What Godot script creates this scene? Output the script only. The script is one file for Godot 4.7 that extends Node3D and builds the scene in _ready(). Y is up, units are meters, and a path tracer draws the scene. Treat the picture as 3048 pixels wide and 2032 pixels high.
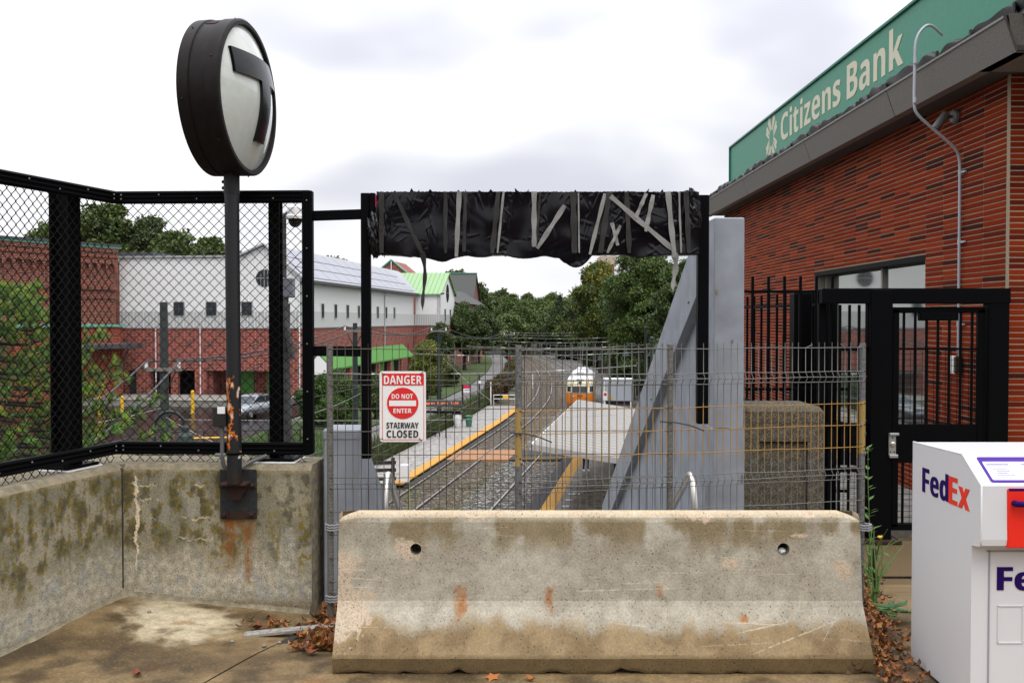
extends Node3D

# ---------------------------------------------------------------- mesh collector
class MB:
	var v := PackedVector3Array()
	var n := PackedVector3Array()
	var t := PackedVector2Array()
	var c := PackedColorArray()
	var ix := PackedInt32Array()
	var col := Color(1, 1, 1)
	var colored := false
	var pu := Vector3(1, 0, 0)
	var pv := Vector3(0, -1, 0)
	var po := Vector3.ZERO

	func add(p: Vector3, nn: Vector3, uv = null) -> int:
		v.append(p)
		n.append(nn)
		t.append(Vector2((p - po).dot(pu), (p - po).dot(pv)) if uv == null else uv)
		c.append(col)
		return v.size() - 1

	func tri(a: Vector3, b: Vector3, d: Vector3, out := Vector3.ZERO, uva = null, uvb = null, uvd = null) -> void:
		var nn := (d - a).cross(b - a)
		if nn.length_squared() < 1e-20:
			return
		if out != Vector3.ZERO and nn.dot(out) < 0.0:
			var s := b
			b = d
			d = s
			var su = uvb
			uvb = uvd
			uvd = su
			nn = -nn
		nn = nn.normalized()
		var k := add(a, nn, uva)
		add(b, nn, uvb)
		add(d, nn, uvd)
		ix.append_array([k, k + 1, k + 2])

	func quad(a: Vector3, b: Vector3, d: Vector3, e: Vector3, out := Vector3.ZERO, uvs = null) -> void:
		if uvs == null:
			tri(a, b, d, out)
			tri(a, d, e, out)
		else:
			tri(a, b, d, out, uvs[0], uvs[1], uvs[2])
			tri(a, d, e, out, uvs[0], uvs[2], uvs[3])

	func box(ce: Vector3, s: Vector3, b := Basis.IDENTITY) -> void:
		var h := s * 0.5
		for ax in 3:
			for sg in [-1.0, 1.0]:
				var p: Array[Vector3] = []
				for k in [[-1, -1], [1, -1], [1, 1], [-1, 1]]:
					var q := Vector3.ZERO
					q[ax] = sg * h[ax]
					q[(ax + 1) % 3] = k[0] * h[(ax + 1) % 3]
					q[(ax + 2) % 3] = k[1] * h[(ax + 2) % 3]
					p.append(ce + b * q)
				var o := Vector3.ZERO
				o[ax] = sg
				quad(p[0], p[1], p[2], p[3], b * o)

	func cbox(ce: Vector3, s: Vector3, bev: float, b := Basis.IDENTITY) -> void:
		var h := s * 0.5
		var f := func(sx: float, sy: float, sz: float, ax: int) -> Vector3:
			var q := Vector3(sx * (h.x - bev), sy * (h.y - bev), sz * (h.z - bev))
			q[ax] = [sx, sy, sz][ax] * h[ax]
			return ce + b * q
		for ax in 3:
			var a1 := (ax + 1) % 3
			var a2 := (ax + 2) % 3
			for sg in [-1.0, 1.0]:
				var p: Array[Vector3] = []
				for k in [[-1.0, -1.0], [1.0, -1.0], [1.0, 1.0], [-1.0, 1.0]]:
					var sv := [0.0, 0.0, 0.0]
					sv[ax] = sg
					sv[a1] = k[0]
					sv[a2] = k[1]
					p.append(f.call(sv[0], sv[1], sv[2], ax))
				var o := Vector3.ZERO
				o[ax] = sg
				quad(p[0], p[1], p[2], p[3], b * o)
			for s1 in [-1.0, 1.0]:
				for s2 in [-1.0, 1.0]:
					var p: Array[Vector3] = []
					for k in [[-1.0, a1], [1.0, a1], [1.0, a2], [-1.0, a2]]:
						var sv := [0.0, 0.0, 0.0]
						sv[ax] = k[0]
						sv[a1] = s1
						sv[a2] = s2
						p.append(f.call(sv[0], sv[1], sv[2], k[1]))
					var o := Vector3.ZERO
					o[a1] = s1
					o[a2] = s2
					quad(p[0], p[1], p[2], p[3], b * o)
		for sx in [-1.0, 1.0]:
			for sy in [-1.0, 1.0]:
				for sz in [-1.0, 1.0]:
					tri(f.call(sx, sy, sz, 0), f.call(sx, sy, sz, 1), f.call(sx, sy, sz, 2), b * Vector3(sx, sy, sz))

	func tube(p: Array, r, sides := 8, caps := true) -> void:
		var m := p.size()
		if m < 2:
			return
		var up := Vector3.UP
		var d0: Vector3 = (p[1] - p[0]).normalized()
		if absf(d0.y) > 0.9:
			up = Vector3.RIGHT
		var x := d0.cross(up).normalized()
		var last := d0
		var base := v.size()
		for k in m:
			var d: Vector3
			if k == 0:
				d = d0
			elif k == m - 1:
				d = (p[k] - p[k - 1]).normalized()
			else:
				d = ((p[k] - p[k - 1]).normalized() + (p[k + 1] - p[k]).normalized()).normalized()
			if d.length_squared() < 0.5:
				d = last
			x = (x - d * x.dot(d)).normalized()
			var y := d.cross(x)
			last = d
			var rr: float = r[k] if r is Array else r
			if k > 0 and k < m - 1:
				var cs: float = maxf(0.5, d.dot((p[k + 1] - p[k]).normalized()))
				rr /= sqrt(cs)
			for s in sides:
				var a := TAU * s / sides
				var nn := x * cos(a) + y * sin(a)
				add(p[k] + nn * rr, nn, Vector2(float(s) / sides, float(k) / (m - 1)))
		for k in m - 1:
			for s in sides:
				var a := base + k * sides + s
				var b := base + k * sides + (s + 1) % sides
				ix.append_array([a, a + sides, b, b, a + sides, b + sides])
		if caps:
			for e in [0, m - 1]:
				var d: Vector3 = -d0 if e == 0 else last
				var ce := add(p[e], d)
				for s in sides:
					add(v[base + e * sides + s], d)
				for s in sides:
					var a := ce + 1 + s
					var b := ce + 1 + (s + 1) % sides
					if e == 0:
						ix.append_array([ce, a, b])
					else:
						ix.append_array([ce, b, a])

	# profile: Vector2(radius, height) from bottom to top, turned about y
	func lathe(prof: Array, segs := 24, xf := Transform3D.IDENTITY) -> void:
		for k in prof.size() - 1:
			var a: Vector2 = prof[k]
			var b: Vector2 = prof[k + 1]
			var d := b - a
			var nn := Vector2(d.y, -d.x).normalized()
			var base := v.size()
			for s in segs + 1:
				var an := TAU * s / segs
				var q := Vector3(cos(an), 0, sin(an))
				var no := (xf.basis * (q * nn.x + Vector3(0, nn.y, 0))).normalized()
				add(xf * (q * a.x + Vector3(0, a.y, 0)), no, Vector2(float(s) / segs, a.y))
				add(xf * (q * b.x + Vector3(0, b.y, 0)), no, Vector2(float(s) / segs, b.y))
			for s in segs:
				var i0 := base + s * 2
				ix.append_array([i0, i0 + 2, i0 + 1, i0 + 1, i0 + 2, i0 + 3])

	func ball(ce: Vector3, r: Vector3, seg := 10, rings := 6) -> void:
		var base := v.size()
		for j in rings + 1:
			var ph := PI * j / rings
			for i in seg + 1:
				var th := TAU * i / seg
				var q := Vector3(sin(ph) * cos(th), cos(ph), sin(ph) * sin(th))
				add(ce + q * r, (q / r).normalized())
		for j in rings:
			for i in seg:
				var a := base + j * (seg + 1) + i
				ix.append_array([a, a + seg + 1, a + 1, a + 1, a + seg + 1, a + seg + 2])

	# polygon in the xy plane of xf, from z = 0 back to z = -depth
	func prism(poly: PackedVector2Array, depth: float, xf := Transform3D.IDENTITY) -> void:
		var tr := Geometry2D.triangulate_polygon(poly)
		var zf := xf.basis.z
		for k in range(0, tr.size(), 3):
			var p: Array[Vector3] = []
			for j in 3:
				var q := poly[tr[k + j]]
				p.append(xf * Vector3(q.x, q.y, 0))
			tri(p[0], p[1], p[2], zf)
			if depth > 0.0:
				var o := -zf * depth
				tri(p[0] + o, p[1] + o, p[2] + o, -zf)
		if depth <= 0.0:
			return
		var m := poly.size()
		var area := 0.0
		for k in m:
			area += poly[k].cross(poly[(k + 1) % m])
		for k in m:
			var a := poly[k]
			var b := poly[(k + 1) % m]
			var e := (b - a)
			var on := Vector2(e.y, -e.x) * signf(area)
			var pa := xf * Vector3(a.x, a.y, 0)
			var pb := xf * Vector3(b.x, b.y, 0)
			quad(pa, pb, pb - zf * depth, pa - zf * depth, xf.basis * Vector3(on.x, on.y, 0))

	# rows x cols grid of points with smooth normals
	func sheet(pts: Array, cols: int, out := Vector3.ZERO, uvs = null) -> void:
		var rows := pts.size() / cols
		var base := v.size()
		var flip := false
		for j in rows:
			for i in cols:
				var i0 := maxi(i - 1, 0)
				var i1 := mini(i + 1, cols - 1)
				var j0 := maxi(j - 1, 0)
				var j1 := mini(j + 1, rows - 1)
				var du: Vector3 = pts[j * cols + i1] - pts[j * cols + i0]
				var dv: Vector3 = pts[j1 * cols + i] - pts[j0 * cols + i]
				var nn := dv.cross(du).normalized()
				if j == 0 and i == 0 and out != Vector3.ZERO:
					flip = nn.dot(out) < 0.0
				if flip:
					nn = -nn
				add(pts[j * cols + i], nn, null if uvs == null else uvs[j * cols + i])
		for j in rows - 1:
			for i in cols - 1:
				var a := base + j * cols + i
				if flip:
					ix.append_array([a, a + cols, a + 1, a + 1, a + cols, a + cols + 1])
				else:
					ix.append_array([a, a + 1, a + cols, a + 1, a + cols + 1, a + cols])

	func mesh() -> ArrayMesh:
		var a := []
		a.resize(Mesh.ARRAY_MAX)
		a[Mesh.ARRAY_VERTEX] = v
		a[Mesh.ARRAY_NORMAL] = n
		a[Mesh.ARRAY_TEX_UV] = t
		if colored:
			a[Mesh.ARRAY_COLOR] = c
		a[Mesh.ARRAY_INDEX] = ix
		var m := ArrayMesh.new()
		m.add_surface_from_arrays(Mesh.PRIMITIVE_TRIANGLES, a)
		return m

# ---------------------------------------------------------------- naming and placing
var names := {}
var M := {}
var T := {}
var rng := RandomNumberGenerator.new()

func numbered(called: String) -> String:
	if not names.has(called):
		names[called] = 0
		return called
	names[called] += 1
	return "%s_%03d" % [called, names[called]]

func tag(o: Node, label := "", category := "", group := "", kind := "") -> Node:
	if label:
		o.set_meta("label", label)
	if category:
		o.set_meta("category", category)
	if group:
		o.set_meta("group", group)
	if kind:
		o.set_meta("kind", kind)
	return o

func thing(called: String, label: String, category: String, at := Vector3.ZERO, turn := 0.0, group := "") -> Node3D:
	var o := Node3D.new()
	o.name = numbered(called)
	add_child(o)
	o.position = at
	o.rotation.y = turn
	tag(o, label, category, group)
	return o

func inst(called: String, mesh: Mesh, m: Material, parent: Node3D) -> MeshInstance3D:
	var o := MeshInstance3D.new()
	o.mesh = mesh
	o.material_override = m
	if parent == self:
		o.name = numbered(called)
		add_child(o)
	else:
		var key := "%d/%s" % [parent.get_instance_id(), called]
		names[key] = names.get(key, -1) + 1
		o.name = called if names[key] == 0 else "%s_%03d" % [called, names[key]]
		parent.add_child(o)
	return o

func obj(called: String, b: MB, m: Material, parent: Node3D = null) -> MeshInstance3D:
	return inst(called, b.mesh(), m, self if parent == null else parent)

func struct(called: String, b: MB, m: Material) -> MeshInstance3D:
	var o := obj(called, b, m, self)
	o.set_meta("kind", "structure")
	return o

func bx(called: String, ce: Vector3, s: Vector3, m: Material, parent: Node3D = null, bev := 0.0, b := Basis.IDENTITY) -> MeshInstance3D:
	var k := MB.new()
	if bev > 0.0:
		k.cbox(ce, s, bev, b)
	else:
		k.box(ce, s, b)
	return obj(called, k, m, parent)

func tb(called: String, pts: Array, r, m: Material, parent: Node3D = null, sides := 8) -> MeshInstance3D:
	var k := MB.new()
	k.tube(pts, r, sides)
	return obj(called, k, m, parent)

func many(called: String, mesh: Mesh, m: Material, xfs: Array, cols: Array, parent: Node3D = null) -> MultiMeshInstance3D:
	var mm := MultiMesh.new()
	mm.transform_format = MultiMesh.TRANSFORM_3D
	mm.use_colors = cols.size() > 0
	mm.mesh = mesh
	mm.instance_count = xfs.size()
	for i in xfs.size():
		mm.set_instance_transform(i, xfs[i])
		if cols.size() > 0:
			mm.set_instance_color(i, cols[i])
	var o := MultiMeshInstance3D.new()
	o.multimesh = mm
	o.material_override = m
	var par: Node3D = self if parent == null else parent
	if par == self:
		o.name = numbered(called)
	else:
		o.name = called
	par.add_child(o, true)
	return o

# points and directions in plan: x to the right, d metres in front of the camera
func P(x: float, y: float, d: float) -> Vector3:
	return Vector3(x, y, -d)

func yaw_basis(dir: Vector3) -> Basis:
	# x axis along dir (horizontal), y up
	var x := Vector3(dir.x, 0, dir.z).normalized()
	return Basis(x, Vector3.UP, x.cross(Vector3.UP))

func sag(a: Vector3, b: Vector3, drop: float, k := 14) -> Array:
	var r := []
	for i in k + 1:
		var f := float(i) / k
		r.append(a.lerp(b, f) - Vector3(0, drop * 4.0 * f * (1.0 - f), 0))
	return r

func bend(pts: Array, r := 0.05, k := 4) -> Array:
	# rounds the inner corners of a polyline
	var o := [pts[0]]
	for i in range(1, pts.size() - 1):
		var p: Vector3 = pts[i]
		var a: Vector3 = (pts[i - 1] - p)
		var b: Vector3 = (pts[i + 1] - p)
		var ra := minf(r, a.length() * 0.45)
		var rb := minf(r, b.length() * 0.45)
		var pa := p + a.normalized() * ra
		var pb := p + b.normalized() * rb
		for j in k + 1:
			var f := float(j) / k
			o.append(pa.lerp(p, f).lerp(p.lerp(pb, f), f))
	o.append(pts[-1])
	return o

# ---------------------------------------------------------------- materials
func lin(r: float, g: float, b: float, a := 1.0) -> Color:
	return Color(r, g, b, a).linear_to_srgb()

func noise(freq: float, oct := 4, sd := 1, kind := FastNoiseLite.TYPE_SIMPLEX_SMOOTH) -> FastNoiseLite:
	var f := FastNoiseLite.new()
	f.noise_type = kind
	f.frequency = freq
	f.fractal_octaves = oct
	f.seed = sd
	return f

func ntex(freq: float, oct: int, lo: float, hi: float, sd := 1, size := 512, kind := FastNoiseLite.TYPE_SIMPLEX_SMOOTH) -> NoiseTexture2D:
	var t := NoiseTexture2D.new()
	t.width = size
	t.height = size
	t.seamless = true
	t.noise = noise(freq, oct, sd, kind)
	var g := Gradient.new()
	g.set_color(0, Color(lo, lo, lo))
	g.set_color(1, Color(hi, hi, hi))
	t.color_ramp = g
	return t

func mat(key: String, c: Color, rough := 0.8, metal := 0.0, tex = null, scale := 1.0, bump = null, bump_cm := 0.0, world := true) -> StandardMaterial3D:
	var m := StandardMaterial3D.new()
	m.resource_name = key
	m.albedo_color = c
	m.roughness = rough
	m.metallic = metal
	if tex != null or bump != null:
		m.uv1_triplanar = true
		m.uv1_world_triplanar = world
		m.uv1_scale = Vector3(scale, scale, scale)
	if tex != null:
		m.albedo_texture = tex
	if bump != null:
		m.heightmap_enabled = true
		m.heightmap_texture = bump
		m.heightmap_scale = bump_cm
	M[key] = m
	return m

func uvmat(key: String, tex: Texture2D, rough := 0.8, bump = null, bump_cm := 0.0) -> StandardMaterial3D:
	var m := StandardMaterial3D.new()
	m.resource_name = key
	m.albedo_texture = tex
	m.roughness = rough
	m.texture_repeat = false
	if bump != null:
		m.heightmap_enabled = true
		m.heightmap_texture = bump
		m.heightmap_scale = bump_cm
	M[key] = m
	return m

func sm(a: float, b: float, x: float) -> float:
	return smoothstep(a, b, x)

func font_mesh(s: String, w: float, h: float, depth: float, weight := 700, face := "Droid Sans") -> MB:
	var f := SystemFont.new()
	f.font_names = PackedStringArray([face])
	f.font_weight = weight
	var tm := TextMesh.new()
	tm.font = f
	tm.text = s
	tm.font_size = 64
	tm.pixel_size = 0.01
	tm.depth = 0.1
	tm.curve_step = 1.0
	var arr := tm.get_mesh_arrays()
	var pv: PackedVector3Array = arr[Mesh.ARRAY_VERTEX]
	var pn: PackedVector3Array = arr[Mesh.ARRAY_NORMAL]
	var pi: PackedInt32Array = arr[Mesh.ARRAY_INDEX] if arr[Mesh.ARRAY_INDEX] != null else PackedInt32Array(range(pv.size()))
	var lo := Vector3(1e9, 1e9, 1e9)
	var hi := -lo
	for p in pv:
		lo = lo.min(p)
		hi = hi.max(p)
	var b := MB.new()
	var sc := Vector3(w / (hi.x - lo.x), h / (hi.y - lo.y), depth / maxf(hi.z - lo.z, 1e-6))
	for i in pv.size():
		b.add((pv[i] - (lo + hi) * 0.5) * sc, pn[i], Vector2.ZERO)
	b.ix = pi
	return b

func words(called: String, s: String, w: float, h: float, m: Material, parent: Node3D, xf: Transform3D, depth := 0.003, weight := 700) -> MeshInstance3D:
	var o := obj(called, font_mesh(s, w, h, depth, weight), m, parent)
	o.transform = xf
	return o

func disc_poly(r: float, k := 32, ce := Vector2.ZERO) -> PackedVector2Array:
	var p := PackedVector2Array()
	for i in k:
		p.append(ce + Vector2(cos(TAU * i / k), sin(TAU * i / k)) * r)
	return p

func round_rect(w: float, h: float, r: float, k := 5) -> PackedVector2Array:
	var p := PackedVector2Array()
	for q in 4:
		var ce := Vector2((w / 2 - r) * [1, -1, -1, 1][q], (h / 2 - r) * [1, 1, -1, -1][q])
		for i in k + 1:
			var a := PI / 2 * (q + float(i) / k)
			p.append(ce + Vector2(cos(a), sin(a)) * r)
	return p

# ---------------------------------------------------------------- the scene
func _ready() -> void:
	rng.seed = 7
	var cam := Camera3D.new()
	cam.name = "camera"
	cam.position = Vector3(0, 1.9, 0)
	cam.rotation_degrees = Vector3(-1.227, 0, 0)
	cam.fov = 37.85
	cam.near = 0.05
	cam.far = 2500.0
	add_child(cam)
	cam.current = true
	var we := WorldEnvironment.new()
	we.name = "overcast_sky"
	var e := Environment.new()
	e.background_mode = Environment.BG_SKY
	var sky := Sky.new()
	var ps := PanoramaSkyMaterial.new()
	ps.panorama = overcast()
	sky.sky_material = ps
	e.sky = sky
	e.tonemap_mode = Environment.TONE_MAPPER_LINEAR
	e.tonemap_exposure = 1.35
	e.sdfgi_enabled = true
	e.ssao_enabled = true
	e.ssil_enabled = true
	we.environment = e
	add_child(we)
	var sun := DirectionalLight3D.new()
	sun.name = "veiled_sun"
	sun.light_energy = 0.3
	sun.light_angular_distance = 30.0
	sun.light_color = Color(1.0, 0.97, 0.92)
	sun.shadow_enabled = true
	sun.rotation_degrees = Vector3(-58, 25, 0)
	add_child(sun)
	materials()
	terrain()
	railway()
	bank()
	brick_buildings()
	white_building()
	trees()
	sidewalk()
	parapet()
	barrier()
	fence_panels()
	portal()
	stairwell()
	iron_gate()
	drop_box()
	street_side()
	transit_sign()
	line_poles()
	platform_things()
	tram()
	lot_things()
	litter()

func overcast() -> ImageTexture:
	var w := 768
	var h := 384
	var im := Image.create(w, h, false, Image.FORMAT_RGBF)
	var a := noise(2.0, 5, 11)
	var b := noise(3.4, 4, 23)
	for y in h:
		var el := PI * 0.5 - PI * (y + 0.5) / h
		for x in w:
			var az := TAU * (x + 0.5) / w
			var s := sin(el)
			if s <= 0.0:
				im.set_pixel(x, y, Color(0.20, 0.19, 0.17))
				continue
			var q := Vector3(cos(el) * cos(az), s * 1.9, cos(el) * sin(az))
			var k := a.get_noise_3d(q.x, q.y * 1.5, q.z) * 0.95 + b.get_noise_3d(q.x, q.y * 1.7 + 3.0, q.z) * 0.4
			var cl := sm(-0.38, 0.30, k)
			var base := 0.70 + 1.45 * pow(s, 1.7)
			var dark := Color(0.72, 0.74, 0.825)
			var lite := Color(1.07, 1.075, 1.10)
			var cc := dark.lerp(lite, cl)
			im.set_pixel(x, y, Color(cc.r * base, cc.g * base, cc.b * base))
	return ImageTexture.create_from_image(im)

func materials() -> void:
	T.fine = ntex(0.06, 4, 0.78, 1.0, 3)
	T.paint = ntex(0.03, 3, 0.93, 1.0, 4)
	T.speck = ntex(0.2, 3, 0.55, 1.0, 5)
	T.mid = ntex(0.015, 5, 0.6, 1.0, 9)
	T.wide = ntex(0.008, 5, 0.35, 1.0, 12)
	T.bump = ntex(0.09, 5, 0.0, 1.0, 21)
	T.pits = ntex(0.12, 2, 0.0, 1.0, 22, 512, FastNoiseLite.TYPE_CELLULAR)
	mat("black_steel", lin(0.0045, 0.005, 0.006), 0.45, 0.0, T.fine, 1.3).metallic_specular = 0.14
	mat("black_worn", lin(0.016, 0.015, 0.014), 0.6, 0.0, T.mid, 2.0, T.bump, 0.06)
	mat("wire_vinyl", lin(0.010, 0.009, 0.008), 0.5).metallic_specular = 0.25
	mat("galvanised", lin(0.30, 0.31, 0.31), 0.42, 0.55, T.mid, 5.0)
	mat("galvanised_dull", lin(0.24, 0.235, 0.21), 0.55, 0.3, T.mid, 7.0)
	mat("wire_zinc", lin(0.33, 0.33, 0.31), 0.5, 0.4, T.speck, 6.0)
	mat("wire_old", lin(0.19, 0.175, 0.14), 0.6, 0.25, T.speck, 6.0)
	mat("wire_yellow", lin(0.62, 0.36, 0.09), 0.6, 0.0, T.speck, 5.0)
	mat("post_yellow", lin(0.56, 0.36, 0.10), 0.6, 0.0, T.speck, 6.0)
	mat("rust", lin(0.16, 0.045, 0.018), 0.85, 0.0, T.speck, 8.0)
	mat("rust_dark", lin(0.06, 0.022, 0.014), 0.85, 0.0, T.speck, 8.0, T.bump, 0.2)
	mat("grey_paint", lin(0.305, 0.33, 0.375), 0.6, 0.0, ntex(0.007, 5, 0.84, 1.0, 14), 0.8)
	mat("stainless", lin(0.60, 0.58, 0.54), 0.28, 0.9)
	mat("white_paint", lin(0.80, 0.80, 0.81), 0.4)
	mat("concrete", lin(0.34, 0.31, 0.25), 0.9, 0.0, T.mid, 0.6, T.bump, 0.4)
	mat("concrete_light", lin(0.42, 0.40, 0.36), 0.9, 0.0, T.mid, 0.6, T.bump, 0.3)
	mat("asphalt", lin(0.055, 0.055, 0.058), 0.85, 0.0, T.speck, 1.2, T.bump, 0.3)
	mat("asphalt_wet", lin(0.016, 0.012, 0.012), 0.24, 0.0, T.mid, 0.12).metallic_specular = 0.3
	mat("asphalt_path", lin(0.22, 0.21, 0.21), 0.85, 0.0, T.mid, 0.2)
	mat("glass_dark", lin(0.010, 0.012, 0.014), 0.06)
	mat("steel_green", lin(0.012, 0.028, 0.024), 0.5, 0.0, T.fine, 1.0)
	mat("wood_grey", lin(0.30, 0.28, 0.25), 0.85, 0.0, T.mid, 1.5)
	mat("wood_dark", lin(0.045, 0.038, 0.032), 0.9, 0.0, T.mid, 1.5)
	mat("cable", lin(0.02, 0.02, 0.022), 0.5)
	mat("cable_bright", lin(0.35, 0.35, 0.36), 0.4, 0.3)
	mat("bark", lin(0.060, 0.048, 0.038), 0.95, 0.0, T.mid, 0.8, T.bump, 1.5)
	mat("yellow_paint", lin(0.78, 0.46, 0.02), 0.5)
	mat("red_paint", lin(0.62, 0.02, 0.02), 0.45)
	mat("lime", lin(0.20, 0.55, 0.07), 0.5)
	mat("copper_green", lin(0.14, 0.36, 0.27), 0.7)
	mat("void_dark", lin(0.006, 0.006, 0.006), 0.9)
	for k in ["leaf", "leaf_far"]:
		var m := mat(k, Color.WHITE, 0.55)
		m.vertex_color_use_as_albedo = true
		m.cull_mode = BaseMaterial3D.CULL_DISABLED
		m.backlight_enabled = true
		m.backlight = Color(0.45, 0.5, 0.25)
	var tn := mat("tint", Color.WHITE, 0.85, 0.0, T.speck, 3.0, T.bump, 0.1)
	tn.metallic_specular = 0.15
	tn.vertex_color_use_as_albedo = true
	var vp := mat("vertex_paint", Color.WHITE, 0.7)
	vp.vertex_color_use_as_albedo = true

# ---------------------------------------------------------------- the cutting below the bridge
const RAIL_Y := -6.0
var track_x := PackedFloat32Array()

func make_track() -> void:
	var cp := [[-20.0, -14.03], [0.0, -11.03], [44.75, -4.32], [65.0, -1.28], [80.0, 0.92], [100.0, 2.95], [120.0, 4.05], [140.0, 4.65], [165.0, 4.6], [192.0, 3.6], [220.0, 1.7], [254.0, -1.4], [300.0, -7.0], [400.0, -25.0], [700.0, -90.0]]
	track_x.resize(721)
	for i in 721:
		var d := float(i) - 20.0
		var k := 0
		while k < cp.size() - 2 and cp[k + 1][0] < d:
			k += 1
		var k0 := maxi(k - 1, 0)
		var k3 := mini(k + 2, cp.size() - 1)
		var h: float = cp[k + 1][0] - cp[k][0]
		var m1: float = (cp[k + 1][1] - cp[k0][1]) / (cp[k + 1][0] - cp[k0][0])
		var m2: float = (cp[k3][1] - cp[k][1]) / (cp[k3][0] - cp[k][0])
		var f: float = (d - cp[k][0]) / h
		var f2 := f * f
		var f3 := f2 * f
		track_x[i] = cp[k][1] * (2 * f3 - 3 * f2 + 1) + m1 * h * (f3 - 2 * f2 + f) + cp[k + 1][1] * (3 * f2 - 2 * f3) + m2 * h * (f3 - f2)

func tx(d: float) -> float:
	var q := clampf(d + 20.0, 0.0, 719.0)
	var i := int(q)
	return lerpf(track_x[i], track_x[i + 1], q - i)

func S(s: float, y: float, d: float) -> Vector3:
	return P(tx(d) + s, y, d)

func right_s(d: float) -> float:
	return 4.69 - 0.5 * sm(58.0, 86.0, d) * (1.0 - sm(100.0, 150.0, d))

func heading(d: float) -> float:
	# turn about y that lays -z along the track
	return -atan((tx(d + 1.0) - tx(d - 1.0)) / 2.0)

func land(s: float, d: float) -> float:
	var far := sm(210.0, 420.0, d) * 9.0
	var y := -6.22
	y = lerpf(y, -5.98, sm(-3.9, -4.4, s))
	y = lerpf(y, -5.12, sm(-4.4, -5.3, s))
	y += sm(-9.0, -40.0, s) * 0.0
	y = lerpf(y, -5.9, sm(10.0, 11.0, s))
	y += sm(11.0, 42.0, s) * 5.5
	return y + far

func ribbon(s0: float, s1: float, y: float, d0: float, d1: float, step := 2.0, thick := 0.0, y1 := 1e9) -> MB:
	var b := MB.new()
	b.pu = Vector3(1, 0, 0)
	b.pv = Vector3(0, 0, 1)
	var n := int(ceil((d1 - d0) / step))
	var ye := y if y1 > 1e8 else y1
	for i in n:
		var a := lerpf(d0, d1, float(i) / n)
		var c := lerpf(d0, d1, float(i + 1) / n)
		b.quad(S(s0, y, a), S(s1, ye, a), S(s1, ye, c), S(s0, y, c), Vector3.UP)
		if thick > 0.0:
			for q in [[s0, y, -1.0], [s1, ye, 1.0]]:
				b.quad(S(q[0], q[1], a), S(q[0], q[1], c), S(q[0], q[1] - thick, c), S(q[0], q[1] - thick, a), Vector3(q[2], 0, 0))
	if thick > 0.0:
		for q in [[d0, 1.0], [d1, -1.0]]:
			b.quad(S(s0, y, q[0]), S(s1, ye, q[0]), S(s1, ye - thick, q[0]), S(s0, y - thick, q[0]), Vector3(0, 0, q[1]))
	return b

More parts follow.
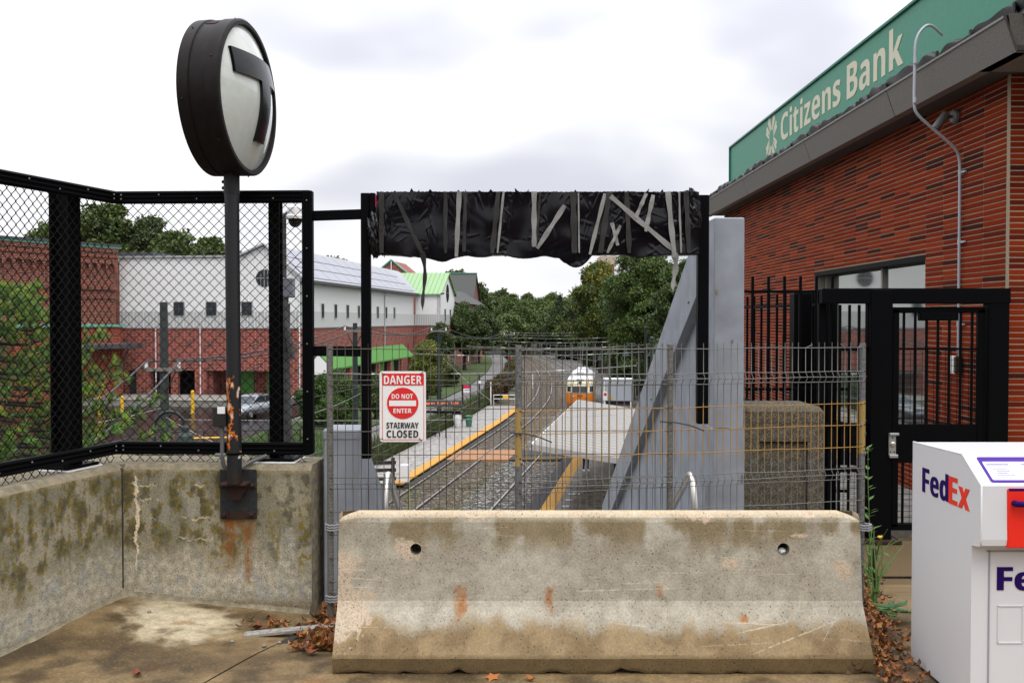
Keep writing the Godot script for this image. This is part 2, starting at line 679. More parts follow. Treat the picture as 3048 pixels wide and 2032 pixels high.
func terrain() -> void:
	make_track()
	mat("soil", lin(0.105, 0.095, 0.05), 0.95, 0.0, T.wide, 0.06, T.bump, 2.0)
	mat("lawn", lin(0.075, 0.125, 0.025), 0.95, 0.0, T.mid, 0.5, T.bump, 3.0)
	var im := Image.create(512, 512, false, Image.FORMAT_RGB8)
	var ce := noise(0.06, 1, 5, FastNoiseLite.TYPE_CELLULAR)
	ce.cellular_return_type = FastNoiseLite.RETURN_CELL_VALUE
	ce.fractal_type = FastNoiseLite.FRACTAL_NONE
	var cd := noise(0.06, 1, 5, FastNoiseLite.TYPE_CELLULAR)
	cd.fractal_type = FastNoiseLite.FRACTAL_NONE
	cd.cellular_return_type = FastNoiseLite.RETURN_DISTANCE2_SUB
	var bm := Image.create(512, 512, false, Image.FORMAT_RGB8)
	for y in 512:
		for x in 512:
			var v := ce.get_noise_2d(x, y) * 0.5 + 0.5
			var g := clampf(cd.get_noise_2d(x, y) + 1.0, 0.0, 1.0)
			var l := 0.28 + 0.72 * pow(v, 1.4)
			l *= 0.62 + 0.38 * sm(0.0, 0.30, g)
			im.set_pixel(x, y, Color(l, l * 0.985, l * 0.96))
			bm.set_pixel(x, y, Color(sm(0.0, 0.5, g), 0, 0))
	T.stones = ImageTexture.create_from_image(im)
	T.stones_h = ImageTexture.create_from_image(bm)
	mat("ballast", lin(0.50, 0.49, 0.48), 0.95, 0.0, T.stones, 0.28, T.stones_h, 4.0)
	mat("ballast_brown", lin(0.36, 0.29, 0.215), 0.95, 0.0, T.stones, 0.31, T.stones_h, 3.0)
	# the ground, one sheet to the horizon
	var ss := [-420.0, -250.0, -150.0, -90.0, -60.0, -40.0, -30.0, -24.0, -20.0, -16.0, -13.0, -11.0, -9.0, -8.2, -7.0, -6.0, -5.3, -5.0, -4.7, -4.4, -4.2, -4.0, -3.8, -2.0, 0.0, 2.5, 5.0, 7.5, 10.0, 10.4, 10.8, 11.2, 13.0, 16.0, 20.0, 26.0, 34.0, 45.0, 70.0, 110.0, 180.0, 300.0, 450.0]
	var ds := []
	var dd := 7.6
	while dd < 690.0:
		ds.append(dd)
		dd += clampf(dd * 0.045, 1.5, 25.0)
	var pts := []
	for d in ds:
		for s in ss:
			var bump := 0.0
			if s < -9.0 or s > 12.0:
				bump = 0.12 * sin(s * 1.7 + d * 0.31) * sin(d * 0.23 - s * 0.4)
				if s < -9.0 and d > 66.0 and d < 88.0:
					bump = 0.0
			pts.append(S(s, land(s, d) + bump, d))
	var b := MB.new()
	b.sheet(pts, ss.size(), Vector3.UP)
	struct("ground", b, M.soil)
	struct("track_bed", ribbon(-2.9, 2.3, -6.105, 8.0, 300.0), M.ballast_brown)
	struct("track_bed", ribbon(2.3, 9.0, -6.1, 8.0, 300.0), M.ballast)
	struct("path", ribbon(-7.9, -5.35, -5.09, 9.0, 300.0), M.asphalt_path)
	struct("lawn", ribbon(-14.5, -7.95, -5.03, 44.0, 220.0, 3.0), M.lawn)
	var lot := MB.new()
	lot.quad(P(-60, -5.0, 40), P(-15.6, -5.0, 44), P(-15.6, -5.0, 79.5), P(-60, -5.0, 79.5), Vector3.UP)
	lot.quad(P(-60, -5.0, 40), P(-15.6, -5.0, 44), P(-19, -5.0, 30), P(-60, -5.0, 30), Vector3.UP)
	struct("parking_lot", lot, M.asphalt_wet)

func railway() -> void:
	mat("rail_steel", lin(0.045, 0.030, 0.022), 0.8, 0.0)
	mat("rail_head", lin(0.36, 0.34, 0.32), 0.32, 0.8)
	var wood := [mat("tie_a", lin(0.075, 0.062, 0.05), 0.95, 0.0, T.mid, 1.0), mat("tie_b", lin(0.10, 0.085, 0.07), 0.95, 0.0, T.mid, 1.0)]
	for tr in 2:
		var s0: float = [0.0, 4.69][tr]
		var at := S(s0, RAIL_Y, 60.0)
		var t := thing("railway_track", ["rusty single track along the left platform curving off to the left", "railway track on grey ballast leading under the parked tram"][tr], "railway track", at)
		for side in [-1.0, 1.0]:
			var foot := MB.new()
			var head := MB.new()
			var n := 130
			for i in n:
				var a := lerpf(9.0, 300.0, pow(float(i) / n, 1.3))
				var c := lerpf(9.0, 300.0, pow(float(i + 1) / n, 1.3))
				var w := [0.035, 0.01, 0.075]
				var p := func(o: float, y: float, d: float) -> Vector3:
					return S((s0 if tr == 0 else right_s(d)) + side * 0.7525 + o, RAIL_Y + y, d) - at
				head.quad(p.call(-0.036, 0, a), p.call(0.036, 0, a), p.call(0.036, 0, c), p.call(-0.036, 0, c), Vector3.UP)
				for q in [-1.0, 1.0]:
					head.quad(p.call(q * 0.036, 0, a), p.call(q * 0.036, -0.035, a), p.call(q * 0.036, -0.035, c), p.call(q * 0.036, 0, c), Vector3(q, 0, 0))
					foot.quad(p.call(q * 0.012, -0.035, a), p.call(q * 0.012, -0.12, a), p.call(q * 0.012, -0.12, c), p.call(q * 0.012, -0.035, c), Vector3(q, 0, 0))
					foot.quad(p.call(q * 0.036, -0.035, a), p.call(q * 0.012, -0.035, a), p.call(q * 0.012, -0.035, c), p.call(q * 0.036, -0.035, c), Vector3.DOWN)
					foot.quad(p.call(q * 0.012, -0.12, a), p.call(q * 0.07, -0.135, a), p.call(q * 0.07, -0.135, c), p.call(q * 0.012, -0.12, c), Vector3(q * 0.2, 1, 0))
			var web := obj("rail", foot, M.rail_steel, t)
			obj("rail_head", head, M.rail_head, web)
		var tie := MB.new()
		tie.cbox(Vector3.ZERO, Vector3(2.5, 0.16, 0.22), 0.012)
		var tm := tie.mesh()
		var d := 36.0
		var k := 0
		while d < 120.0:
			var o := inst("sleeper", tm, wood[(k * 7 + k / 3) % 2], t)
			var y: float = [-0.185, -0.178][tr] + 0.006 * ((k * 5) % 3)
			o.position = S(s0 if tr == 0 else right_s(d), RAIL_Y + y, d) - at + Vector3(0.04 * sin(k * 2.3), 0, 0)
			o.rotation.y = heading(d) + 0.015 * sin(k * 3.1)
			d += 0.61
			k += 1
	# platforms
	var yel := mat("tactile_yellow", lin(0.80, 0.40, 0.045), 0.7, 0.0, T.mid, 1.5)
	var pt := thing("station_platform", "long narrow concrete platform with yellow edge left of the tracks", "platform", S(-2.7, -5.85, 60))
	var base := pt.position
	var shift := func(o: Node3D) -> void:
		o.position = -base
	mat("platform_grey", lin(0.44, 0.42, 0.40), 0.8, 0.0, T.mid, 0.35)
	mat("platform_wet", lin(0.20, 0.165, 0.125), 0.35, 0.0, T.wide, 0.3)
	shift.call(obj("deck", ribbon(-4.3, -1.78, -5.86, 47.0, 90.0, 2.0, 0.35), M.platform_grey, pt))
	var k0 := 47.05
	while k0 < 90.0:
		var k1 := minf(k0 + 0.91, 89.98)
		shift.call(obj("yellow_tile", ribbon(-1.775, -1.2, -5.855, k0, k1 - 0.012, 1.0, 0.06), yel, pt))
		k0 += 0.91
	shift.call(obj("timber_edge", ribbon(-1.19, -0.86, -6.0, 47.0, 90.0, 2.0, 0.15), M.wood_dark, pt))
	for j in range(1, 15):
		var jd := 47.0 + j * 3.0
		shift.call(obj("joint_line", ribbon(-4.25, -1.8, -5.852, jd, jd + 0.05, 1.0), M.asphalt, pt))
	var pr := thing("station_platform", "wet brown platform with yellow edge beside the right-hand track", "platform", S(8.5, -5.8, 50))
	base = pr.position
	var shift2 := func(o: Node3D) -> void:
		o.position = -pr.position
	shift2.call(obj("deck", ribbon(6.72, 10.6, -5.8, 12.0, 78.0, 2.0, 0.35), M.platform_wet, pr))
	k0 = 34.0
	while k0 < 78.0:
		shift2.call(obj("yellow_tile", ribbon(6.12, 6.715, -5.795, k0, k0 + 0.9, 1.0, 0.06), yel, pr))
		k0 += 0.91
	shift2.call(obj("asphalt_edge", ribbon(5.5, 6.11, -5.86, 12.0, 78.0, 2.0, 0.3), M.asphalt, pr))
	for j in 5:
		var jd := 38.0 + j * 1.45
		var pm := uvpaint_wet()
		shift2.call(obj("wet_patch", ribbon(6.95, 9.6 - 0.3 * (j % 2), -5.793, jd, jd + 0.28, 1.0), pm, pr))
	# crossing between the platforms
	mat("paver", lin(0.50, 0.25, 0.12), 0.85, 0.0, T.mid, 1.2)
	var cr := thing("track_crossing", "pedestrian crossing of orange pavers and black asphalt over both tracks", "crossing", S(2, -6.0, 58.4))
	for q in [[-1.15, -0.83, 1], [-0.68, 0.66, 1], [0.84, 2.4, 1], [2.45, 3.86, 0], [4.02, 5.36, 0], [5.52, 6.1, 0]]:
		var o := obj("crossing_slab", ribbon(q[0], q[1], -5.985, 56.2, 60.4, 1.0, 0.2), M.paver if q[2] == 1 else M.asphalt, cr)
		o.position = -cr.position

func uvpaint_wet() -> StandardMaterial3D:
	if not M.has("wet_sheen"):
		mat("wet_sheen", lin(0.16, 0.15, 0.14), 0.05)
	return M.wet_sheen

# ---------------------------------------------------------------- sidewalk on the bridge
const C0 := Vector3(-2.61, 0, -6.66)     # inner corner of the parapet
const E1 := Vector3(0.9989, 0, 0.047)     # along the front parapet, to the right
const N1 := Vector3(0.047, 0, -0.9989)    # away from the sidewalk
const E2 := Vector3(-0.264, 0, 0.965)    # along the left parapet, towards the viewer
const N2 := Vector3(-0.965, 0, -0.264)

# the sidewalk falls gently along the parapet towards the stairs
func gy(x: float, d: float) -> float:
	return sm(5.5, 6.6, d) * lerpf(0.05, -0.06, clampf((x + 2.61) / 1.3, 0.0, 1.0)) * (1.0 - 0.7 * sm(-1.0, -0.3, x))

func sidewalk() -> void:
	var w := 1024
	var h := 448
	var im := Image.create(w, h, false, Image.FORMAT_RGB8)
	var n1 := noise(0.9, 5, 31)
	var n2 := noise(9.0, 4, 32)
	var n3 := noise(45.0, 2, 33)
	var n4 := noise(2.6, 4, 37)
	for y in h:
		var d := 7.2 - 2.8 * (y + 0.5) / h
		for x in w:
			var px := -3.7 + 6.4 * (x + 0.5) / w
			var a := n1.get_noise_2d(px, d)
			var b := n2.get_noise_2d(px, d)
			var g := n3.get_noise_2d(px, d)
			var m := n4.get_noise_2d(px, d)
			var c := Color(0.475, 0.395, 0.27).lerp(Color(0.33, 0.265, 0.165), sm(-0.25, 0.35, a + 0.3 * m))
			# the dry, washed patch at the inner corner
			var q := Vector2((px + 2.14 + 0.30 * (d - 6.3)) / 0.40, (d - 6.25) / 0.50).length() + 0.35 * m + 0.25 * b
			c = c.lerp(Color(0.76, 0.71, 0.60), (1.0 - sm(0.55, 1.15, q)) * 0.95)
			# soaked towards the left wall and in the foreground
			c = c.lerp(Color(0.24, 0.19, 0.115), sm(0.0, 0.5, m + 0.6 * sm(-2.2, -3.2, px) - 0.25 * sm(5.2, 6.2, d)) * 0.6)
			c = c.lerp(Color(0.53, 0.46, 0.35), sm(1.2, 1.9, px) * 0.35)
			# rust marks
			for r in [[-1.33, 5.93, 0.17], [-2.05, 6.2, 0.11], [-1.95, 5.42, 0.10], [-1.05, 5.2, 0.12]]:
				var rd = Vector2(px - r[0], (d - r[1]) * 1.8).length() / r[2] + 0.6 * b
				c = c.lerp(Color(0.50, 0.24, 0.08), (1.0 - sm(0.0, 1.0, rd)) * 0.28)
			c *= 1.0 + 0.16 * b + 0.16 * g
			if g > 0.52:
				c = c.lerp(Color(0.66, 0.60, 0.49), 0.3)
			im.set_pixel(x, y, Color(c.r, c.g, c.b))
	T.walk = ImageTexture.create_from_image(im)
	var m := uvmat("sidewalk_concrete", T.walk, 0.62, T.walk, 0.35)
	var set_uv := func(b: MB) -> void:
		b.po = Vector3(-3.7, 0, -7.2)
		b.pu = Vector3(1 / 6.4, 0, 0)
		b.pv = Vector3(0, 0, 1 / 2.8)
	# slabs either side of the joint that runs square to the parapet
	var root := Node3D.new()
	root.name = "sidewalk"
	add_child(root)
	tag(root, "", "", "", "structure")
	for k in 2:
		var b := MB.new()
		set_uv.call(b)
		var pts := []
		var nc := 15 if k == 0 else 30
		for j in 37:
			var d := 1.3 + 6.05 * j / 36.0
			var jx := lerpf(-2.933, -0.893, (d - 1.3) / 6.05)
			for i in nc:
				var f := float(i) / (nc - 1)
				var x := lerpf(-4.4, jx - 0.006, f) if k == 0 else lerpf(jx + 0.006, 6.5, f)
				pts.append(P(x, gy(x, d) - (0.006 if (k == 0 and i == nc - 1) or (k == 1 and i == 0) else 0.0), d))
		b.sheet(pts, nc, Vector3.UP)
		obj("slab", b, m, root)
	var b2 := MB.new()
	set_uv.call(b2)
	b2.quad(P(1.62, 0, 7.35), P(6.5, 0, 7.35), P(6.5, 0, 8.75), P(1.62, 0, 8.75), Vector3.UP)
	b2.quad(P(1.62, 0, 7.35), P(1.62, 0, 8.75), P(1.62, -0.3, 8.75), P(1.62, -0.3, 7.35), Vector3.LEFT)
	obj("slab", b2, m, root)
	bx("joint_filler", Vector3(-1.9, -0.06, -4.3), Vector3(0.06, 0.08, 6.3), M.wood_dark, root, 0.0, Basis(Vector3.UP, 0.0).rotated(Vector3.UP, -0.326))
	var street := MB.new()
	street.quad(Vector3(-30, -0.14, -1.3), Vector3(30, -0.14, -1.3), Vector3(30, -0.14, 40), Vector3(-30, -0.14, 40), Vector3.UP)
	struct("road", street, M.asphalt)
	var walk2 := MB.new()
	walk2.box(P(3.05, -0.02, 10.95), Vector3(2.5, 0.2, 4.5))
	walk2.box(P(3.07, -3.2, 10.95), Vector3(2.4, 6.1, 4.3))
	struct("walkway", walk2, M.concrete_light)
	var deck := MB.new()
	deck.box(Vector3(0, -0.75, -3.0), Vector3(24, 0.9, 8.2))
	struct("bridge_deck", deck, M.concrete)

# ---------------------------------------------------------------- concrete parapet and its chain-link fence
func wall_paint(seed_: int, front: bool) -> ImageTexture:
	var w := 512
	var h := 340
	var len_m := 1.4 if front else 3.6
	var im := Image.create(w, h, false, Image.FORMAT_RGB8)
	var n1 := noise(2.2, 5, seed_)
	var n2 := noise(16.0, 4, seed_ + 1)
	var n3 := noise(70.0, 2, seed_ + 2)
	var n4 := noise(5.0, 4, seed_ + 3)
	var st := noise(9.0, 3, seed_ + 4)
	for y in h:
		var v := (y + 0.5) / h
		for x in w:
			var u := (x + 0.5) / w
			var px := u * len_m
			var py := v * 0.95
			var a := n1.get_noise_2d(px, py)
			var b := n2.get_noise_2d(px, py)
			var g := n3.get_noise_2d(px, py)
			var m := n4.get_noise_2d(px * 1.3, py)
			var s := st.get_noise_2d(px * 2.2, py * 0.25)
			var c := Color(0.60, 0.57, 0.49).lerp(Color(0.50, 0.48, 0.40), sm(-0.3, 0.3, a))
			# olive growth on the upper part, thinning downwards
			var top := 1.0 - sm(0.45, 0.72, v + 0.25 * a)
			var moss := sm(-0.22, 0.34, m + 0.75 * b + 0.5 * s) * top
			if front:
				moss *= 1.0 - 0.85 * sm(0.60, 0.70, u + 0.03 * m)
			c = c.lerp(Color(0.37, 0.34, 0.18), moss * 0.72)
			var lich := sm(0.08, 0.50, b + 0.5 * m) * top
			if front:
				lich *= 1.0 - 0.85 * sm(0.55, 0.68, u)
			c = c.lerp(Color(0.46, 0.37, 0.10), lich * 0.5)
			c = c.lerp(Color(0.24, 0.225, 0.165), sm(0.0, 0.5, m - 0.5 * b) * top * 0.5)
			# whitish washed lower part
			var low := sm(0.52, 0.78, v + 0.3 * a + 0.1 * s)
			c = c.lerp(Color(0.75, 0.72, 0.65), low * (0.62 + 0.35 * b) * 0.9)
			c = c.lerp(Color(0.55, 0.56, 0.56), sm(0.05, 0.4, m) * low * 0.5)
			if v > 0.93:
				c = c.lerp(Color(0.42, 0.36, 0.26), sm(0.93, 1.0, v + 0.05 * b) * 0.7)
			c = c.lerp(Color(0.72, 0.63, 0.46), (1.0 - sm(0.02, 0.07, v + 0.03 * b)) * 0.8)
			if front:
				# rust running down from the plate
				var wob := 0.012 * s
				var r1 := (1.0 - sm(0.0, 0.055, absf(u - 0.565 + wob + 0.01 * b))) * sm(0.33, 0.40, v) * (1.0 - sm(0.55, 0.82, v + 0.2 * b))
				var r2 := (1.0 - sm(0.0, 0.03, absf(u - 0.665 + wob + 0.008 * b))) * sm(0.36, 0.42, v) * (1.0 - sm(0.72, 0.92, v + 0.25 * b))
				var r3 := (1.0 - sm(0.06, 0.10, absf(u - 0.62 + wob))) * sm(0.33, 0.37, v) * (1.0 - sm(0.45, 0.62, v + 0.2 * b)) * 0.5
				c = c.lerp(Color(0.52, 0.31, 0.13), clampf(r1 + r2 + r3, 0, 1) * (0.62 + 1.0 * b + 0.3 * m))
				# yellow-grey streaks near the right end
				for q in [[0.80, 0.035, 0.28, 0.78], [0.97, 0.05, 0.22, 0.85]]:
					var k := (1.0 - sm(q[1] * 0.5, q[1] * 1.3, absf(u - q[0] + 0.02 * s))) * sm(q[2], q[2] + 0.12, v) * (1.0 - sm(q[3] - 0.2, q[3], v))
					c = c.lerp(Color(0.44, 0.37, 0.15), k * sm(-0.1, 0.25, b + 0.3 * g) * 0.85)
					c = c.lerp(Color(0.30, 0.29, 0.24), k * sm(0.0, 0.3, m) * 0.5)
				# the white crack and its cross cracks
				var cx := 0.068 + 0.014 * n2.get_noise_2d(0.7, py * 0.5) + 0.008 * n2.get_noise_2d(3.7, py * 1.6)
				var cw := 0.012 * (1.0 - sm(0.4, 0.75, v) * 0.6) * sm(0.06, 0.12, v) * (1.0 + 1.2 * b)
				c = c.lerp(Color(0.86, 0.79, 0.68), (1.0 - sm(cw * 0.5, cw, absf(u - cx))) * (1.0 - sm(0.72, 0.8, v)))
				for q in [[0.145, 0.03, 0.20], [0.25, 0.05, 0.22], [0.385, 0.08, 0.48], [0.15, 0.36, 0.46], [0.535, 0.02, 0.1], [0.53, 0.28, 0.5]]:
					var cy: float = q[0] + 0.03 * n2.get_noise_2d(px * 0.6, q[0] * 9.0) + 0.012 * b
					var kk := (1.0 - sm(0.002, 0.009, absf(v - cy))) * sm(q[1], q[1] + 0.03, u) * (1.0 - sm(q[2] - 0.04, q[2], u)) * sm(-0.3, 0.1, b + m)
					c = c.lerp(Color(0.80, 0.77, 0.69), kk * 0.8)
				var sq := maxf(absf(u - 0.375) / 0.035, absf(v - 0.30) / 0.075) + 0.25 * b
				c = c.lerp(Color(0.60, 0.58, 0.52), (1.0 - sm(0.85, 1.05, sq)) * 0.85)
				c = c.lerp(Color(0.62, 0.61, 0.56), (1.0 - sm(0.01, 0.03, absf(u - 0.225 + 0.01 * s))) * (1.0 - sm(0.3, 0.5, v)) * 0.5)
			else:
				c = c.lerp(Color(0.60, 0.58, 0.52), (1.0 - sm(0.01, 0.035, absf(u - 0.27 - 0.06 * v + 0.01 * s))) * (1.0 - sm(0.25, 0.4, v)) * 0.6)
			# scratches
			if low > 0.3 and absf(n2.get_noise_2d(px * 0.4 + py, py * 3.0 + 9.0)) < 0.03:
				c = c.lerp(Color(0.82, 0.80, 0.74), 0.35)
			c *= 1.0 + 0.11 * b + 0.13 * g
			if g < -0.5:
				c *= 0.75
			im.set_pixel(x, y, Color(c.r, c.g, c.b))
	return ImageTexture.create_from_image(im)

func parapet() -> void:
	T.wall_front = wall_paint(41, true)
	T.wall_left = wall_paint(51, false)
	var mf := uvmat("parapet_front", T.wall_front, 0.9, T.wall_front, 0.5)
	var ml := uvmat("parapet_left", T.wall_left, 0.9, T.wall_left, 0.5)
	var H := 0.935
	var TH := 0.42
	var t := thing("concrete_parapet", "stained low concrete parapet wall with mossy face, white crack and rust streak", "parapet", C0)
	# front leg, right end square; chamfered top edge
	var L := 1.275
	for leg in 2:
		var e: Vector3 = E1 if leg == 0 else E2
		var nn: Vector3 = N1 if leg == 0 else N2
		var l: float = L if leg == 0 else 3.6
		var b := MB.new()
		b.po = Vector3(0, H, 0)
		if leg == 0:
			b.pu = e / l
		else:
			b.po = e * l + Vector3(0, H, 0)
			b.pu = -e / l
		b.pv = Vector3(0, -1.0 / (H + 0.01), 0)
		var c := 0.035
		var st := -0.42 if leg == 1 else 0.0
		var a := Vector3(0, 0, 0)
		var z := e * l
		var foot := Vector3(0, -0.14, 0)
		var hh := Vector3(0, H - c, 0)
		var ht := Vector3(0, H, 0)
		b.quad(a + foot, z + foot, z + hh, a + hh, -nn)
		var top := MB.new()
		var ks := 24
		for k in ks:
			var f0 := a.lerp(z, float(k) / ks)
			var f1 := a.lerp(z, float(k + 1) / ks)
			var c0 := c + 0.008 * sin(k * 2.7) + 0.006 * sin(k * 5.1)
			var c1 := c + 0.008 * sin((k + 1) * 2.7) + 0.006 * sin((k + 1) * 5.1)
			top.quad(f0 + hh, f1 + hh, f1 + ht + nn * c1, f0 + ht + nn * c0, Vector3.UP - nn)
			top.quad(f0 + ht + nn * c0, f1 + ht + nn * c1, f1 + ht + nn * TH, f0 + ht + nn * TH, Vector3.UP)
		top.quad(a + nn * TH + foot, z + nn * TH + foot, z + nn * TH + ht, a + nn * TH + ht, nn)
		top.quad(z + foot, z + nn * TH + foot, z + nn * TH + ht, z + ht + nn * c, e)
		top.quad(z, z + ht + nn * c, z + hh, z, e)
		obj("wall_face", b, mf if leg == 0 else ml, t)
		obj("wall_top", top, mat("parapet_top%d" % leg, lin(0.40, 0.345, 0.235), 0.95, 0.0, T.mid, 1.6, T.bump, 0.8), t)
	# outer corner filler behind the legs, and the cove of mortar in the inner corner
	var cf := MB.new()
	var pa := N1 * TH
	var pb := N2 * TH
	cf.prism(PackedVector2Array([Vector2(0, 0), Vector2(pa.x, -pa.z), Vector2(pa.x + pb.x, -pa.z - pb.z), Vector2(pb.x, -pb.z)]), H, Transform3D(Basis(Vector3.RIGHT, Vector3.FORWARD, Vector3.UP), Vector3(0, H - 0.002, 0)))
	obj("corner_block", cf, M.parapet_top0, t)
	var cove := MB.new()
	var cn := noise(3.0, 4, 58)
	for q in 2:
		var e: Vector3 = E1 if q == 0 else E2
		var nn: Vector3 = N1 if q == 0 else N2
		var rows := []
		var l: float = 1.26 if q == 0 else 3.5
		for k in 61:
			var s := l * k / 60.0
			var r := 0.020 + 0.014 * cn.get_noise_2d(s * 2.0, q * 9.0) + 0.03 * pow(maxf(0.0, 1.0 - s / 0.10), 2.0)
			var fl := C0 + e * s
			var g0 := Vector3(0, gy(fl.x, -fl.z), 0)
			rows.append(e * s - nn * r * 1.2 + Vector3(0, -0.003, 0) + g0)
			rows.append(e * s - nn * r * 0.35 + Vector3(0, r * 0.4, 0) + g0)
			rows.append(e * s - nn * 0.001 + Vector3(0, r * 1.3, 0) + g0)
		cove.sheet(rows, 3, Vector3.UP - nn)
	bx("corner_shade_strip", (Vector3(-0.012, 0.46, 0.012)), Vector3(0.022, 0.9, 0.022), M.wood_dark, t, 0.004, Basis(Vector3.UP, 0.6))  # dark strip painting the shadow crease where the two walls meet
	obj("mortar_cove", cove, M.parapet_top0, t)

func zigzag(b: MB, x: float, y0: float, y1: float, pitch: float, r: float, xf: Transform3D, ph: float, odd: int) -> void:
	var p := []
	var k := 0
	var y := y0
	while y <= y1 + 1e-4:
		var sx := (pitch * 0.5 + r * 0.5) * (1.0 if ((k + odd) % 2 == 0) else -1.0)
		p.append(xf * Vector3(x + sx, y, ph * r * 0.9 * (1.0 if ((k + odd) % 2 == 0) else -1.0)))
		y += pitch
		k += 1
	b.tube(p, r, 5, true)

func fence_run(t: Node3D, start: Vector3, e: Vector3, nn: Vector3, length: float, lo: float, hi: float) -> void:
	# start: at the corner, height 0; frame of grooved channels in front of the mesh
	var bs := Basis(e, Vector3.UP, e.cross(Vector3.UP))
	for y in [lo, hi]:
		var b := MB.new()
		var ce: Vector3 = start + e * (length * 0.5) + Vector3(0, y, 0)
		b.cbox(ce, Vector3(length, 0.084, 0.038), 0.006, bs)
		for q in [-0.028, 0.0, 0.028]:
			b.cbox(ce - nn * 0.021 + Vector3(0, q, 0), Vector3(length - 0.004, 0.012, 0.012), 0.003, bs)
		var rail := obj("rail", b, M.black_steel, t)
		var k := 0
		var s := 0.05
		while s < length - 0.02:
			for q in [-0.014, 0.014]:
				if (k + (1 if q > 0 else 0)) % 2 == 0 or s < 0.06:
					var bo := MB.new()
					bo.ball(start + e * s + Vector3(0, y + q, 0) - nn * 0.026, Vector3(0.007, 0.007, 0.007), 6, 4)
					obj("bolt", bo, M.galvanised, rail)
			s += 0.26
			k += 1
	var m := MB.new()
	var x := 0.02
	var odd := 0
	var xf := Transform3D(bs, start + nn * 0.03)
	while x < length - 0.03:
		zigzag(m, x, lo - 0.105, hi + 0.02, 0.035, 0.0027, xf, 1.0, odd)
		odd = 1 - odd
		x += 0.035
	tag(obj("chain_link_mesh", m, M.wire_vinyl, t), "", "", "", "stuff")

func parapet_ibeam(t: Node3D, at: Vector3, e: Vector3, nn: Vector3, fw: float, dp: float) -> void:
	var bs := Basis(e, Vector3.UP, e.cross(Vector3.UP))
	var b := MB.new()
	var h := 1.79
	var ce := at + Vector3(0, 0.935 + h * 0.5, 0)
	b.cbox(ce, Vector3(0.014, h, dp), 0.003, bs)
	for q in [-1.0, 1.0]:
		b.cbox(ce + nn * (dp * 0.5 + 0.005) * q, Vector3(fw, h, 0.014), 0.003, bs)
	var p := obj("post", b, M.black_steel, t)
	bx("base_plate", at + Vector3(0, 0.952, 0), Vector3(0.3, 0.024, 0.26), M.black_steel, p, 0.004, bs)
	bx("grout_pad", at + Vector3(0, 0.939, 0), Vector3(0.33, 0.01, 0.29), M.white_paint, p, 0.002, bs)

func transit_fence(t: Node3D, cs: Vector3) -> void:
	fence_run(t, cs, E1, N1, 1.335, 1.032, 2.73)
	fence_run(t, cs, E2, N2, 2.9, 1.032, 2.73)
	var bs := Basis(E1, Vector3.UP, E1.cross(Vector3.UP))
	var b := MB.new()
	var ce := cs + E1 * 1.32 + Vector3(0, 1.883, 0) - N1 * 0.002
	b.cbox(ce, Vector3(0.07, 1.77, 0.06), 0.006, bs)
	for q in [-0.018, 0.018]:
		b.cbox(ce - N1 * 0.033 + E1 * q, Vector3(0.011, 1.768, 0.01), 0.002, bs)
	var ep := obj("end_post", b, M.black_steel, t)
	for k in 6:
		var bo := MB.new()
		bo.ball(cs + E1 * 1.32 + Vector3(0, 1.1 + k * 0.32, 0) - N1 * 0.036, Vector3(0.007, 0.007, 0.007), 6, 4)
		obj("bolt", bo, M.galvanised, ep)
	parapet_ibeam(t, cs + E1 * 1.068 + N1 * 0.11, E1, N1, 0.075, 0.07)
	parapet_ibeam(t, cs + E2 * 0.34 + N2 * 0.13, E2, N2, 0.115, 0.13)

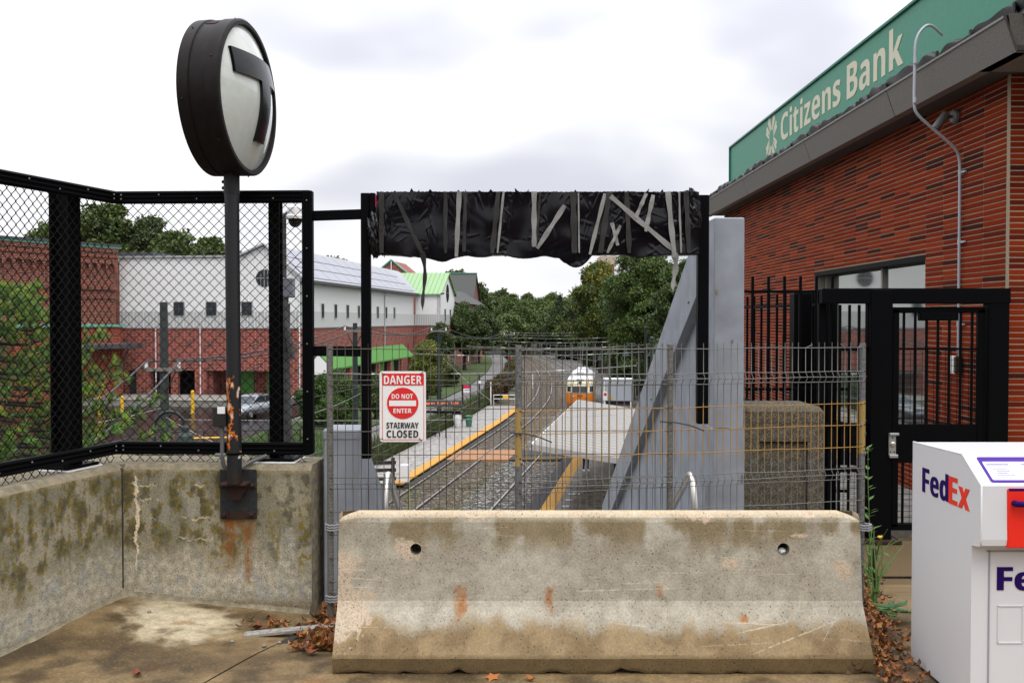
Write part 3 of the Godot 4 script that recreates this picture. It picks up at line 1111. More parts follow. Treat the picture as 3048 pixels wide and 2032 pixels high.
# ---------------------------------------------------------------- traffic barrier
func barrier() -> void:
	var w := 1024
	var h := 320
	var im := Image.create(w, h, false, Image.FORMAT_RGB8)
	var n1 := noise(1.6, 5, 61)
	var n2 := noise(12.0, 4, 62)
	var n3 := noise(60.0, 2, 63)
	var n4 := noise(4.0, 5, 64)
	var n5 := noise(30.0, 1, 65, FastNoiseLite.TYPE_CELLULAR)
	n5.fractal_type = FastNoiseLite.FRACTAL_NONE
	var chips := [[0.255, 0.03, 0.035, 0.06], [0.135, 0.27, 0.035, 0.075], [0.52, 0.03, 0.02, 0.04], [0.70, 0.055, 0.035, 0.05], [0.90, 0.045, 0.03, 0.03], [0.745, 0.36, 0.022, 0.05], [0.88, 0.18, 0.02, 0.02], [0.965, 0.39, 0.02, 0.07], [0.02, 0.62, 0.05, 0.22], [0.015, 0.36, 0.03, 0.10]]
	var cuts := []
	var r := RandomNumberGenerator.new()
	r.seed = 5
	for k in 26:
		cuts.append([r.randf(), r.randf_range(0.1, 0.85), r.randf_range(0.015, 0.09), r.randf_range(-0.08, 0.08), r.randf_range(0.0012, 0.003), r.randf_range(0.15, 0.5)])
	for q in [[0.86, 0.79, 0.10, -0.35], [0.935, 0.72, 0.05, -1.3], [0.80, 0.74, 0.06, -0.2], [0.03, 0.40, 0.04, 0.0], [0.04, 0.455, 0.05, 0.1], [0.05, 0.51, 0.06, 0.05], [0.55, 0.525, 0.14, -0.03]]:
		cuts.append([q[0], q[1], q[2], q[3], 0.0035, 0.5])
	for y in h:
		var v := (y + 0.5) / h
		var row := []
		for q in cuts:
			if absf(v - q[1]) < 0.09:
				row.append(q)
		for x in w:
			var u := (x + 0.5) / w
			var px := u * 2.91
			var py := v * 0.88
			var a := n1.get_noise_2d(px, py)
			var b := n2.get_noise_2d(px, py)
			var g := n3.get_noise_2d(px, py)
			var m := n4.get_noise_2d(px, py)
			var c := Color(0.665, 0.64, 0.58).lerp(Color(0.585, 0.555, 0.49), sm(-0.35, 0.35, a + 0.4 * m))
			# warm worn top edge
			c = c.lerp(Color(0.76, 0.68, 0.56), 1.0 - sm(0.03, 0.085, v + 0.02 * b))
			# olive-brown damp under the lip
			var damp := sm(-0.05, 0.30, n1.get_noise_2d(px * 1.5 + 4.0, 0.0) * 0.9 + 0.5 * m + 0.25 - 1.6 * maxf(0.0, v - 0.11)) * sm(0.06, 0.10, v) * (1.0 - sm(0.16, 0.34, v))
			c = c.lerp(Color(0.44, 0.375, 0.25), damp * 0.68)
			# wet, brown foot with a ragged upper edge
			var edge := 0.715 + 0.10 * n1.get_noise_2d(px * 1.3 + 20.0, 1.0) + 0.05 * m - 0.04 * sm(0.0, 0.3, u) * (1.0 - sm(0.3, 0.5, u)) + 0.12 * (1.0 - sm(0.0, 0.07, u))
			var wet := sm(edge - 0.03, edge + 0.06, v + 0.03 * b)
			c = c.lerp(Color(0.535, 0.45, 0.32).lerp(Color(0.44, 0.36, 0.24), sm(-0.3, 0.4, m)), wet * 0.9)
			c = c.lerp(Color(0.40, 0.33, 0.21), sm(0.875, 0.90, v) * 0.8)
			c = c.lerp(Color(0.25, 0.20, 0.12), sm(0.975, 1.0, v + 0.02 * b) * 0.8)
			# paler middle
			c = c.lerp(Color(0.70, 0.68, 0.63), sm(0.0, 0.4, a) * sm(0.3, 0.5, v) * (1.0 - wet) * 0.5)
			# rust
			for q in [[0.235, 0.60, 0.013, 0.10], [0.405, 0.565, 0.007, 0.07], [0.615, 0.52, 0.006, 0.05], [0.77, 0.70, 0.008, 0.03]]:
				var k := (1.0 - sm(0.0, 1.5, absf(u - q[0] + 0.006 * m + 0.004 * b) / q[2] + 0.5 * b)) * (1.0 - sm(0.1, 1.2, absf(v - q[1]) / q[3] + 0.9 * b))
				c = c.lerp(Color(0.62, 0.38, 0.19), k * 0.75)
			# broken, lighter concrete
			for q in chips:
				var k := Vector2((u - q[0]) / q[2], (v - q[1]) / q[3]).length() + 0.9 * b + 0.35 * m
				c = c.lerp(Color(0.80, 0.72, 0.61).lerp(Color(0.62, 0.56, 0.50), sm(0.0, 0.3, g)), (1.0 - sm(0.62, 0.9, k)) * 0.85)
			for q in row:
				var along: float = (u - q[0]) / q[2]
				if absf(along) < 1.0 and absf(v - q[1] - q[3] * (u - q[0]) * 3.0 - 0.004 * b) < q[4] and b + 0.2 > -0.12:
					c = c.lerp(Color(0.84, 0.79, 0.70), q[5] * (1.0 - along * along))
			c *= 1.0 + 0.09 * b + 0.11 * g
			# pin holes
			var pit := n5.get_noise_2d(px, py)
			if pit < -0.93 and a + m * 1.4 > -0.12:
				c *= 0.42
			im.set_pixel(x, y, Color(c.r, c.g, c.b))
	T.barrier = ImageTexture.create_from_image(im)
	var m := uvmat("barrier_concrete", T.barrier, 0.85, T.barrier, 0.45)
	var L := 2.905
	var t := thing("concrete_barrier", "weathered concrete traffic barrier with two lifting holes, blocking the stairway", "barrier", P(-0.965, 0, 5.295))
	t.scale = Vector3(1.0, 1.012, 1.0)
	# cross-section: y, inset from the front foot
	var pr := [Vector2(0, 0.012), Vector2(0.085, 0.0), Vector2(0.10, 0.01), Vector2(0.315, 0.165), Vector2(0.345, 0.18), Vector2(0.765, 0.228), Vector2(0.79, 0.238), Vector2(0.806, 0.258), Vector2(0.81, 0.285)]
	var b := MB.new()
	var uvy := func(y: float) -> float:
		return 1.0 - (y / 0.81) * 0.955
	var nx := 60
	var wob := noise(1.3, 3, 71)
	for k in pr.size() - 1:
		var lo: Vector2 = pr[k]
		var hi: Vector2 = pr[k + 1]
		if k == 4:
			continue
		for i in nx:
			var xs := [float(i) / nx, float(i + 1) / nx]
			var p := []
			for q in [[0, lo], [1, lo], [1, hi], [0, hi]]:
				var xx: float = xs[q[0]]
				var pp: Vector2 = q[1]
				var en := 0.0
				var wy := 0.0
				if pp.x >= 0.79:
					var ex: float = minf(xx, 1.0 - xx) * L
					en = 0.035 * (1.0 - sm(0.0, 0.09, ex)) * (pp.x - 0.765) / 0.045
				if k == 0 and pp.x < 0.01:
					wy = 0.018 * maxf(0.0, wob.get_noise_1d(xx * 9.0)) * 3.0
				p.append(Vector3(xx * L, pp.x - en + wy, -pp.y - 0.004 * wob.get_noise_2d(xx * 6.0, pp.x * 3.0) * (1.0 if k == 1 or k == 0 else 0.0)))
			var v0: float = uvy.call(lo.x)
			var v1: float = uvy.call(hi.x)
			b.quad(p[0], p[1], p[2], p[3], Vector3(0, 0.2, 1), [Vector2(xs[0], v0), Vector2(xs[1], v0), Vector2(xs[1], v1), Vector2(xs[0], v1)])
	# upper face with the two holes left open
	var lo: Vector2 = pr[4]
	var hi: Vector2 = pr[5]
	var face := func(x: float, y: float) -> Vector3:
		return Vector3(x, y, -lerpf(lo.y, hi.y, (y - lo.x) / (hi.x - lo.x)))
	var xs := [0.0, 0.375, 0.485, 2.42, 2.53, L]
	var ys := [lo.x, 0.565, 0.675, hi.x]
	var fq := func(x0: float, x1: float, y0: float, y1: float) -> void:
		var n: int = maxi(1, int((x1 - x0) / 0.12))
		for i in n:
			var a := lerpf(x0, x1, float(i) / n)
			var c := lerpf(x0, x1, float(i + 1) / n)
			b.quad(face.call(a, y0), face.call(c, y0), face.call(c, y1), face.call(a, y1), Vector3(0, 0, 1), [Vector2(a / L, uvy.call(y0)), Vector2(c / L, uvy.call(y0)), Vector2(c / L, uvy.call(y1)), Vector2(a / L, uvy.call(y1))])
	for i in 5:
		for j in 3:
			if j == 1 and (i == 1 or i == 3):
				var ce := Vector2((xs[i] + xs[i + 1]) / 2, (ys[j] + ys[j + 1]) / 2)
				var hh := 0.055
				var prev := []
				for s in 25:
					var an := TAU * s / 24.0
					var cd := Vector2(cos(an), sin(an))
					var sq := cd / maxf(absf(cd.x), absf(cd.y)) * hh
					var cur := [ce + cd * (0.031 if i == 1 else 0.034), ce + sq]
					if s > 0:
						var q := [prev[0], prev[1], cur[1], cur[0]]
						var pp := []
						var uu := []
						for z in q:
							pp.append(face.call(z.x, z.y))
							uu.append(Vector2(z.x / L, uvy.call(z.y)))
						b.quad(pp[0], pp[1], pp[2], pp[3], Vector3(0, 0, 1), uu)
					prev = cur
			else:
				fq.call(xs[i], xs[i + 1], ys[j], ys[j + 1])
	# back and ends
	for k in pr.size() - 2:
		var a: Vector2 = pr[k]
		var c: Vector2 = pr[k + 1]
		b.quad(Vector3(0, a.x, a.y - 0.61), Vector3(L, a.x, a.y - 0.61), Vector3(L, c.x, c.y - 0.61), Vector3(0, c.x, c.y - 0.61), Vector3(0, 0.2, -1), [Vector2(0, 0.5), Vector2(1, 0.5), Vector2(1, 0.55), Vector2(0, 0.55)])
		for q in [0.0, L]:
			b.quad(Vector3(q, a.x, -a.y), Vector3(q, c.x, -c.y), Vector3(q, c.x, c.y - 0.61), Vector3(q, a.x, a.y - 0.61), Vector3(q - 0.5, 0, 0), [Vector2(0.02, uvy.call(a.x)), Vector2(0.02, uvy.call(c.x)), Vector2(0.1, uvy.call(c.x)), Vector2(0.1, uvy.call(a.x))])
	for i in nx:
		var xa := float(i) / nx
		var xb := float(i + 1) / nx
		var ya := 0.81 - 0.035 * (1.0 - sm(0.0, 0.09, minf(xa, 1.0 - xa) * L))
		var yb := 0.81 - 0.035 * (1.0 - sm(0.0, 0.09, minf(xb, 1.0 - xb) * L))
		b.quad(Vector3(xa * L, ya, -0.285), Vector3(xb * L, yb, -0.285), Vector3(xb * L, yb, -0.345), Vector3(xa * L, ya, -0.345), Vector3.UP, [Vector2(xa, 0.035), Vector2(xb, 0.035), Vector2(xb, 0.0), Vector2(xa, 0.0)])
	obj("barrier_body", b, m, t)
	for i in [1, 3]:
		var ce := Vector2((xs[i] + xs[i + 1]) / 2, 0.62)
		var f: Vector3 = face.call(ce.x, ce.y)
		var hb := MB.new()
		var rr := 0.031 if i == 1 else 0.034
		for s in 24:
			var a0 := TAU * s / 24.0
			var a1 := TAU * (s + 1) / 24.0
			var q0 := Vector3(cos(a0) * rr, sin(a0) * rr, 0)
			var q1 := Vector3(cos(a1) * rr, sin(a1) * rr, 0)
			hb.quad(f + q0, f + q1, f + q1 + Vector3(0, 0, -0.14), f + q0 + Vector3(0, 0, -0.14), -q0)
		hb.prism(disc_poly(rr, 24, Vector2(ce.x, ce.y)), 0.0, Transform3D(Basis.IDENTITY, Vector3(0, 0, f.z - 0.14)))
		obj("lifting_hole", hb, M.concrete, t)
	var paper := MB.new()
	var pts := []
	var nn := noise(30.0, 3, 77)
	for j in 8:
		for i in 12:
			var a := TAU * i / 11.0
			var rr := 0.027 * sin(PI * (j + 0.3) / 8.0)
			pts.append(Vector3(2.478 + cos(a) * rr, 0.607 + sin(a) * rr * 0.8, -0.222 - 0.01 * j + 0.012 * nn.get_noise_2d(i * 0.3, j * 0.3)))
	paper.sheet(pts, 12, Vector3(0, 0, 1))
	var pp := obj("crumpled_paper", paper, M.white_paint)
	pp.position = t.position
	tag(pp, "crumpled white paper stuffed into the right lifting hole of the barrier", "paper")

# ---------------------------------------------------------------- welded wire fence panels
func fence_panels() -> void:
	var zs := [1.717, 1.557, 1.522, 1.489, 1.34, 1.195, 1.047, 0.902, 0.867, 0.832, 0.685, 0.54, 0.39, 0.24, 0.205, 0.17]
	var kinks := [1, 7, 13]
	for pn in 2:
		# ends of the panel in plan
		var a: Vector3 = [P(-1.155, 0, 6.30), P(0.04, 0, 6.12)][pn]
		var z: Vector3 = [P(1.012, 0, 6.36), P(2.37, 0, 6.72)][pn]
		var t := thing("wire_fence_panel", ["brown-wired welded mesh fence panel on the left, hung with the danger sign", "galvanised welded mesh fence panel on the right with a faded yellow painted band"][pn], "fence", a, 0.0, "")
		var e := (z - a).normalized()
		var l := (z - a).length()
		var f := Vector3(-e.z, 0, e.x)
		if f.z < 0:
			f = -f
		for q in 2:
			var c: Vector3 = e * (l * q)
			var pb := MB.new()
			pb.tube([c + Vector3(0, 0.0, 0), c + Vector3(0.0, 1.745, 0)], 0.021, 12)
			var post := obj("post", pb, M.galvanised_dull if pn == 0 else M.galvanised, t)
			if pn == 1:
				tb("yellow_band", [c + Vector3(0, 1.00, 0), c + Vector3(0, 1.355, 0)], 0.0218, M.post_yellow, post, 12)
				for k in 9:
					var ch := MB.new()
					ch.ball(c + Vector3(0.016 * sin(k * 2.1 + q), 1.0 + 0.04 * k + 0.02 * sin(k * 5.0), 0) + f * 0.0165, Vector3(0.007 + 0.004 * sin(k * 1.7), 0.014 + 0.008 * sin(k * 2.9), 0.0065), 7, 4)
					obj("bare_patch", ch, M.galvanised, post)
			for y in [1.717, 1.557, 1.489, 1.34, 1.195, 1.047, 0.902, 0.832, 0.685, 0.54, 0.39, 0.24, 0.17]:
				var w := MB.new()
				w.ball(c + Vector3(0.004, y, 0) + f * 0.018, Vector3(0.011, 0.006, 0.005), 7, 4)
				obj("weld", w, M.rust, post)
		# horizontal wires; the middle wire of each kink is pushed forward
		var off := func(y: float) -> float:
			for k in kinks:
				var d: float = absf(y - zs[k + 1])
				if d < 0.035:
					return 0.028 * (1.0 - d / 0.035)
			return 0.0
		for k in zs.size():
			var y: float = zs[k]
			var pts := []
			for i in 12:
				var s := l * i / 11.0
				var dy := 0.004 * sin(i * 1.7 + k * 2.1 + pn) * sin(PI * i / 11.0)
				pts.append(e * s + Vector3(0, y + dy, 0) + f * (off.call(y) + 0.02))
			var isy: bool = pn == 1 and y < 1.36 and y > 1.03
			tb("wire", pts, 0.0027, M.wire_yellow if isy else (M.wire_old if pn == 0 else M.wire_zinc), t, 5)
		var n := int(round(l / 0.0495))
		for i in range(1, n):
			var s := l * i / n
			var bent := 0.0
			var tip := Vector3(0, 1.752, 0)
			var p := []
			var top_lean := 0.0
			if pn == 1 and i in [n - 1, n - 3, n - 9, n - 31]:
				top_lean = [0.04, -0.035, 0.05, 0.03][[n - 1, n - 3, n - 9, n - 31].find(i)]
			var dx := 0.003 * sin(i * 3.3 + pn)
			for y in [0.02, 0.1, 0.17, 0.205, 0.24, 0.39, 0.54, 0.685, 0.832, 0.867, 0.902, 1.047, 1.195, 1.34, 1.489, 1.522, 1.557, 1.717]:
				p.append(e * (s + dx) + Vector3(0, y, 0) + f * (0.0155 + off.call(y)))
			p.append(e * (s + dx + top_lean) + tip + Vector3(0, -absf(top_lean) * 0.3, 0) + f * 0.0155)
			if pn == 0:
				tb("wire", p, 0.0024, M.wire_old if i % 5 else M.rust_dark, t, 5)
			else:
				var w := tb("wire", p, 0.0024, M.wire_zinc, t, 5)
				var yb := []
				for y in [1.00 + 0.03 * sin(i * 2.2), 1.2, 1.345 + 0.02 * sin(i * 1.3)]:
					yb.append(e * (s + dx) + Vector3(0, y, 0) + f * 0.0155)
				tb("yellow_coat", yb, 0.0031, M.wire_yellow, w, 5)
	# the danger sign on the left panel
	var m = M.white_paint
	mat("sign_white", lin(0.82, 0.82, 0.80), 0.35)
	mat("sign_red", lin(0.68, 0.022, 0.025), 0.4)
	mat("ink", lin(0.012, 0.012, 0.013), 0.5)
	var t := thing("warning_sign", "white and red danger sign reading stairway closed, do not enter, on the wire fence", "sign", P(-0.686, 1.358, 6.235))
	var b := MB.new()
	b.prism(round_rect(0.291, 0.444, 0.018), 0.003)
	obj("sign_board", b, M.sign_white, t)
	var k := 0.000872
	var put := func(x: float, y: float) -> Transform3D:
		return Transform3D(Basis.IDENTITY, Vector3((x - 783.5) * k, -(y - 504.0) * k, 0.0025))
	b = MB.new()
	b.prism(round_rect(0.262, 0.074, 0.008), 0.002, put.call(786, 308))
	obj("red_header", b, M.sign_red, t)
	b = MB.new()
	for q in [[786, 742, 0.262, 0.0026], [637, 545, 0.0026, 0.345], [935, 545, 0.0026, 0.345]]:
		b.prism(round_rect(q[2], q[3], 0.001, 2), 0.002, put.call(q[0], q[1]))
	obj("red_border", b, M.sign_red, t)
	b = MB.new()
	b.prism(disc_poly(113 * k, 48), 0.002, put.call(783, 480))
	obj("red_disc", b, M.sign_red, t)
	b = MB.new()
	b.prism(round_rect(194 * k, 40 * k, 0.001, 2), 0.002, put.call(783, 480).translated(Vector3(0, 0, 0.001)))
	obj("white_bar", b, M.sign_white, t)
	var up := Vector3(0, 0, 0.0012)
	for q in [["DANGER", 785, 311, 272, 62, 0], ["DO NOT", 781, 430, 153, 34, 0], ["ENTER", 782, 534, 130, 32, 0], ["STAIRWAY", 782, 639, 232, 43, 1], ["CLOSED", 781, 701, 228, 53, 1]]:
		words("lettering", q[0], q[3] * k, q[4] * k, M.ink if q[5] == 1 else M.sign_white, t, put.call(q[1], q[2]).translated(up), 0.002)
	for q in [[645, 268, 0.6], [920, 262, -0.7], [625, 735, 0.0], [912, 742, 0.9]]:
		var c: Vector3 = put.call(q[0], q[1]).origin
		var d := Vector3(cos(q[2]) * 0.012, sin(q[2]) * -0.012, 0)
		tag(tb("cable_tie", [c - d + Vector3(0, 0, -0.02), c - d + Vector3(0, 0, 0.004), c + Vector3(0, 0, 0.006), c + d + Vector3(0, 0, 0.003), c + d + Vector3(0, 0, -0.02)], 0.0022, M.ink, t, 6), "", "")
	# black ties and pale ropes that hold the panels
	for q in [[0.045, 1.205, 6.12, 0.20, "black cable tie round the middle fence post"], [1.005, 1.25, 6.36, 0.22, "black cable tie round the thin post before the grey stair wall"], [1.42, 0.60, 6.45, 0.30, "long black cable tie bent low before the grey column foot"]]:
		var c := P(q[0], q[1], q[2])
		var o := tb("cable_tie", bend([c + Vector3(-0.06, 0.005, 0.025), c + Vector3(0, 0, 0.032), c + Vector3(0.03, 0, 0.03), c + Vector3(q[3] * 0.6, -0.02, 0.035), c + Vector3(q[3], -0.055, 0.03)], 0.03), 0.004, M.ink)
		tag(o, q[4], "cable tie")
	mat("rope", lin(0.42, 0.43, 0.45), 0.9, 0.0, T.speck, 10.0)
	for q in [[-1.15, 0.585, 6.30, "upper pale rope loop tying the left fence post behind the barrier"], [-1.15, 0.13, 6.30, "lower pale rope loop tying the left fence post near the ground"], [2.37, 0.50, 6.70, "pale rope loop tying the right fence post behind the barrier end"]]:
		var c := P(q[0], q[1], q[2])
		var b2 := MB.new()
		for s in 3:
			var p := []
			for i in 30:
				var an := TAU * i / 24.0
				p.append(c + Vector3(0.012 + cos(an) * 0.045, (s - 1) * 0.016 + sin(an * 9.0) * 0.003 + 0.004 * i / 30.0, sin(an) * 0.036))
			b2.tube(p, 0.007, 6)
		tag(obj("rope_tie", b2, M.rope), q[3], "rope")

# ---------------------------------------------------------------- portal frame with the wrapped sign
func portal() -> void:
	var t := thing("stair_portal", "black steel portal frame over the closed stairway", "portal frame", P(0.15, 0.9, 6.66))
	var o := t.position
	bx("post", P(-0.97, 1.86, 6.62) - o, Vector3(0.062, 1.76, 0.062), M.black_steel, t, 0.005)
	bx("post", P(1.288, 1.97, 6.73) - o, Vector3(0.074, 1.54, 0.074), M.black_steel, t, 0.005)
	bx("lintel", P(0.155, 2.36, 6.66) - o, Vector3(2.20, 0.04, 0.06), M.black_steel, t, 0.004)
	for y in [2.60, 1.692]:
		var a := C0 + N1 * 0.09 + N2 * 0.09 + E1 * 1.33 + Vector3(0, y, 0)
		var z := P(-0.985, y, 6.60)
		var bs := yaw_basis(z - a)
		bx("strut", (a + z) * 0.5 - o, Vector3((z - a).length() + 0.08, 0.068, 0.012), M.black_steel, t, 0.003, bs)
	# sign box under the wrapping
	var sb := thing("wrapped_sign", "sign box wrapped in torn black plastic sheeting and duct tape over the stairway", "wrapped sign", P(0.155, 2.54, 6.62))
	bx("sign_box", Vector3(-0.03, 0, 0), Vector3(2.12, 0.37, 0.085), mat("sign_magenta", lin(0.65, 0.02, 0.10), 0.4), sb, 0.004)
	bx("frame_end", Vector3(-1.075, 0.005, 0.002), Vector3(0.035, 0.385, 0.10), M.black_steel, sb, 0.003)
	var pl := mat("black_plastic", lin(0.0035, 0.0035, 0.005), 0.13, 0.0, null, 1.0, null)
	pl.uv1_triplanar = true
	pl.uv1_world_triplanar = true
	pl.uv1_scale = Vector3(1.5, 1.1, 1.5)
	pl.metallic_specular = 0.42
	var tapes := [0.10, 0.34, 0.575, 0.86, 1.12, 1.30, 1.38, 1.55, 1.63, 1.80, 1.96, 2.06]
	var rid := noise(5.0, 3, 81)
	rid.fractal_type = FastNoiseLite.FRACTAL_RIDGED
	var nz := noise(3.0, 1, 82)
	var nf := noise(14.0, 3, 83)
	# creases: start, end, half width, height; sorted into forty slices along the sign
	var creases := []
	for k in 40:
		creases.append([])
	var rc := RandomNumberGenerator.new()
	rc.seed = 64
	for k in 280:
		var tq: float = tapes[rc.randi() % tapes.size()] + rc.randf_range(-0.03, 0.03) - 1.045
		var c0 := Vector2(tq, rc.randf_range(-0.24, 0.21))
		var an := rc.randf_range(-0.9, 0.9) + (PI if rc.randf() < 0.5 else 0.0)
		if k % 4 == 0:
			c0 = Vector2(rc.randf_range(-1.04, 1.07), 0.2)
			an = -PI / 2 + rc.randf_range(-0.7, 0.7)
		elif k % 4 == 1:
			c0 = Vector2(tq, rc.randf_range(0.0, 0.2))
			an = -PI / 2 + rc.randf_range(-0.3, 0.3)
		var ln := rc.randf_range(0.05, 0.17)
		var c1 := c0 + Vector2(cos(an), sin(an)) * ln
		var cr := [c0, c1, rc.randf_range(0.004, 0.010), rc.randf_range(0.0010, 0.0038) * (-1.0 if rc.randf() < 0.35 else 1.0)]
		var i0 := int((minf(c0.x, c1.x) + 1.045 - 0.04) / 2.12 * 40.0)
		var i1 := int((maxf(c0.x, c1.x) + 1.045 + 0.04) / 2.12 * 40.0)
		for i in range(maxi(0, i0), mini(39, i1) + 1):
			creases[i].append(cr)
	var b := MB.new()
	var nu := 420
	var nv := 84
	var pts := []
	var x0 := -1.045
	var x1 := 1.075
	for j in nu + 1:
		var f := float(j) / nu
		var x := lerpf(x0, x1, f)
		var near_t := 1.0
		for q in tapes:
			near_t = minf(near_t, absf((x - x0) - q) / 0.12)
		near_t = clampf(near_t, 0.0, 1.0)
		# slack that hangs below the box
		var slack := 0.008 + 0.03 * maxf(0.0, nz.get_noise_1d(x * 1.1 + 5.0)) * near_t
		for q in [[0.42, 0.18, 0.032], [1.31, 0.11, 0.085], [0.98, 0.13, 0.026], [0.67, 0.09, 0.018], [1.17, 0.08, 0.014], [1.75, 0.15, 0.012]]:
			var k: float = (x - x0 - q[0]) / q[1]
			slack += q[2] * maxf(0.0, 1.0 - k * k)
		for i in nv:
			var ga := float(i) / (nv - 1)
			var a := ga / 0.70 * 1.6 if ga < 0.70 else 1.6 + (ga - 0.70) / 0.30 * 2.4
			var w := 0.066
			var h := 0.203
			var p := Vector3(x, 0, 0)
			var out := Vector3.ZERO
			var fa := fmod(a, 4.0)
			# round the box: front down, bottom, back up, top
			if fa < 1.6:
				var s := fa / 1.6
				p += Vector3(0, h - 2 * h * s - slack * s * s, w)
				out = Vector3(0, 0, 1)
			elif fa < 2.0:
				var s := (fa - 1.6) / 0.4
				p += Vector3(0, -h - slack * (1.0 - 0.4 * s), w - 2 * w * s)
				out = Vector3(0, -1, 0)
			elif fa < 3.6:
				var s := (fa - 2.0) / 1.6
				p += Vector3(0, -h - slack * 0.6 * (1.0 - s) + 2 * h * s, -w)
				out = Vector3(0, 0, -1)
			else:
				var s := (fa - 3.6) / 0.4
				p += Vector3(0, h, -w + 2 * w * s)
				out = Vector3(0, 1, 0)
			if i == nv - 1:
				p = Vector3(x, h, w)
			var edge := minf(absf(p.y - h), absf(p.y + h + slack))
			var am := 0.010 + 0.010 * near_t
			if fa > 3.55:
				am *= 0.35
			# tension creases fan out from the tapes and cross the slack between them
			var dz := 0.007 * nz.get_noise_2d(x * 0.9, p.y * 1.2)
			if fa < 2.0:
				for cr in creases[mini(int(f * 40.0), 39)]:
					var q := Vector2(x, p.y)
					var ab: Vector2 = cr[1] - cr[0]
					var tt := clampf((q - cr[0]).dot(ab) / ab.length_squared(), 0.0, 1.0)
					var ds: float = (q - cr[0] - ab * tt).length() / (cr[2] * (1.0 - 0.55 * tt))
					if ds < 3.0:
						dz += cr[3] * (1.0 - tt * tt) * sm(0.0, 0.3, tt) * exp(-ds * ds)
			else:
				dz += 0.006 * rid.get_noise_2d(x * 2.3, p.y * 0.6)
			p += out * dz
			p.y += 0.005 * nf.get_noise_1d(x * 4.0) * (1.0 if fa > 3.5 or fa < 0.1 else 0.4)
			if f < 0.04:
				p.y -= 0.0
			pts.append(p)
	b.sheet(pts, nv, Vector3(0, 0, 1))
	obj("plastic_wrap", b, pl, sb)
	# gathered bunch at the right end and the flap at the left end
	for q in [[1.03, 0.05, 0.07, 0.175, 0.07, 3], [-1.06, -0.055, 0.06, 0.17, 0.085, 4], [1.0, 0.17, 0.045, 0.045, 0.05, 6], [-1.0, -0.02, 0.05, 0.19, 0.075, 9]]:
		var g := MB.new()
		var gp := []
		var ng := noise(9.0, 4, 90 + int(q[5]))
		ng.fractal_type = FastNoiseLite.FRACTAL_RIDGED
		for j in 26:
			for i in 33:
				var th := TAU * i / 32.0
				var ph := PI * (j + 0.01) / 25.02
				var dirv := Vector3(sin(ph) * cos(th), cos(ph), sin(ph) * sin(th))
				var k := 0.78 + 0.42 * ng.get_noise_3d(dirv.x * 1.0, dirv.y * 0.45, dirv.z)
				gp.append(Vector3(q[0], q[1], 0.01) + dirv * Vector3(q[2], q[3], q[4]) * k)
		g.sheet(gp, 33, Vector3.UP)
		obj("plastic_bunch", g, pl, sb)
	# shreds sticking up along the top edge
	var sh := MB.new()
	var rr := RandomNumberGenerator.new()
	rr.seed = 12
	for k in 26:
		var x := rr.randf_range(-1.0, 1.08)
		var p := Vector3(x, 0.195, rr.randf_range(0.0, 0.07))
		var w := rr.randf_range(0.006, 0.022)
		var h := rr.randf_range(0.01, 0.034)
		sh.tri(p + Vector3(-w, 0, 0), p + Vector3(w, 0, 0.01), p + Vector3(rr.randf_range(-0.02, 0.02), h, 0.012), Vector3(0, 0, 1))
	obj("torn_shreds", sh, pl, sb)
	# tape: x from the left end of the wrap, top/bottom heights
	mat("tape_grey", lin(0.47, 0.465, 0.44), 0.5, 0.0, T.speck, 8.0, T.bump, 0.3)
	mat("tape_dark", lin(0.018, 0.016, 0.014), 0.5, 0.0, T.speck, 8.0, T.bump, 0.3)
	var strips := [
		[0.035, 0.20, 0.035, -0.20, 0.042, 1], [0.115, 0.20, 0.30, -0.20, 0.034, 1], [0.455, 0.2, 0.455, -0.2, 0.032, 1],
		[0.545, 0.2, 0.525, -0.225, 0.036, 0], [0.585, 0.2, 0.575, -0.19, 0.03, 1], [0.80, 0.2, 0.76, -0.205, 0.04, 1], [0.835, 0.2, 0.795, -0.2, 0.018, 0],
		[1.035, 0.2, 1.035, -0.16, 0.040, 0], [1.075, 0.2, 1.05, -0.15, 0.02, 1], [1.235, 0.11, 1.055, -0.17, 0.038, 0], [1.29, 0.2, 1.30, -0.2, 0.05, 1], [1.325, 0.19, 1.33, -0.2, 0.012, 0],
		[1.50, 0.19, 1.40, -0.21, 0.03, 0], [1.53, 0.2, 1.47, -0.2, 0.045, 1], [1.535, 0.17, 1.96, -0.19, 0.04, 0], [1.60, -0.02, 1.515, -0.20, 0.026, 0], [1.545, 0.0, 1.585, -0.15, 0.03, 0],
		[1.77, 0.19, 1.70, 0.03, 0.03, 0], [1.815, 0.18, 1.765, -0.06, 0.034, 0], [1.91, 0.2, 1.955, -0.23, 0.042, 0], [1.985, 0.2, 2.0, -0.2, 0.016, 0], [1.64, 0.2, 1.66, -0.2, 0.04, 1], [2.03, 0.2, 2.05, -0.2, 0.04, 1],
	]
	var n := 0
	for s in strips:
		var tbm := MB.new()
		var p := []
		for j in 19:
			var f := j / 18.0
			var ce := Vector3(x0 + lerpf(s[0], s[2], f), lerpf(s[1], s[3], f), 0.084 + 0.003 * (n % 4) + 0.004 * sin(f * 9.0 + n))
			var across: Vector3 = Vector3(s[3] - s[1], s[0] - s[2], 0).normalized()
			if across.x < 0:
				across = -across
			var wv: float = s[4] * 0.86 * (0.92 + 0.14 * sin(f * 13.0 + n * 2.0)) * (0.75 + 0.25 * sm(0.0, 0.12, 1.0 - f))
			p.append(ce - across * wv * 0.5)
			p.append(ce + across * wv * 0.5 + Vector3(0, 0, 0.003 * sin(f * 21.0 + n)))
		tbm.sheet(p, 2, Vector3(0, 0, 1))
		obj("tape_strip", tbm, M.tape_grey if s[5] == 0 else M.tape_dark, sb)
		n += 1
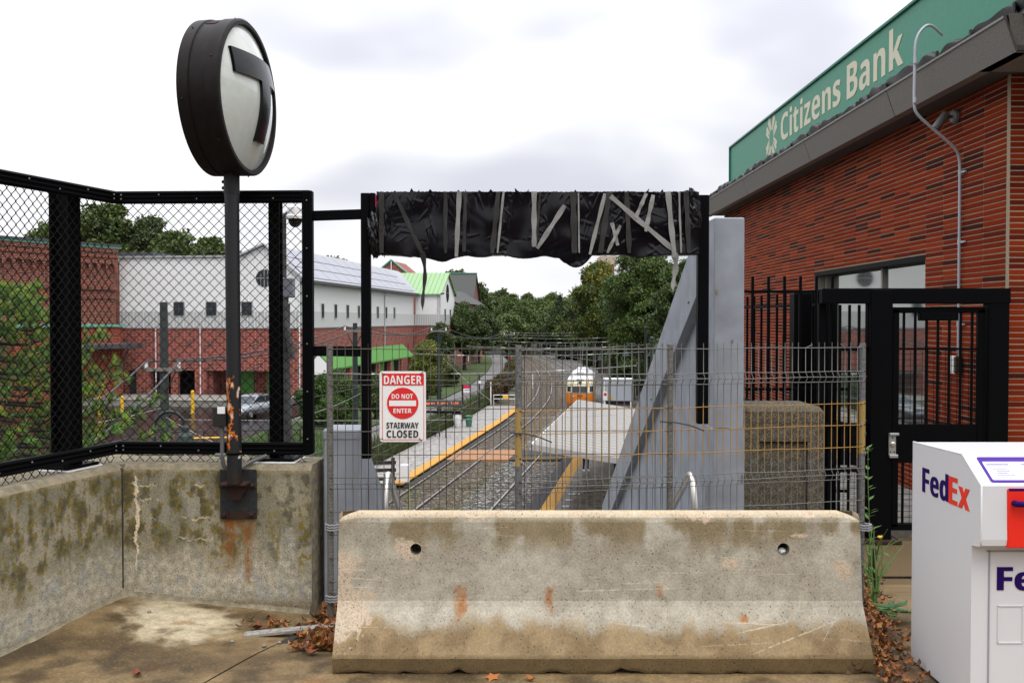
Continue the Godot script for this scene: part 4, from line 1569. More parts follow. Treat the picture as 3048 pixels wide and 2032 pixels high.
	for s in [[0.30, -0.19, 0.315, -0.58, 0.034, 1], [1.955, -0.2, 1.96, -0.45, 0.042, 0]]:
		var tbm := MB.new()
		var p := []
		for j in 22:
			var f := j / 21.0
			var ce := Vector3(x0 + lerpf(s[0], s[2], f) + 0.012 * sin(f * 5.0), lerpf(s[1], s[3], f), 0.085 - 0.02 * sin(f * 3.0))
			var wv: float = s[4] * (1.0 - 0.55 * f * f) * (0.9 + 0.25 * sin(f * 17.0)) * (1.0 - 0.8 * sm(0.9, 1.0, f))
			var tw := 0.5 * sin(f * 4.0)
			p.append(ce - Vector3(cos(tw), 0, sin(tw)) * wv * 0.5)
			p.append(ce + Vector3(cos(tw), 0.1, sin(tw)) * wv * 0.5)
		tbm.sheet(p, 2, Vector3(0, 0, 1))
		obj("hanging_tape", tbm, M.tape_grey if s[5] == 0 else M.tape_dark, sb)

# ---------------------------------------------------------------- grey stairwell walls, rails, stairs
func stairwell() -> void:
	var g = M.grey_paint
	var t := thing("stairwell_wall", "grey painted box post and sloping wall left of the closed stairs", "stair wall", P(-1.16, 0, 6.75))
	var o := t.position
	bx("box_post", P(-1.163, 0.52, 6.92) - o, Vector3(0.242, 1.2, 0.34), g, t, 0.008)
	bx("post_cap", P(-1.163, 1.12, 6.92) - o, Vector3(0.252, 0.07, 0.35), g, t, 0.008)
	var b := MB.new()
	var poly := PackedVector2Array([Vector2(7.08, -0.4), Vector2(7.08, 1.06), Vector2(7.32, 0.92), Vector2(8.46, 0.30), Vector2(17.0, -4.2), Vector2(17.0, -5.6), Vector2(15.0, -5.6)])
	b.prism(poly, 0.14, Transform3D(Basis(Vector3.FORWARD, Vector3.UP, Vector3.RIGHT), P(-1.05, 0, 0) - o))
	obj("sloping_wall", b, g, t)
	var r := thing("stairwell_wall", "tall grey painted column and stepped sloping wall right of the closed stairs", "stair wall", P(1.5, 0, 7.0))
	o = r.position
	bx("column", P(1.527, 1.50, 7.13) - o, Vector3(0.214, 2.24, 0.26), g, r, 0.008)
	bx("column_base", P(1.527, 0.75, 7.13) - o, Vector3(0.222, 0.78, 0.268), g, r, 0.008)
	bx("column_foot", P(1.515, 0.18, 7.11) - o, Vector3(0.235, 0.37, 0.28), g, r, 0.02)
	tb("joint_crack", [P(1.42, 1.14, 6.994) - o, P(1.49, 1.146, 6.994) - o, P(1.55, 1.138, 6.994) - o, P(1.634, 1.143, 6.994) - o], 0.0035, M.concrete, r, 5)
	for q in [[1.45, 0.30, 0.05, 0.09], [1.60, 0.33, 0.035, 0.05], [1.56, 0.12, 0.06, 0.07], [1.63, 0.78, 0.012, 0.05], [1.44, 2.1, 0.012, 0.03], [1.55, 1.75, 0.01, 0.02]]:
		var ch := MB.new()
		var pp := PackedVector2Array()
		for k in 9:
			var an := TAU * k / 9.0
			pp.append(Vector2(cos(an) * q[2] * (0.7 + 0.3 * sin(k * 5.0 + q[0] * 9.0)), sin(an) * q[3] * (0.7 + 0.3 * cos(k * 4.0 + q[1] * 7.0))))
		ch.prism(pp, 0.0015, Transform3D(Basis.IDENTITY, P(minf(q[0], 1.634 - q[2]), q[1], 6.972 if q[1] < 0.4 else (6.995 if q[1] < 1.1 else 6.999)) - o + Vector3(0, 0, 0.003)))
		obj("paint_chip", ch, M.concrete, r)
	for k in 7:
		var bo := MB.new()
		bo.ball(P(1.40, 2.20 - 0.445 * (0.35 + 1.05 * k), 7.55 + 0.35 + 1.05 * k) - o, Vector3(0.012, 0.014, 0.014), 8, 5)
		obj("bolt", bo, g, r)
	b = MB.new()
	b.prism(PackedVector2Array([Vector2(7.2, -0.6), Vector2(7.2, 2.1), Vector2(8.0, 2.05), Vector2(15.4, -1.15), Vector2(24.0, -5.0), Vector2(24.0, -6.0), Vector2(17.0, -6.0)]), 0.14, Transform3D(Basis(Vector3.FORWARD, Vector3.UP, Vector3.RIGHT), P(1.62, 0, 0) - o))
	obj("sloping_wall", b, g, r)
	b = MB.new()
	b.prism(PackedVector2Array([Vector2(7.27, 2.56), Vector2(7.93, 2.42), Vector2(15.3, -0.92), Vector2(24.0, -4.8), Vector2(24.0, -5.22), Vector2(15.3, -1.36), Vector2(7.55, 2.10), Vector2(7.26, 2.23)]), 0.24, Transform3D(Basis(Vector3.FORWARD, Vector3.UP, Vector3.RIGHT), P(1.405, 0, 0) - o + Vector3(0.24, 0, 0)))
	obj("coping", b, g, r)
	# the coping is a band on the stair side
	# handrails
	for s in 2:
		var x: float = [-0.89, 1.285][s]
		var h := thing("handrail", ["bent stainless steel handrail end left of the closed stairs", "bent stainless steel handrail end right of the closed stairs"][s], "handrail", P(x, 0, 7.1))
		var oo := h.position
		tb("rail_tube", bend([P(x, -0.1, 6.95) - oo, P(x, 0.62, 6.95) - oo, P(x, 0.82, 7.08) - oo, P(x, 0.72, 7.3) - oo, P(x - 0.01, 0.40, 7.9) - oo, P(x - 0.02, -3.8, 16.6) - oo], 0.16, 6), 0.026, M.stainless, h, 12)
		tb("stanchion", [P(x, -0.75, 9.0) - oo, P(x, -0.16, 9.02) - oo], 0.02, M.stainless, h, 8)
	var st := thing("stairs", "grey concrete stairway running down from the bridge to the platform", "stairs", P(0.2, 0, 7.4))
	oo_steps(st)

func oo_steps(st: Node3D) -> void:
	var o := st.position
	for k in 34:
		bx("step", P(0.2, -0.09 - 0.172 * k, 7.5 + 0.30 * k) - o, Vector3(2.46, 0.172, 0.32), M.concrete_light, st, 0.01)
	bx("landing", P(0.2, -0.1, 7.24) - o, Vector3(2.46, 0.2, 0.22), M.concrete_light, st, 0.01)

# ---------------------------------------------------------------- the brick bank
const WX := 4.29       # plane of the side wall
const DC := 8.6        # depth of the near corner
const EAVE := 4.02

func bank() -> void:
	var t := thing("bank_building", "red brick bank building with grey metal fascia and dark lumpy roof edge", "building", P(WX, 0, DC))
	var o := t.position
	mat("mortar", lin(0.62, 0.51, 0.35), 0.95, 0.0, T.speck, 4.0, T.bump, 0.3)
	var tones := []
	var tc := [lin(0.38, 0.045, 0.014), lin(0.32, 0.036, 0.012), lin(0.44, 0.056, 0.016), lin(0.20, 0.026, 0.013), lin(0.10, 0.024, 0.017), lin(0.30, 0.042, 0.015), lin(0.42, 0.060, 0.019)]
	for k in tc.size():
		var bm := mat("brick_tone_%d" % k, tc[k], 0.85, 0.0, T.speck, 3.0, T.bump, 0.25)
		bm.metallic_specular = 0.15
		tones.append(bm)
	var end_d := 20.0
	# wall core: mortar plane a little behind the brick faces, with the window opening
	var win := [10.337, 14.107, 0.62, 2.58]
	var b := MB.new()
	var th := 0.3
	for q in [[DC, win[0], -1.0, EAVE + 0.3], [win[1], end_d, -1.0, EAVE + 0.3], [win[0], win[1], -1.0, win[2]], [win[0], win[1], win[3], EAVE + 0.3]]:
		b.box(P(WX + th * 0.5, (q[2] + q[3]) * 0.5, (q[0] + q[1]) * 0.5) - o, Vector3(th, q[3] - q[2], q[1] - q[0]))
	b.box(P(WX + 3.15, 1.66, DC + th * 0.5) - o, Vector3(5.7, 5.32, th))
	b.box(P(WX + 6.0, 1.66, 14.3) - o, Vector3(0.3, 5.32, 11.4))
	b.box(P(WX + 3.0, 1.66, end_d) - o, Vector3(6.0, 5.32, 0.3))
	var wall := obj("wall", b, M.mortar, t)
	# stack-bond bricks, 0.42 x 0.05
	var bl := 0.42
	var bh := 0.0498
	var r := RandomNumberGenerator.new()
	r.seed = 33
	var ms := []
	for k in 3:
		var m := MB.new()
		m.cbox(Vector3.ZERO, Vector3(0.05, bh - [0.010, 0.009, 0.011][k], bl - [0.012, 0.011, 0.013][k]), 0.0015)
		ms.append(m.mesh())
	var far_x := []
	var far_c := []
	var best := []
	var nx := int((end_d - DC) / bl)
	for c in nx + 1:
		for row in range(-8, 86):
			var d := DC + 0.052 + bl * (c + 0.5)
			var y := bh * (row + 0.5)
			if y > EAVE + 0.24:
				continue
			var l := bl
			if d + bl * 0.5 > end_d:
				continue
			if d + bl * 0.5 > win[0] and d - bl * 0.5 < win[1] and y + bh * 0.5 > win[2] + 0.01 and y - bh * 0.5 < win[3] - 0.01:
				if d - bl * 0.5 < win[0] - 0.09:
					l = win[0] - (d - bl * 0.5)
					d = win[0] - l * 0.5
				elif d + bl * 0.5 > win[1] + 0.09:
					l = (d + bl * 0.5) - win[1]
					d = win[1] + l * 0.5
				else:
					continue
			var pos := P(WX + 0.025 - 0.005 + r.randf_range(-0.001, 0.001), y + r.randf_range(-0.0012, 0.0012), d) - o
			var xf := Transform3D(Basis(Vector3.RIGHT, r.randf_range(-0.004, 0.004)).scaled(Vector3(1, 1, l / bl)), pos)
			var tone := weighted(r)
			if c < 3 and y > 0.85 and y < 4.2 and best.size() < 228:
				best.append([xf, tone, r.randi() % 3])
			else:
				far_x.append(xf)
				far_c.append(tc[tone].srgb_to_linear() * r.randf_range(0.82, 1.2))
	# the face towards the viewer
	for c in 6:
		for row in range(-8, 86):
			var y := bh * (row + 0.5)
			if y > EAVE + 0.24:
				continue
			var pos := P(WX - 0.0035 + bl * (c + 0.5), y + r.randf_range(-0.0012, 0.0012), DC - 0.0035 + 0.025 + r.randf_range(-0.0015, 0.0015)) - o
			var xf := Transform3D(Basis(Vector3.UP, PI / 2), pos)
			var tone := weighted(r)
			if c == 0 and y > 1.25 and y < 4.2:
				best.append([xf, tone, r.randi() % 3])
			else:
				far_x.append(xf)
				far_c.append(tc[tone].srgb_to_linear() * r.randf_range(0.82, 1.2))
	for q in best:
		inst("brick", ms[q[2]], tones[q[1]], wall).transform = q[0]
	tag(many("bricks", ms[0], M.tint, far_x, far_c, wall), "", "", "", "stuff")
	# window
	mat("mirror_glass", Color(0.66, 0.68, 0.67), 0.03, 0.92)
	mat("frame_metal", lin(0.30, 0.29, 0.25), 0.4, 0.6)
	mat("reveal", lin(0.30, 0.29, 0.22), 0.8, 0.0, T.speck, 3.0)
	var wn := Node3D.new()
	wn.name = "window"
	t.add_child(wn)
	bx("pane", P(WX + 0.17, (win[2] + win[3]) * 0.5, (win[0] + win[1]) * 0.5) - o, Vector3(0.012, win[3] - win[2], win[1] - win[0]), M.mirror_glass, wn)
	bx("lintel", P(WX + 0.10, win[3] - 0.03, (win[0] + win[1]) * 0.5) - o, Vector3(0.2, 0.06, win[1] - win[0] + 0.02), M.black_steel, wn)
	bx("sill", P(WX + 0.04, win[2] + 0.02, (win[0] + win[1]) * 0.5) - o, Vector3(0.28, 0.05, win[1] - win[0]), M.concrete_light, wn)
	bx("jamb", P(WX + 0.09, (win[2] + win[3]) * 0.5, win[1] - 0.03) - o, Vector3(0.17, win[3] - win[2], 0.06), M.reveal, wn)
	for d in [win[0] + 0.02, 11.9, win[1] - 0.09]:
		bx("frame", P(WX + 0.15, (win[2] + win[3]) * 0.5, d) - o, Vector3(0.05, win[3] - win[2], 0.045), M.frame_metal, wn, 0.004)
	# eaves: soffit, sloping fascia with joints
	mat("fascia_metal", lin(0.25, 0.235, 0.215), 0.5, 0.2, T.fine, 1.2)
	mat("fascia_soffit", lin(0.055, 0.050, 0.045), 0.7)
	var ex := 3.90
	var ed := 7.82
	var sb := MB.new()
	sb.box(P(ex + 3.2, EAVE + 0.02, 14.05) - o, Vector3(6.3, 0.05, 12.4))
	obj("soffit", sb, M.fascia_soffit, t)
	var segs := [[20.3, 16.7], [16.7, 13.2], [13.2, 10.3], [10.3, 7.82]]
	for q in segs:
		var f := MB.new()
		var a0 := P(ex + 0.05, EAVE - 0.02, q[0]) - o
		var a1 := P(ex + 0.05, EAVE - 0.02, q[1] + 0.012) - o
		var up := Vector3(-0.10, 0.28, 0)
		f.quad(a0, a1, a1 + up, a0 + up, Vector3(-1, 0, 0))
		f.quad(a0 + up, a1 + up, a1 + up + Vector3(0.25, 0.01, 0), a0 + up + Vector3(0.25, 0.01, 0), Vector3.UP)
		f.quad(a0, a1, a1 + Vector3(0.10, 0, 0), a0 + Vector3(0.10, 0, 0), Vector3.DOWN)
		f.quad(a0 + up + Vector3(-0.006, 0, 0), a1 + up + Vector3(-0.006, 0, 0), a1 + up + Vector3(-0.006, -0.02, 0), a0 + up + Vector3(-0.006, -0.02, 0), Vector3(-1, 0, 0))
		obj("fascia", f, M.fascia_metal, t)
	var ff := MB.new()
	var c0 := P(ex + 0.05, EAVE - 0.02, ed + 0.05) - o
	var c1 := P(9.5, EAVE - 0.02, ed + 0.05) - o
	var upf := Vector3(-0.10, 0.28, 0.10)
	ff.quad(c0, c1, c1 + Vector3(0, 0.28, 0.10), c0 + upf, Vector3(0, 0, 1))
	ff.quad(c0 + upf, c1 + Vector3(0, 0.28, 0.10), c1 + Vector3(0, 0.28, -0.2), c0 + upf + Vector3(0.3, 0, -0.3), Vector3.UP)
	ff.quad(c0, c1, c1 + Vector3(0, 0, -0.6), c0 + Vector3(0, 0, -0.6), Vector3.DOWN)
	obj("fascia", ff, M.fascia_metal, t)
	bx("fascia_joint", (c0 + c0 + upf) * 0.5 + Vector3(-0.006, 0, 0.006), Vector3(0.014, 0.29, 0.014), M.fascia_soffit, t, 0.0, Basis(Vector3(0, 0, 1), 0.34))
	# bituminous roof edge in short upstands with sagging tops
	mat("roof_felt", lin(0.016, 0.017, 0.019), 0.35, 0.0, T.mid, 3.0, T.bump, 0.8)
	var dd := 20.1
	var k := 0
	while dd > 7.6:
		var w := 0.60 + 0.16 * sin(k * 2.1) + 0.09 * sin(k * 5.3)
		var p := []
		var n := 10
		for j in n + 1:
			var f := float(j) / n
			var d := dd - w * f
			var h := 0.115 + 0.025 * sin(k * 1.3) + 0.03 * sin(f * PI) + 0.02 * sin(f * 9.0 + k * 2.0)
			var x := 4.03 - 0.02 * sin(f * PI)
			p.append(P(x - 0.05, EAVE + 0.25, d) - o)
			p.append(P(x + 0.01 * sin(k + f * 4.0), EAVE + 0.26 + h * 0.55, d) - o)
			p.append(P(x - 0.045, EAVE + 0.26 + h, d) - o)
			p.append(P(x + 0.03, EAVE + 0.28 + h + 0.015, d) - o)
			p.append(P(x + 0.22, EAVE + 0.25 + h, d) - o)
		var m := MB.new()
		m.sheet(p, 5, Vector3(-1, 0.1, 0))
		obj("roof_edge_felt", m, M.roof_felt, t)
		bx("roof_edge_batten", P(3.99, EAVE + 0.325, dd) - o, Vector3(0.03, 0.17, 0.035), M.roof_felt, t, 0.012, Basis(Vector3.RIGHT, 0.1 * sin(k * 1.9)))
		dd -= w
		k += 1
	bx("roof", P(7.4, EAVE + 0.36, 14.2) - o, Vector3(6.6, 0.1, 11.6), M.roof_felt, t)
	bx("roof_edge_felt", P(6.9, EAVE + 0.42, 8.0) - o, Vector3(5.6, 0.33, 0.2), M.roof_felt, t, 0.02)
	# green roof sign
	mat("sign_green", lin(0.030, 0.25, 0.150), 0.5, 0.0, T.paint, 0.8)
	mat("sign_cream", lin(0.60, 0.57, 0.42), 0.5)
	mat("sign_edge", lin(0.012, 0.16, 0.105), 0.5)
	var s := thing("roof_sign", "long green roof sign with cream flower logo and bank name", "sign", P(4.17, 4.75, 13.0))
	var so := s.position
	var top := 5.175
	var bot := 4.28
	bx("sign_panel", P(4.19, (top + bot) * 0.5, 12.7) - so, Vector3(0.04, top - bot, 12.7), M.sign_green, s)
	bx("sign_top_edge", P(4.185, top + 0.012, 12.7) - so, Vector3(0.09, 0.035, 12.74), M.sign_edge, s, 0.004)
	bx("sign_end_edge", P(4.185, (top + bot) * 0.5, 19.06) - so, Vector3(0.09, top - bot, 0.03), M.sign_edge, s, 0.004)
	var turn := Basis(Vector3.UP, -PI / 2)
	var face := 4.168
	# on the wall the near end is to the right: text runs towards the viewer
	words("lettering", "Citizens", 2.80, 0.445, M.sign_cream, s, Transform3D(turn, P(face, 4.865, 14.08) - so), 0.006)
	words("lettering", "Bank", 1.78, 0.455, M.sign_cream, s, Transform3D(turn, P(face, 4.857, 11.55) - so), 0.006)
	var lg := MB.new()
	for q in 8:
		var a := TAU * q / 8.0
		for sd in [-1.0, 1.0]:
			var base = a + sd * 0.20
			var tip = a + sd * 0.34
			var dirb := Vector2(cos(base), sin(base))
			var dirt := Vector2(cos(tip), sin(tip))
			var nb := Vector2(-dirb.y, dirb.x) * 0.028
			if q % 2 == 0:
				lg.prism(PackedVector2Array([dirb * 0.13 - nb * sd, dirb * 0.13 + nb * sd * 1.3, dirt * 0.33 + nb * sd * 1.6, dirt * 0.36 - nb * sd * 0.6]), 0.006)
		if q % 2 == 1:
			var dq := Vector2(cos(a), sin(a))
			var nq := Vector2(-dq.y, dq.x) * 0.022
			for sd in [-1.0, 1.0]:
				lg.prism(PackedVector2Array([dq * 0.12 + nq * sd * 0.7, dq * 0.14 + nq * sd * 3.0, dq * 0.36 + nq * sd * 4.6, dq * 0.34 + nq * sd * 1.4]), 0.006)
	var lo := obj("logo", lg, M.sign_cream, s)
	lo.transform = Transform3D(turn.scaled_local(Vector3(1.0, 1.05, 1.0)), P(face, 4.82, 16.05) - so)
	# conduit from the roof down the wall
	mat("conduit_grey", lin(0.42, 0.44, 0.48), 0.45, 0.1)
	var cd := thing("conduit_pipe", "thin grey conduit bent over the fascia and down the brick wall to a small box", "conduit", P(4.2, 2.5, 9.6))
	var co := cd.position
	var px := 4.255
	var path := [P(4.02, 4.56, 9.35), P(3.86, 4.66, 9.28), P(3.74, 4.52, 9.28), P(3.74, 3.92, 9.30), P(3.76, 3.82, 9.31), P(4.20, 3.52, 9.44), P(px, 3.42, 9.48), P(px, 1.56, 9.48)]
	var rel := []
	for p in path:
		rel.append(p - co)
	tb("pipe", bend(rel, 0.12, 5), 0.0135, M.conduit_grey, cd, 10)
	for y in [4.3, 3.94, 3.3, 2.64, 1.86]:
		var x := px if y < 3.5 else 3.74
		var d := 9.48 if y < 3.5 else 9.28
		tb("coupling" if y > 2.7 else "pipe_clamp", [P(x, y - 0.025, d) - co, P(x, y + 0.025, d) - co], 0.0165, M.conduit_grey, cd, 10)
		if y < 3.4:
			bx("pipe_clamp", P(px + 0.01, y, 9.43) - co, Vector3(0.02, 0.018, 0.09), M.conduit_grey, cd, 0.002)
	bx("outlet_box", P(px - 0.012, 1.475, 9.48) - co, Vector3(0.07, 0.16, 0.08), mat("box_olive", lin(0.07, 0.055, 0.025), 0.5), cd, 0.006)
	bx("box_lid", P(px - 0.052, 1.475, 9.50) - co, Vector3(0.012, 0.17, 0.10), M.white_paint, cd, 0.003, Basis(Vector3.UP, 0.35))
	# security camera
	var sc := thing("security_camera", "dark bullet security camera on a round wall mount below the bank eaves", "camera", P(4.28, 3.86, 9.62))
	mat("camera_grey", lin(0.09, 0.085, 0.075), 0.4, 0.3)
	mat("mount_grey", lin(0.20, 0.21, 0.20), 0.5, 0.2)
	var mb := MB.new()
	mb.lathe([Vector2(0.0, 0.0), Vector2(0.068, 0.0), Vector2(0.068, 0.03), Vector2(0.055, 0.045), Vector2(0.0, 0.045)], 20, Transform3D(Basis(Vector3(0, 0, 1), PI / 2), Vector3(0.0, 0, 0)))
	obj("wall_mount", mb, M.mount_grey, sc)
	tb("arm", [Vector3(-0.04, 0, 0), Vector3(-0.09, -0.015, 0.005), Vector3(-0.14, -0.03, 0.02)], 0.016, M.camera_grey, sc, 8)
	var cb := MB.new()
	cb.tube([Vector3(-0.115, -0.005, 0.0), Vector3(-0.225, -0.145, 0.05)], 0.033, 14)
	obj("camera_body", cb, M.camera_grey, sc)
	tb("sun_shield", [Vector3(-0.105, 0.02, 0.0), Vector3(-0.235, -0.135, 0.052)], 0.037, M.mount_grey, sc, 14)
	tb("lens", [Vector3(-0.222, -0.142, 0.049), Vector3(-0.232, -0.154, 0.053)], 0.025, M.glass_dark, sc, 14)

func weighted(r: RandomNumberGenerator) -> int:
	var f := r.randf()
	if f < 0.26:
		return 0
	if f < 0.46:
		return 1
	if f < 0.62:
		return 2
	if f < 0.75:
		return 3
	if f < 0.84:
		return 4
	if f < 0.95:
		return 5
	return 6

# ---------------------------------------------------------------- black iron gate, fences, aggregate bin
func iron_gate() -> void:
	var k = M.black_steel
	var g := thing("iron_gate", "black steel gate with barred leaf, solid lock plate and side panel beside the bank", "gate", P(3.4, 0, 8.5))
	var o := g.position
	var d := 8.5
	bx("gate_post", P(3.135, 1.06, d) - o, Vector3(0.185, 2.2, 0.15), k, g, 0.006)
	bx("gate_post", P(4.135, 1.06, d) - o, Vector3(0.175, 2.2, 0.12), k, g, 0.006)
	bx("post_foot", P(3.15, 0.02, d) - o, Vector3(0.3, 0.03, 0.26), M.rust_dark, g, 0.005)
	bx("gate_post", P(2.66, 1.06, d + 0.05) - o, Vector3(0.06, 2.2, 0.06), k, g, 0.004)
	bx("lintel", P(3.43, 2.105, d) - o, Vector3(1.60, 0.13, 0.13), k, g, 0.006)
	# leaf
	var x0 := 3.245
	var x1 := 4.035
	var leaf := Node3D.new()
	leaf.name = "gate_leaf"
	g.add_child(leaf)
	bx("leaf_frame", P((x0 + x1) / 2, 1.985, d) - o, Vector3(x1 - x0, 0.05, 0.045), k, leaf, 0.004)
	bx("leaf_frame", P(x0 + 0.03, 1.06, d) - o, Vector3(0.055, 1.86, 0.045), k, leaf, 0.004)
	bx("leaf_frame", P(x1 - 0.03, 1.06, d) - o, Vector3(0.06, 1.86, 0.045), k, leaf, 0.004)
	bx("leaf_frame", P((x0 + x1) / 2, 0.13, d) - o, Vector3(x1 - x0, 0.055, 0.045), k, leaf, 0.004)
	bx("lock_plate", P((x0 + x1) / 2, 0.845, d) - o, Vector3(x1 - x0 - 0.06, 0.33, 0.03), k, leaf, 0.003)
	bx("closer_box", P(3.64, 1.93, d) - o, Vector3(0.33, 0.07, 0.06), k, leaf, 0.006)
	bx("mid_rail", P((x0 + x1) / 2, 1.655, d - 0.01) - o, Vector3(x1 - x0 - 0.06, 0.018, 0.012), k, leaf)
	for i in 7:
		var x := x0 + 0.055 + (x1 - x0 - 0.11) * (i + 0.5) / 7.0
		bx("bar", P(x, 1.48, d) - o, Vector3(0.018, 0.96, 0.018), k, leaf)
		bx("bar", P(x, 0.42, d) - o, Vector3(0.018, 0.55, 0.018), k, leaf)
	var grid := MB.new()
	for q in [[1.01, 1.65], [0.16, 0.68]]:
		var y: float = q[0]
		while y < q[1]:
			grid.box(P((x0 + x1) / 2, y, d + 0.014) - o, Vector3(x1 - x0 - 0.1, 0.0032, 0.0032))
			y += 0.05
		var x := x0 + 0.07
		while x < x1 - 0.06:
			grid.box(P(x, (q[0] + q[1]) / 2, d + 0.0175) - o, Vector3(0.0032, q[1] - q[0], 0.0032))
			x += 0.05
	tag(obj("wire_grid", grid, k, leaf), "", "", "", "stuff")
	mat("lock_steel", lin(0.40, 0.41, 0.40), 0.4, 0.6)
	bx("escutcheon", P(3.225, 0.84, d - 0.085) - o, Vector3(0.062, 0.17, 0.012), M.lock_steel, g, 0.004)
	bx("escutcheon_lip", P(3.235, 0.935, d - 0.095) - o, Vector3(0.082, 0.022, 0.035), M.lock_steel, g, 0.005)
	bx("escutcheon_lip", P(3.235, 0.748, d - 0.092) - o, Vector3(0.075, 0.03, 0.02), M.lock_steel, g, 0.005)
	var lk := MB.new()
	lk.lathe([Vector2(0, 0.0), Vector2(0.021, 0.0), Vector2(0.021, 0.012), Vector2(0.014, 0.016), Vector2(0, 0.016)], 18, Transform3D(Basis(Vector3.RIGHT, PI / 2), P(3.226, 0.85, d - 0.091) - o))
	obj("lock_cylinder", lk, M.stainless, g)
	for q in [[3.226, 0.905], [3.21, 0.785], [3.24, 0.785]]:
		var bo := MB.new()
		bo.ball(P(q[0], q[1], d - 0.092) - o, Vector3(0.007, 0.007, 0.004), 8, 4)
		obj("bolt", bo, M.rust_dark, g)
	# side panel left of the main post
	for i in 5:
		bx("bar", P(2.72 + 0.082 * i, 1.08, d) - o, Vector3(0.02, 1.9, 0.02), k, g)
	for y in [0.14, 0.62, 1.0, 1.655]:
		bx("side_rail", P(2.86, y, d) - o, Vector3(0.38, 0.04, 0.03), k, g)
	bx("side_plate", P(2.90, 0.83, d) - o, Vector3(0.30, 0.34, 0.02), k, g)
	var g2 := MB.new()
	for q in [[1.02, 1.64], [0.16, 0.62]]:
		var y: float = q[0]
		while y < q[1]:
			g2.box(P(2.86, y, d + 0.014) - o, Vector3(0.36, 0.0032, 0.0032))
			y += 0.05
		for i in 8:
			g2.box(P(2.70 + 0.048 * i, (q[0] + q[1]) / 2, d + 0.0175) - o, Vector3(0.0032, q[1] - q[0], 0.0032))
	tag(obj("wire_grid", g2, k, g), "", "", "", "stuff")
	# picket fence running behind the grey column towards the gate, and its return along the walkway
	var f := thing("picket_fence", "black iron picket fence between the grey column and the gate", "fence", P(2.6, 0, 9.3))
	o = f.position
	for y in [2.165, 1.255, 0.3]:
		bx("rail", P(2.45, y, 9.3) - o, Vector3(1.42, 0.026, 0.03), k, f)
	for i in 9:
		bx("picket", P(1.80 + 0.149 * i, 1.26, 9.3) - o, Vector3(0.026, 2.10, 0.026), k, f, 0.004)
	var f2 := thing("picket_fence", "black iron fence with a thick post, running back along the walkway beside the bank window", "fence", P(2.8, 0, 11))
	o = f2.position
	bx("post", P(2.79, 1.1, 9.62) - o, Vector3(0.17, 2.12, 0.17), k, f2, 0.006)
	bx("post", P(2.96, 1.1, 9.25) - o, Vector3(0.10, 2.12, 0.10), k, f2, 0.006)
	var a := P(2.98, 0, 9.2)
	var z := P(2.72, 0, 13.2)
	var bs := yaw_basis(z - a)
	for y in [2.05, 0.95]:
		bx("rail", (a + z) * 0.5 + Vector3(0, y, 0) - o, Vector3((z - a).length(), 0.026, 0.03), k, f2, 0.0, bs)
	for i in 16:
		bx("picket", a.lerp(z, i / 15.0) + Vector3(0, 1.13, 0) - o, Vector3(0.024, 2.1, 0.024), k, f2, 0.004, bs)
	# exposed aggregate block
	var im := Image.create(384, 384, false, Image.FORMAT_RGB8)
	var hm := Image.create(384, 384, false, Image.FORMAT_RGB8)
	var cv := noise(0.07, 1, 95, FastNoiseLite.TYPE_CELLULAR)
	cv.fractal_type = FastNoiseLite.FRACTAL_NONE
	cv.cellular_return_type = FastNoiseLite.RETURN_CELL_VALUE
	var cs := noise(0.07, 1, 95, FastNoiseLite.TYPE_CELLULAR)
	cs.fractal_type = FastNoiseLite.FRACTAL_NONE
	cs.cellular_return_type = FastNoiseLite.RETURN_DISTANCE2_SUB
	var pal := [Color(0.48, 0.46, 0.40), Color(0.37, 0.355, 0.31), Color(0.60, 0.58, 0.52), Color(0.42, 0.37, 0.30), Color(0.31, 0.305, 0.29), Color(0.52, 0.51, 0.47)]
	for y in 384:
		for x in 384:
			var v := cv.get_noise_2d(x, y) * 0.5 + 0.5
			var gq := cs.get_noise_2d(x, y) + 1.0
			var c: Color = pal[int(v * 5.99)]
			var gp := sm(0.02, 0.22, gq)
			c = Color(0.30, 0.27, 0.22).lerp(c, 0.35 + 0.6 * gp)
			im.set_pixel(x, y, c)
			hm.set_pixel(x, y, Color(gp, 0, 0))
	mat("aggregate", Color(0.9, 0.88, 0.85), 0.85, 0.0, ImageTexture.create_from_image(im), 4.6, ImageTexture.create_from_image(hm), 0.3)
	var ag := thing("aggregate_bin", "square exposed-aggregate concrete bin with a recessed front panel behind the wire fence", "bin", P(2.04, 0, 7.75))
	var sh := MB.new()
	var w := 0.61
	var prof := [Vector2(0, 0), Vector2(w / 2, 0), Vector2(w / 2, 1.15), Vector2(w / 2 - 0.015, 1.20), Vector2(w / 2 - 0.06, 1.235), Vector2(0, 1.245)]
	# front with recess: frame pieces and a set-back panel
	for q in [[-0.2425, 0.6, 0.125, 1.2], [0.2425, 0.6, 0.125, 1.2], [0.0, 1.095, 0.36, 0.21], [0.0, 0.12, 0.36, 0.24]]:
		sh.box(Vector3(q[0], q[1], 0.29), Vector3(q[2], q[3], 0.03))
	sh.box(Vector3(0, 0.6, 0.0), Vector3(w - 0.002, 1.2, 0.55))
	sh.cbox(Vector3(0, 1.175, 0.0), Vector3(w + 0.006, 0.15, w + 0.006), 0.035)
	obj("bin_body", sh, M.aggregate, ag)
	bx("recess_top", Vector3(0, 0.985, 0.283), Vector3(0.36, 0.012, 0.02), M.void_dark, ag)

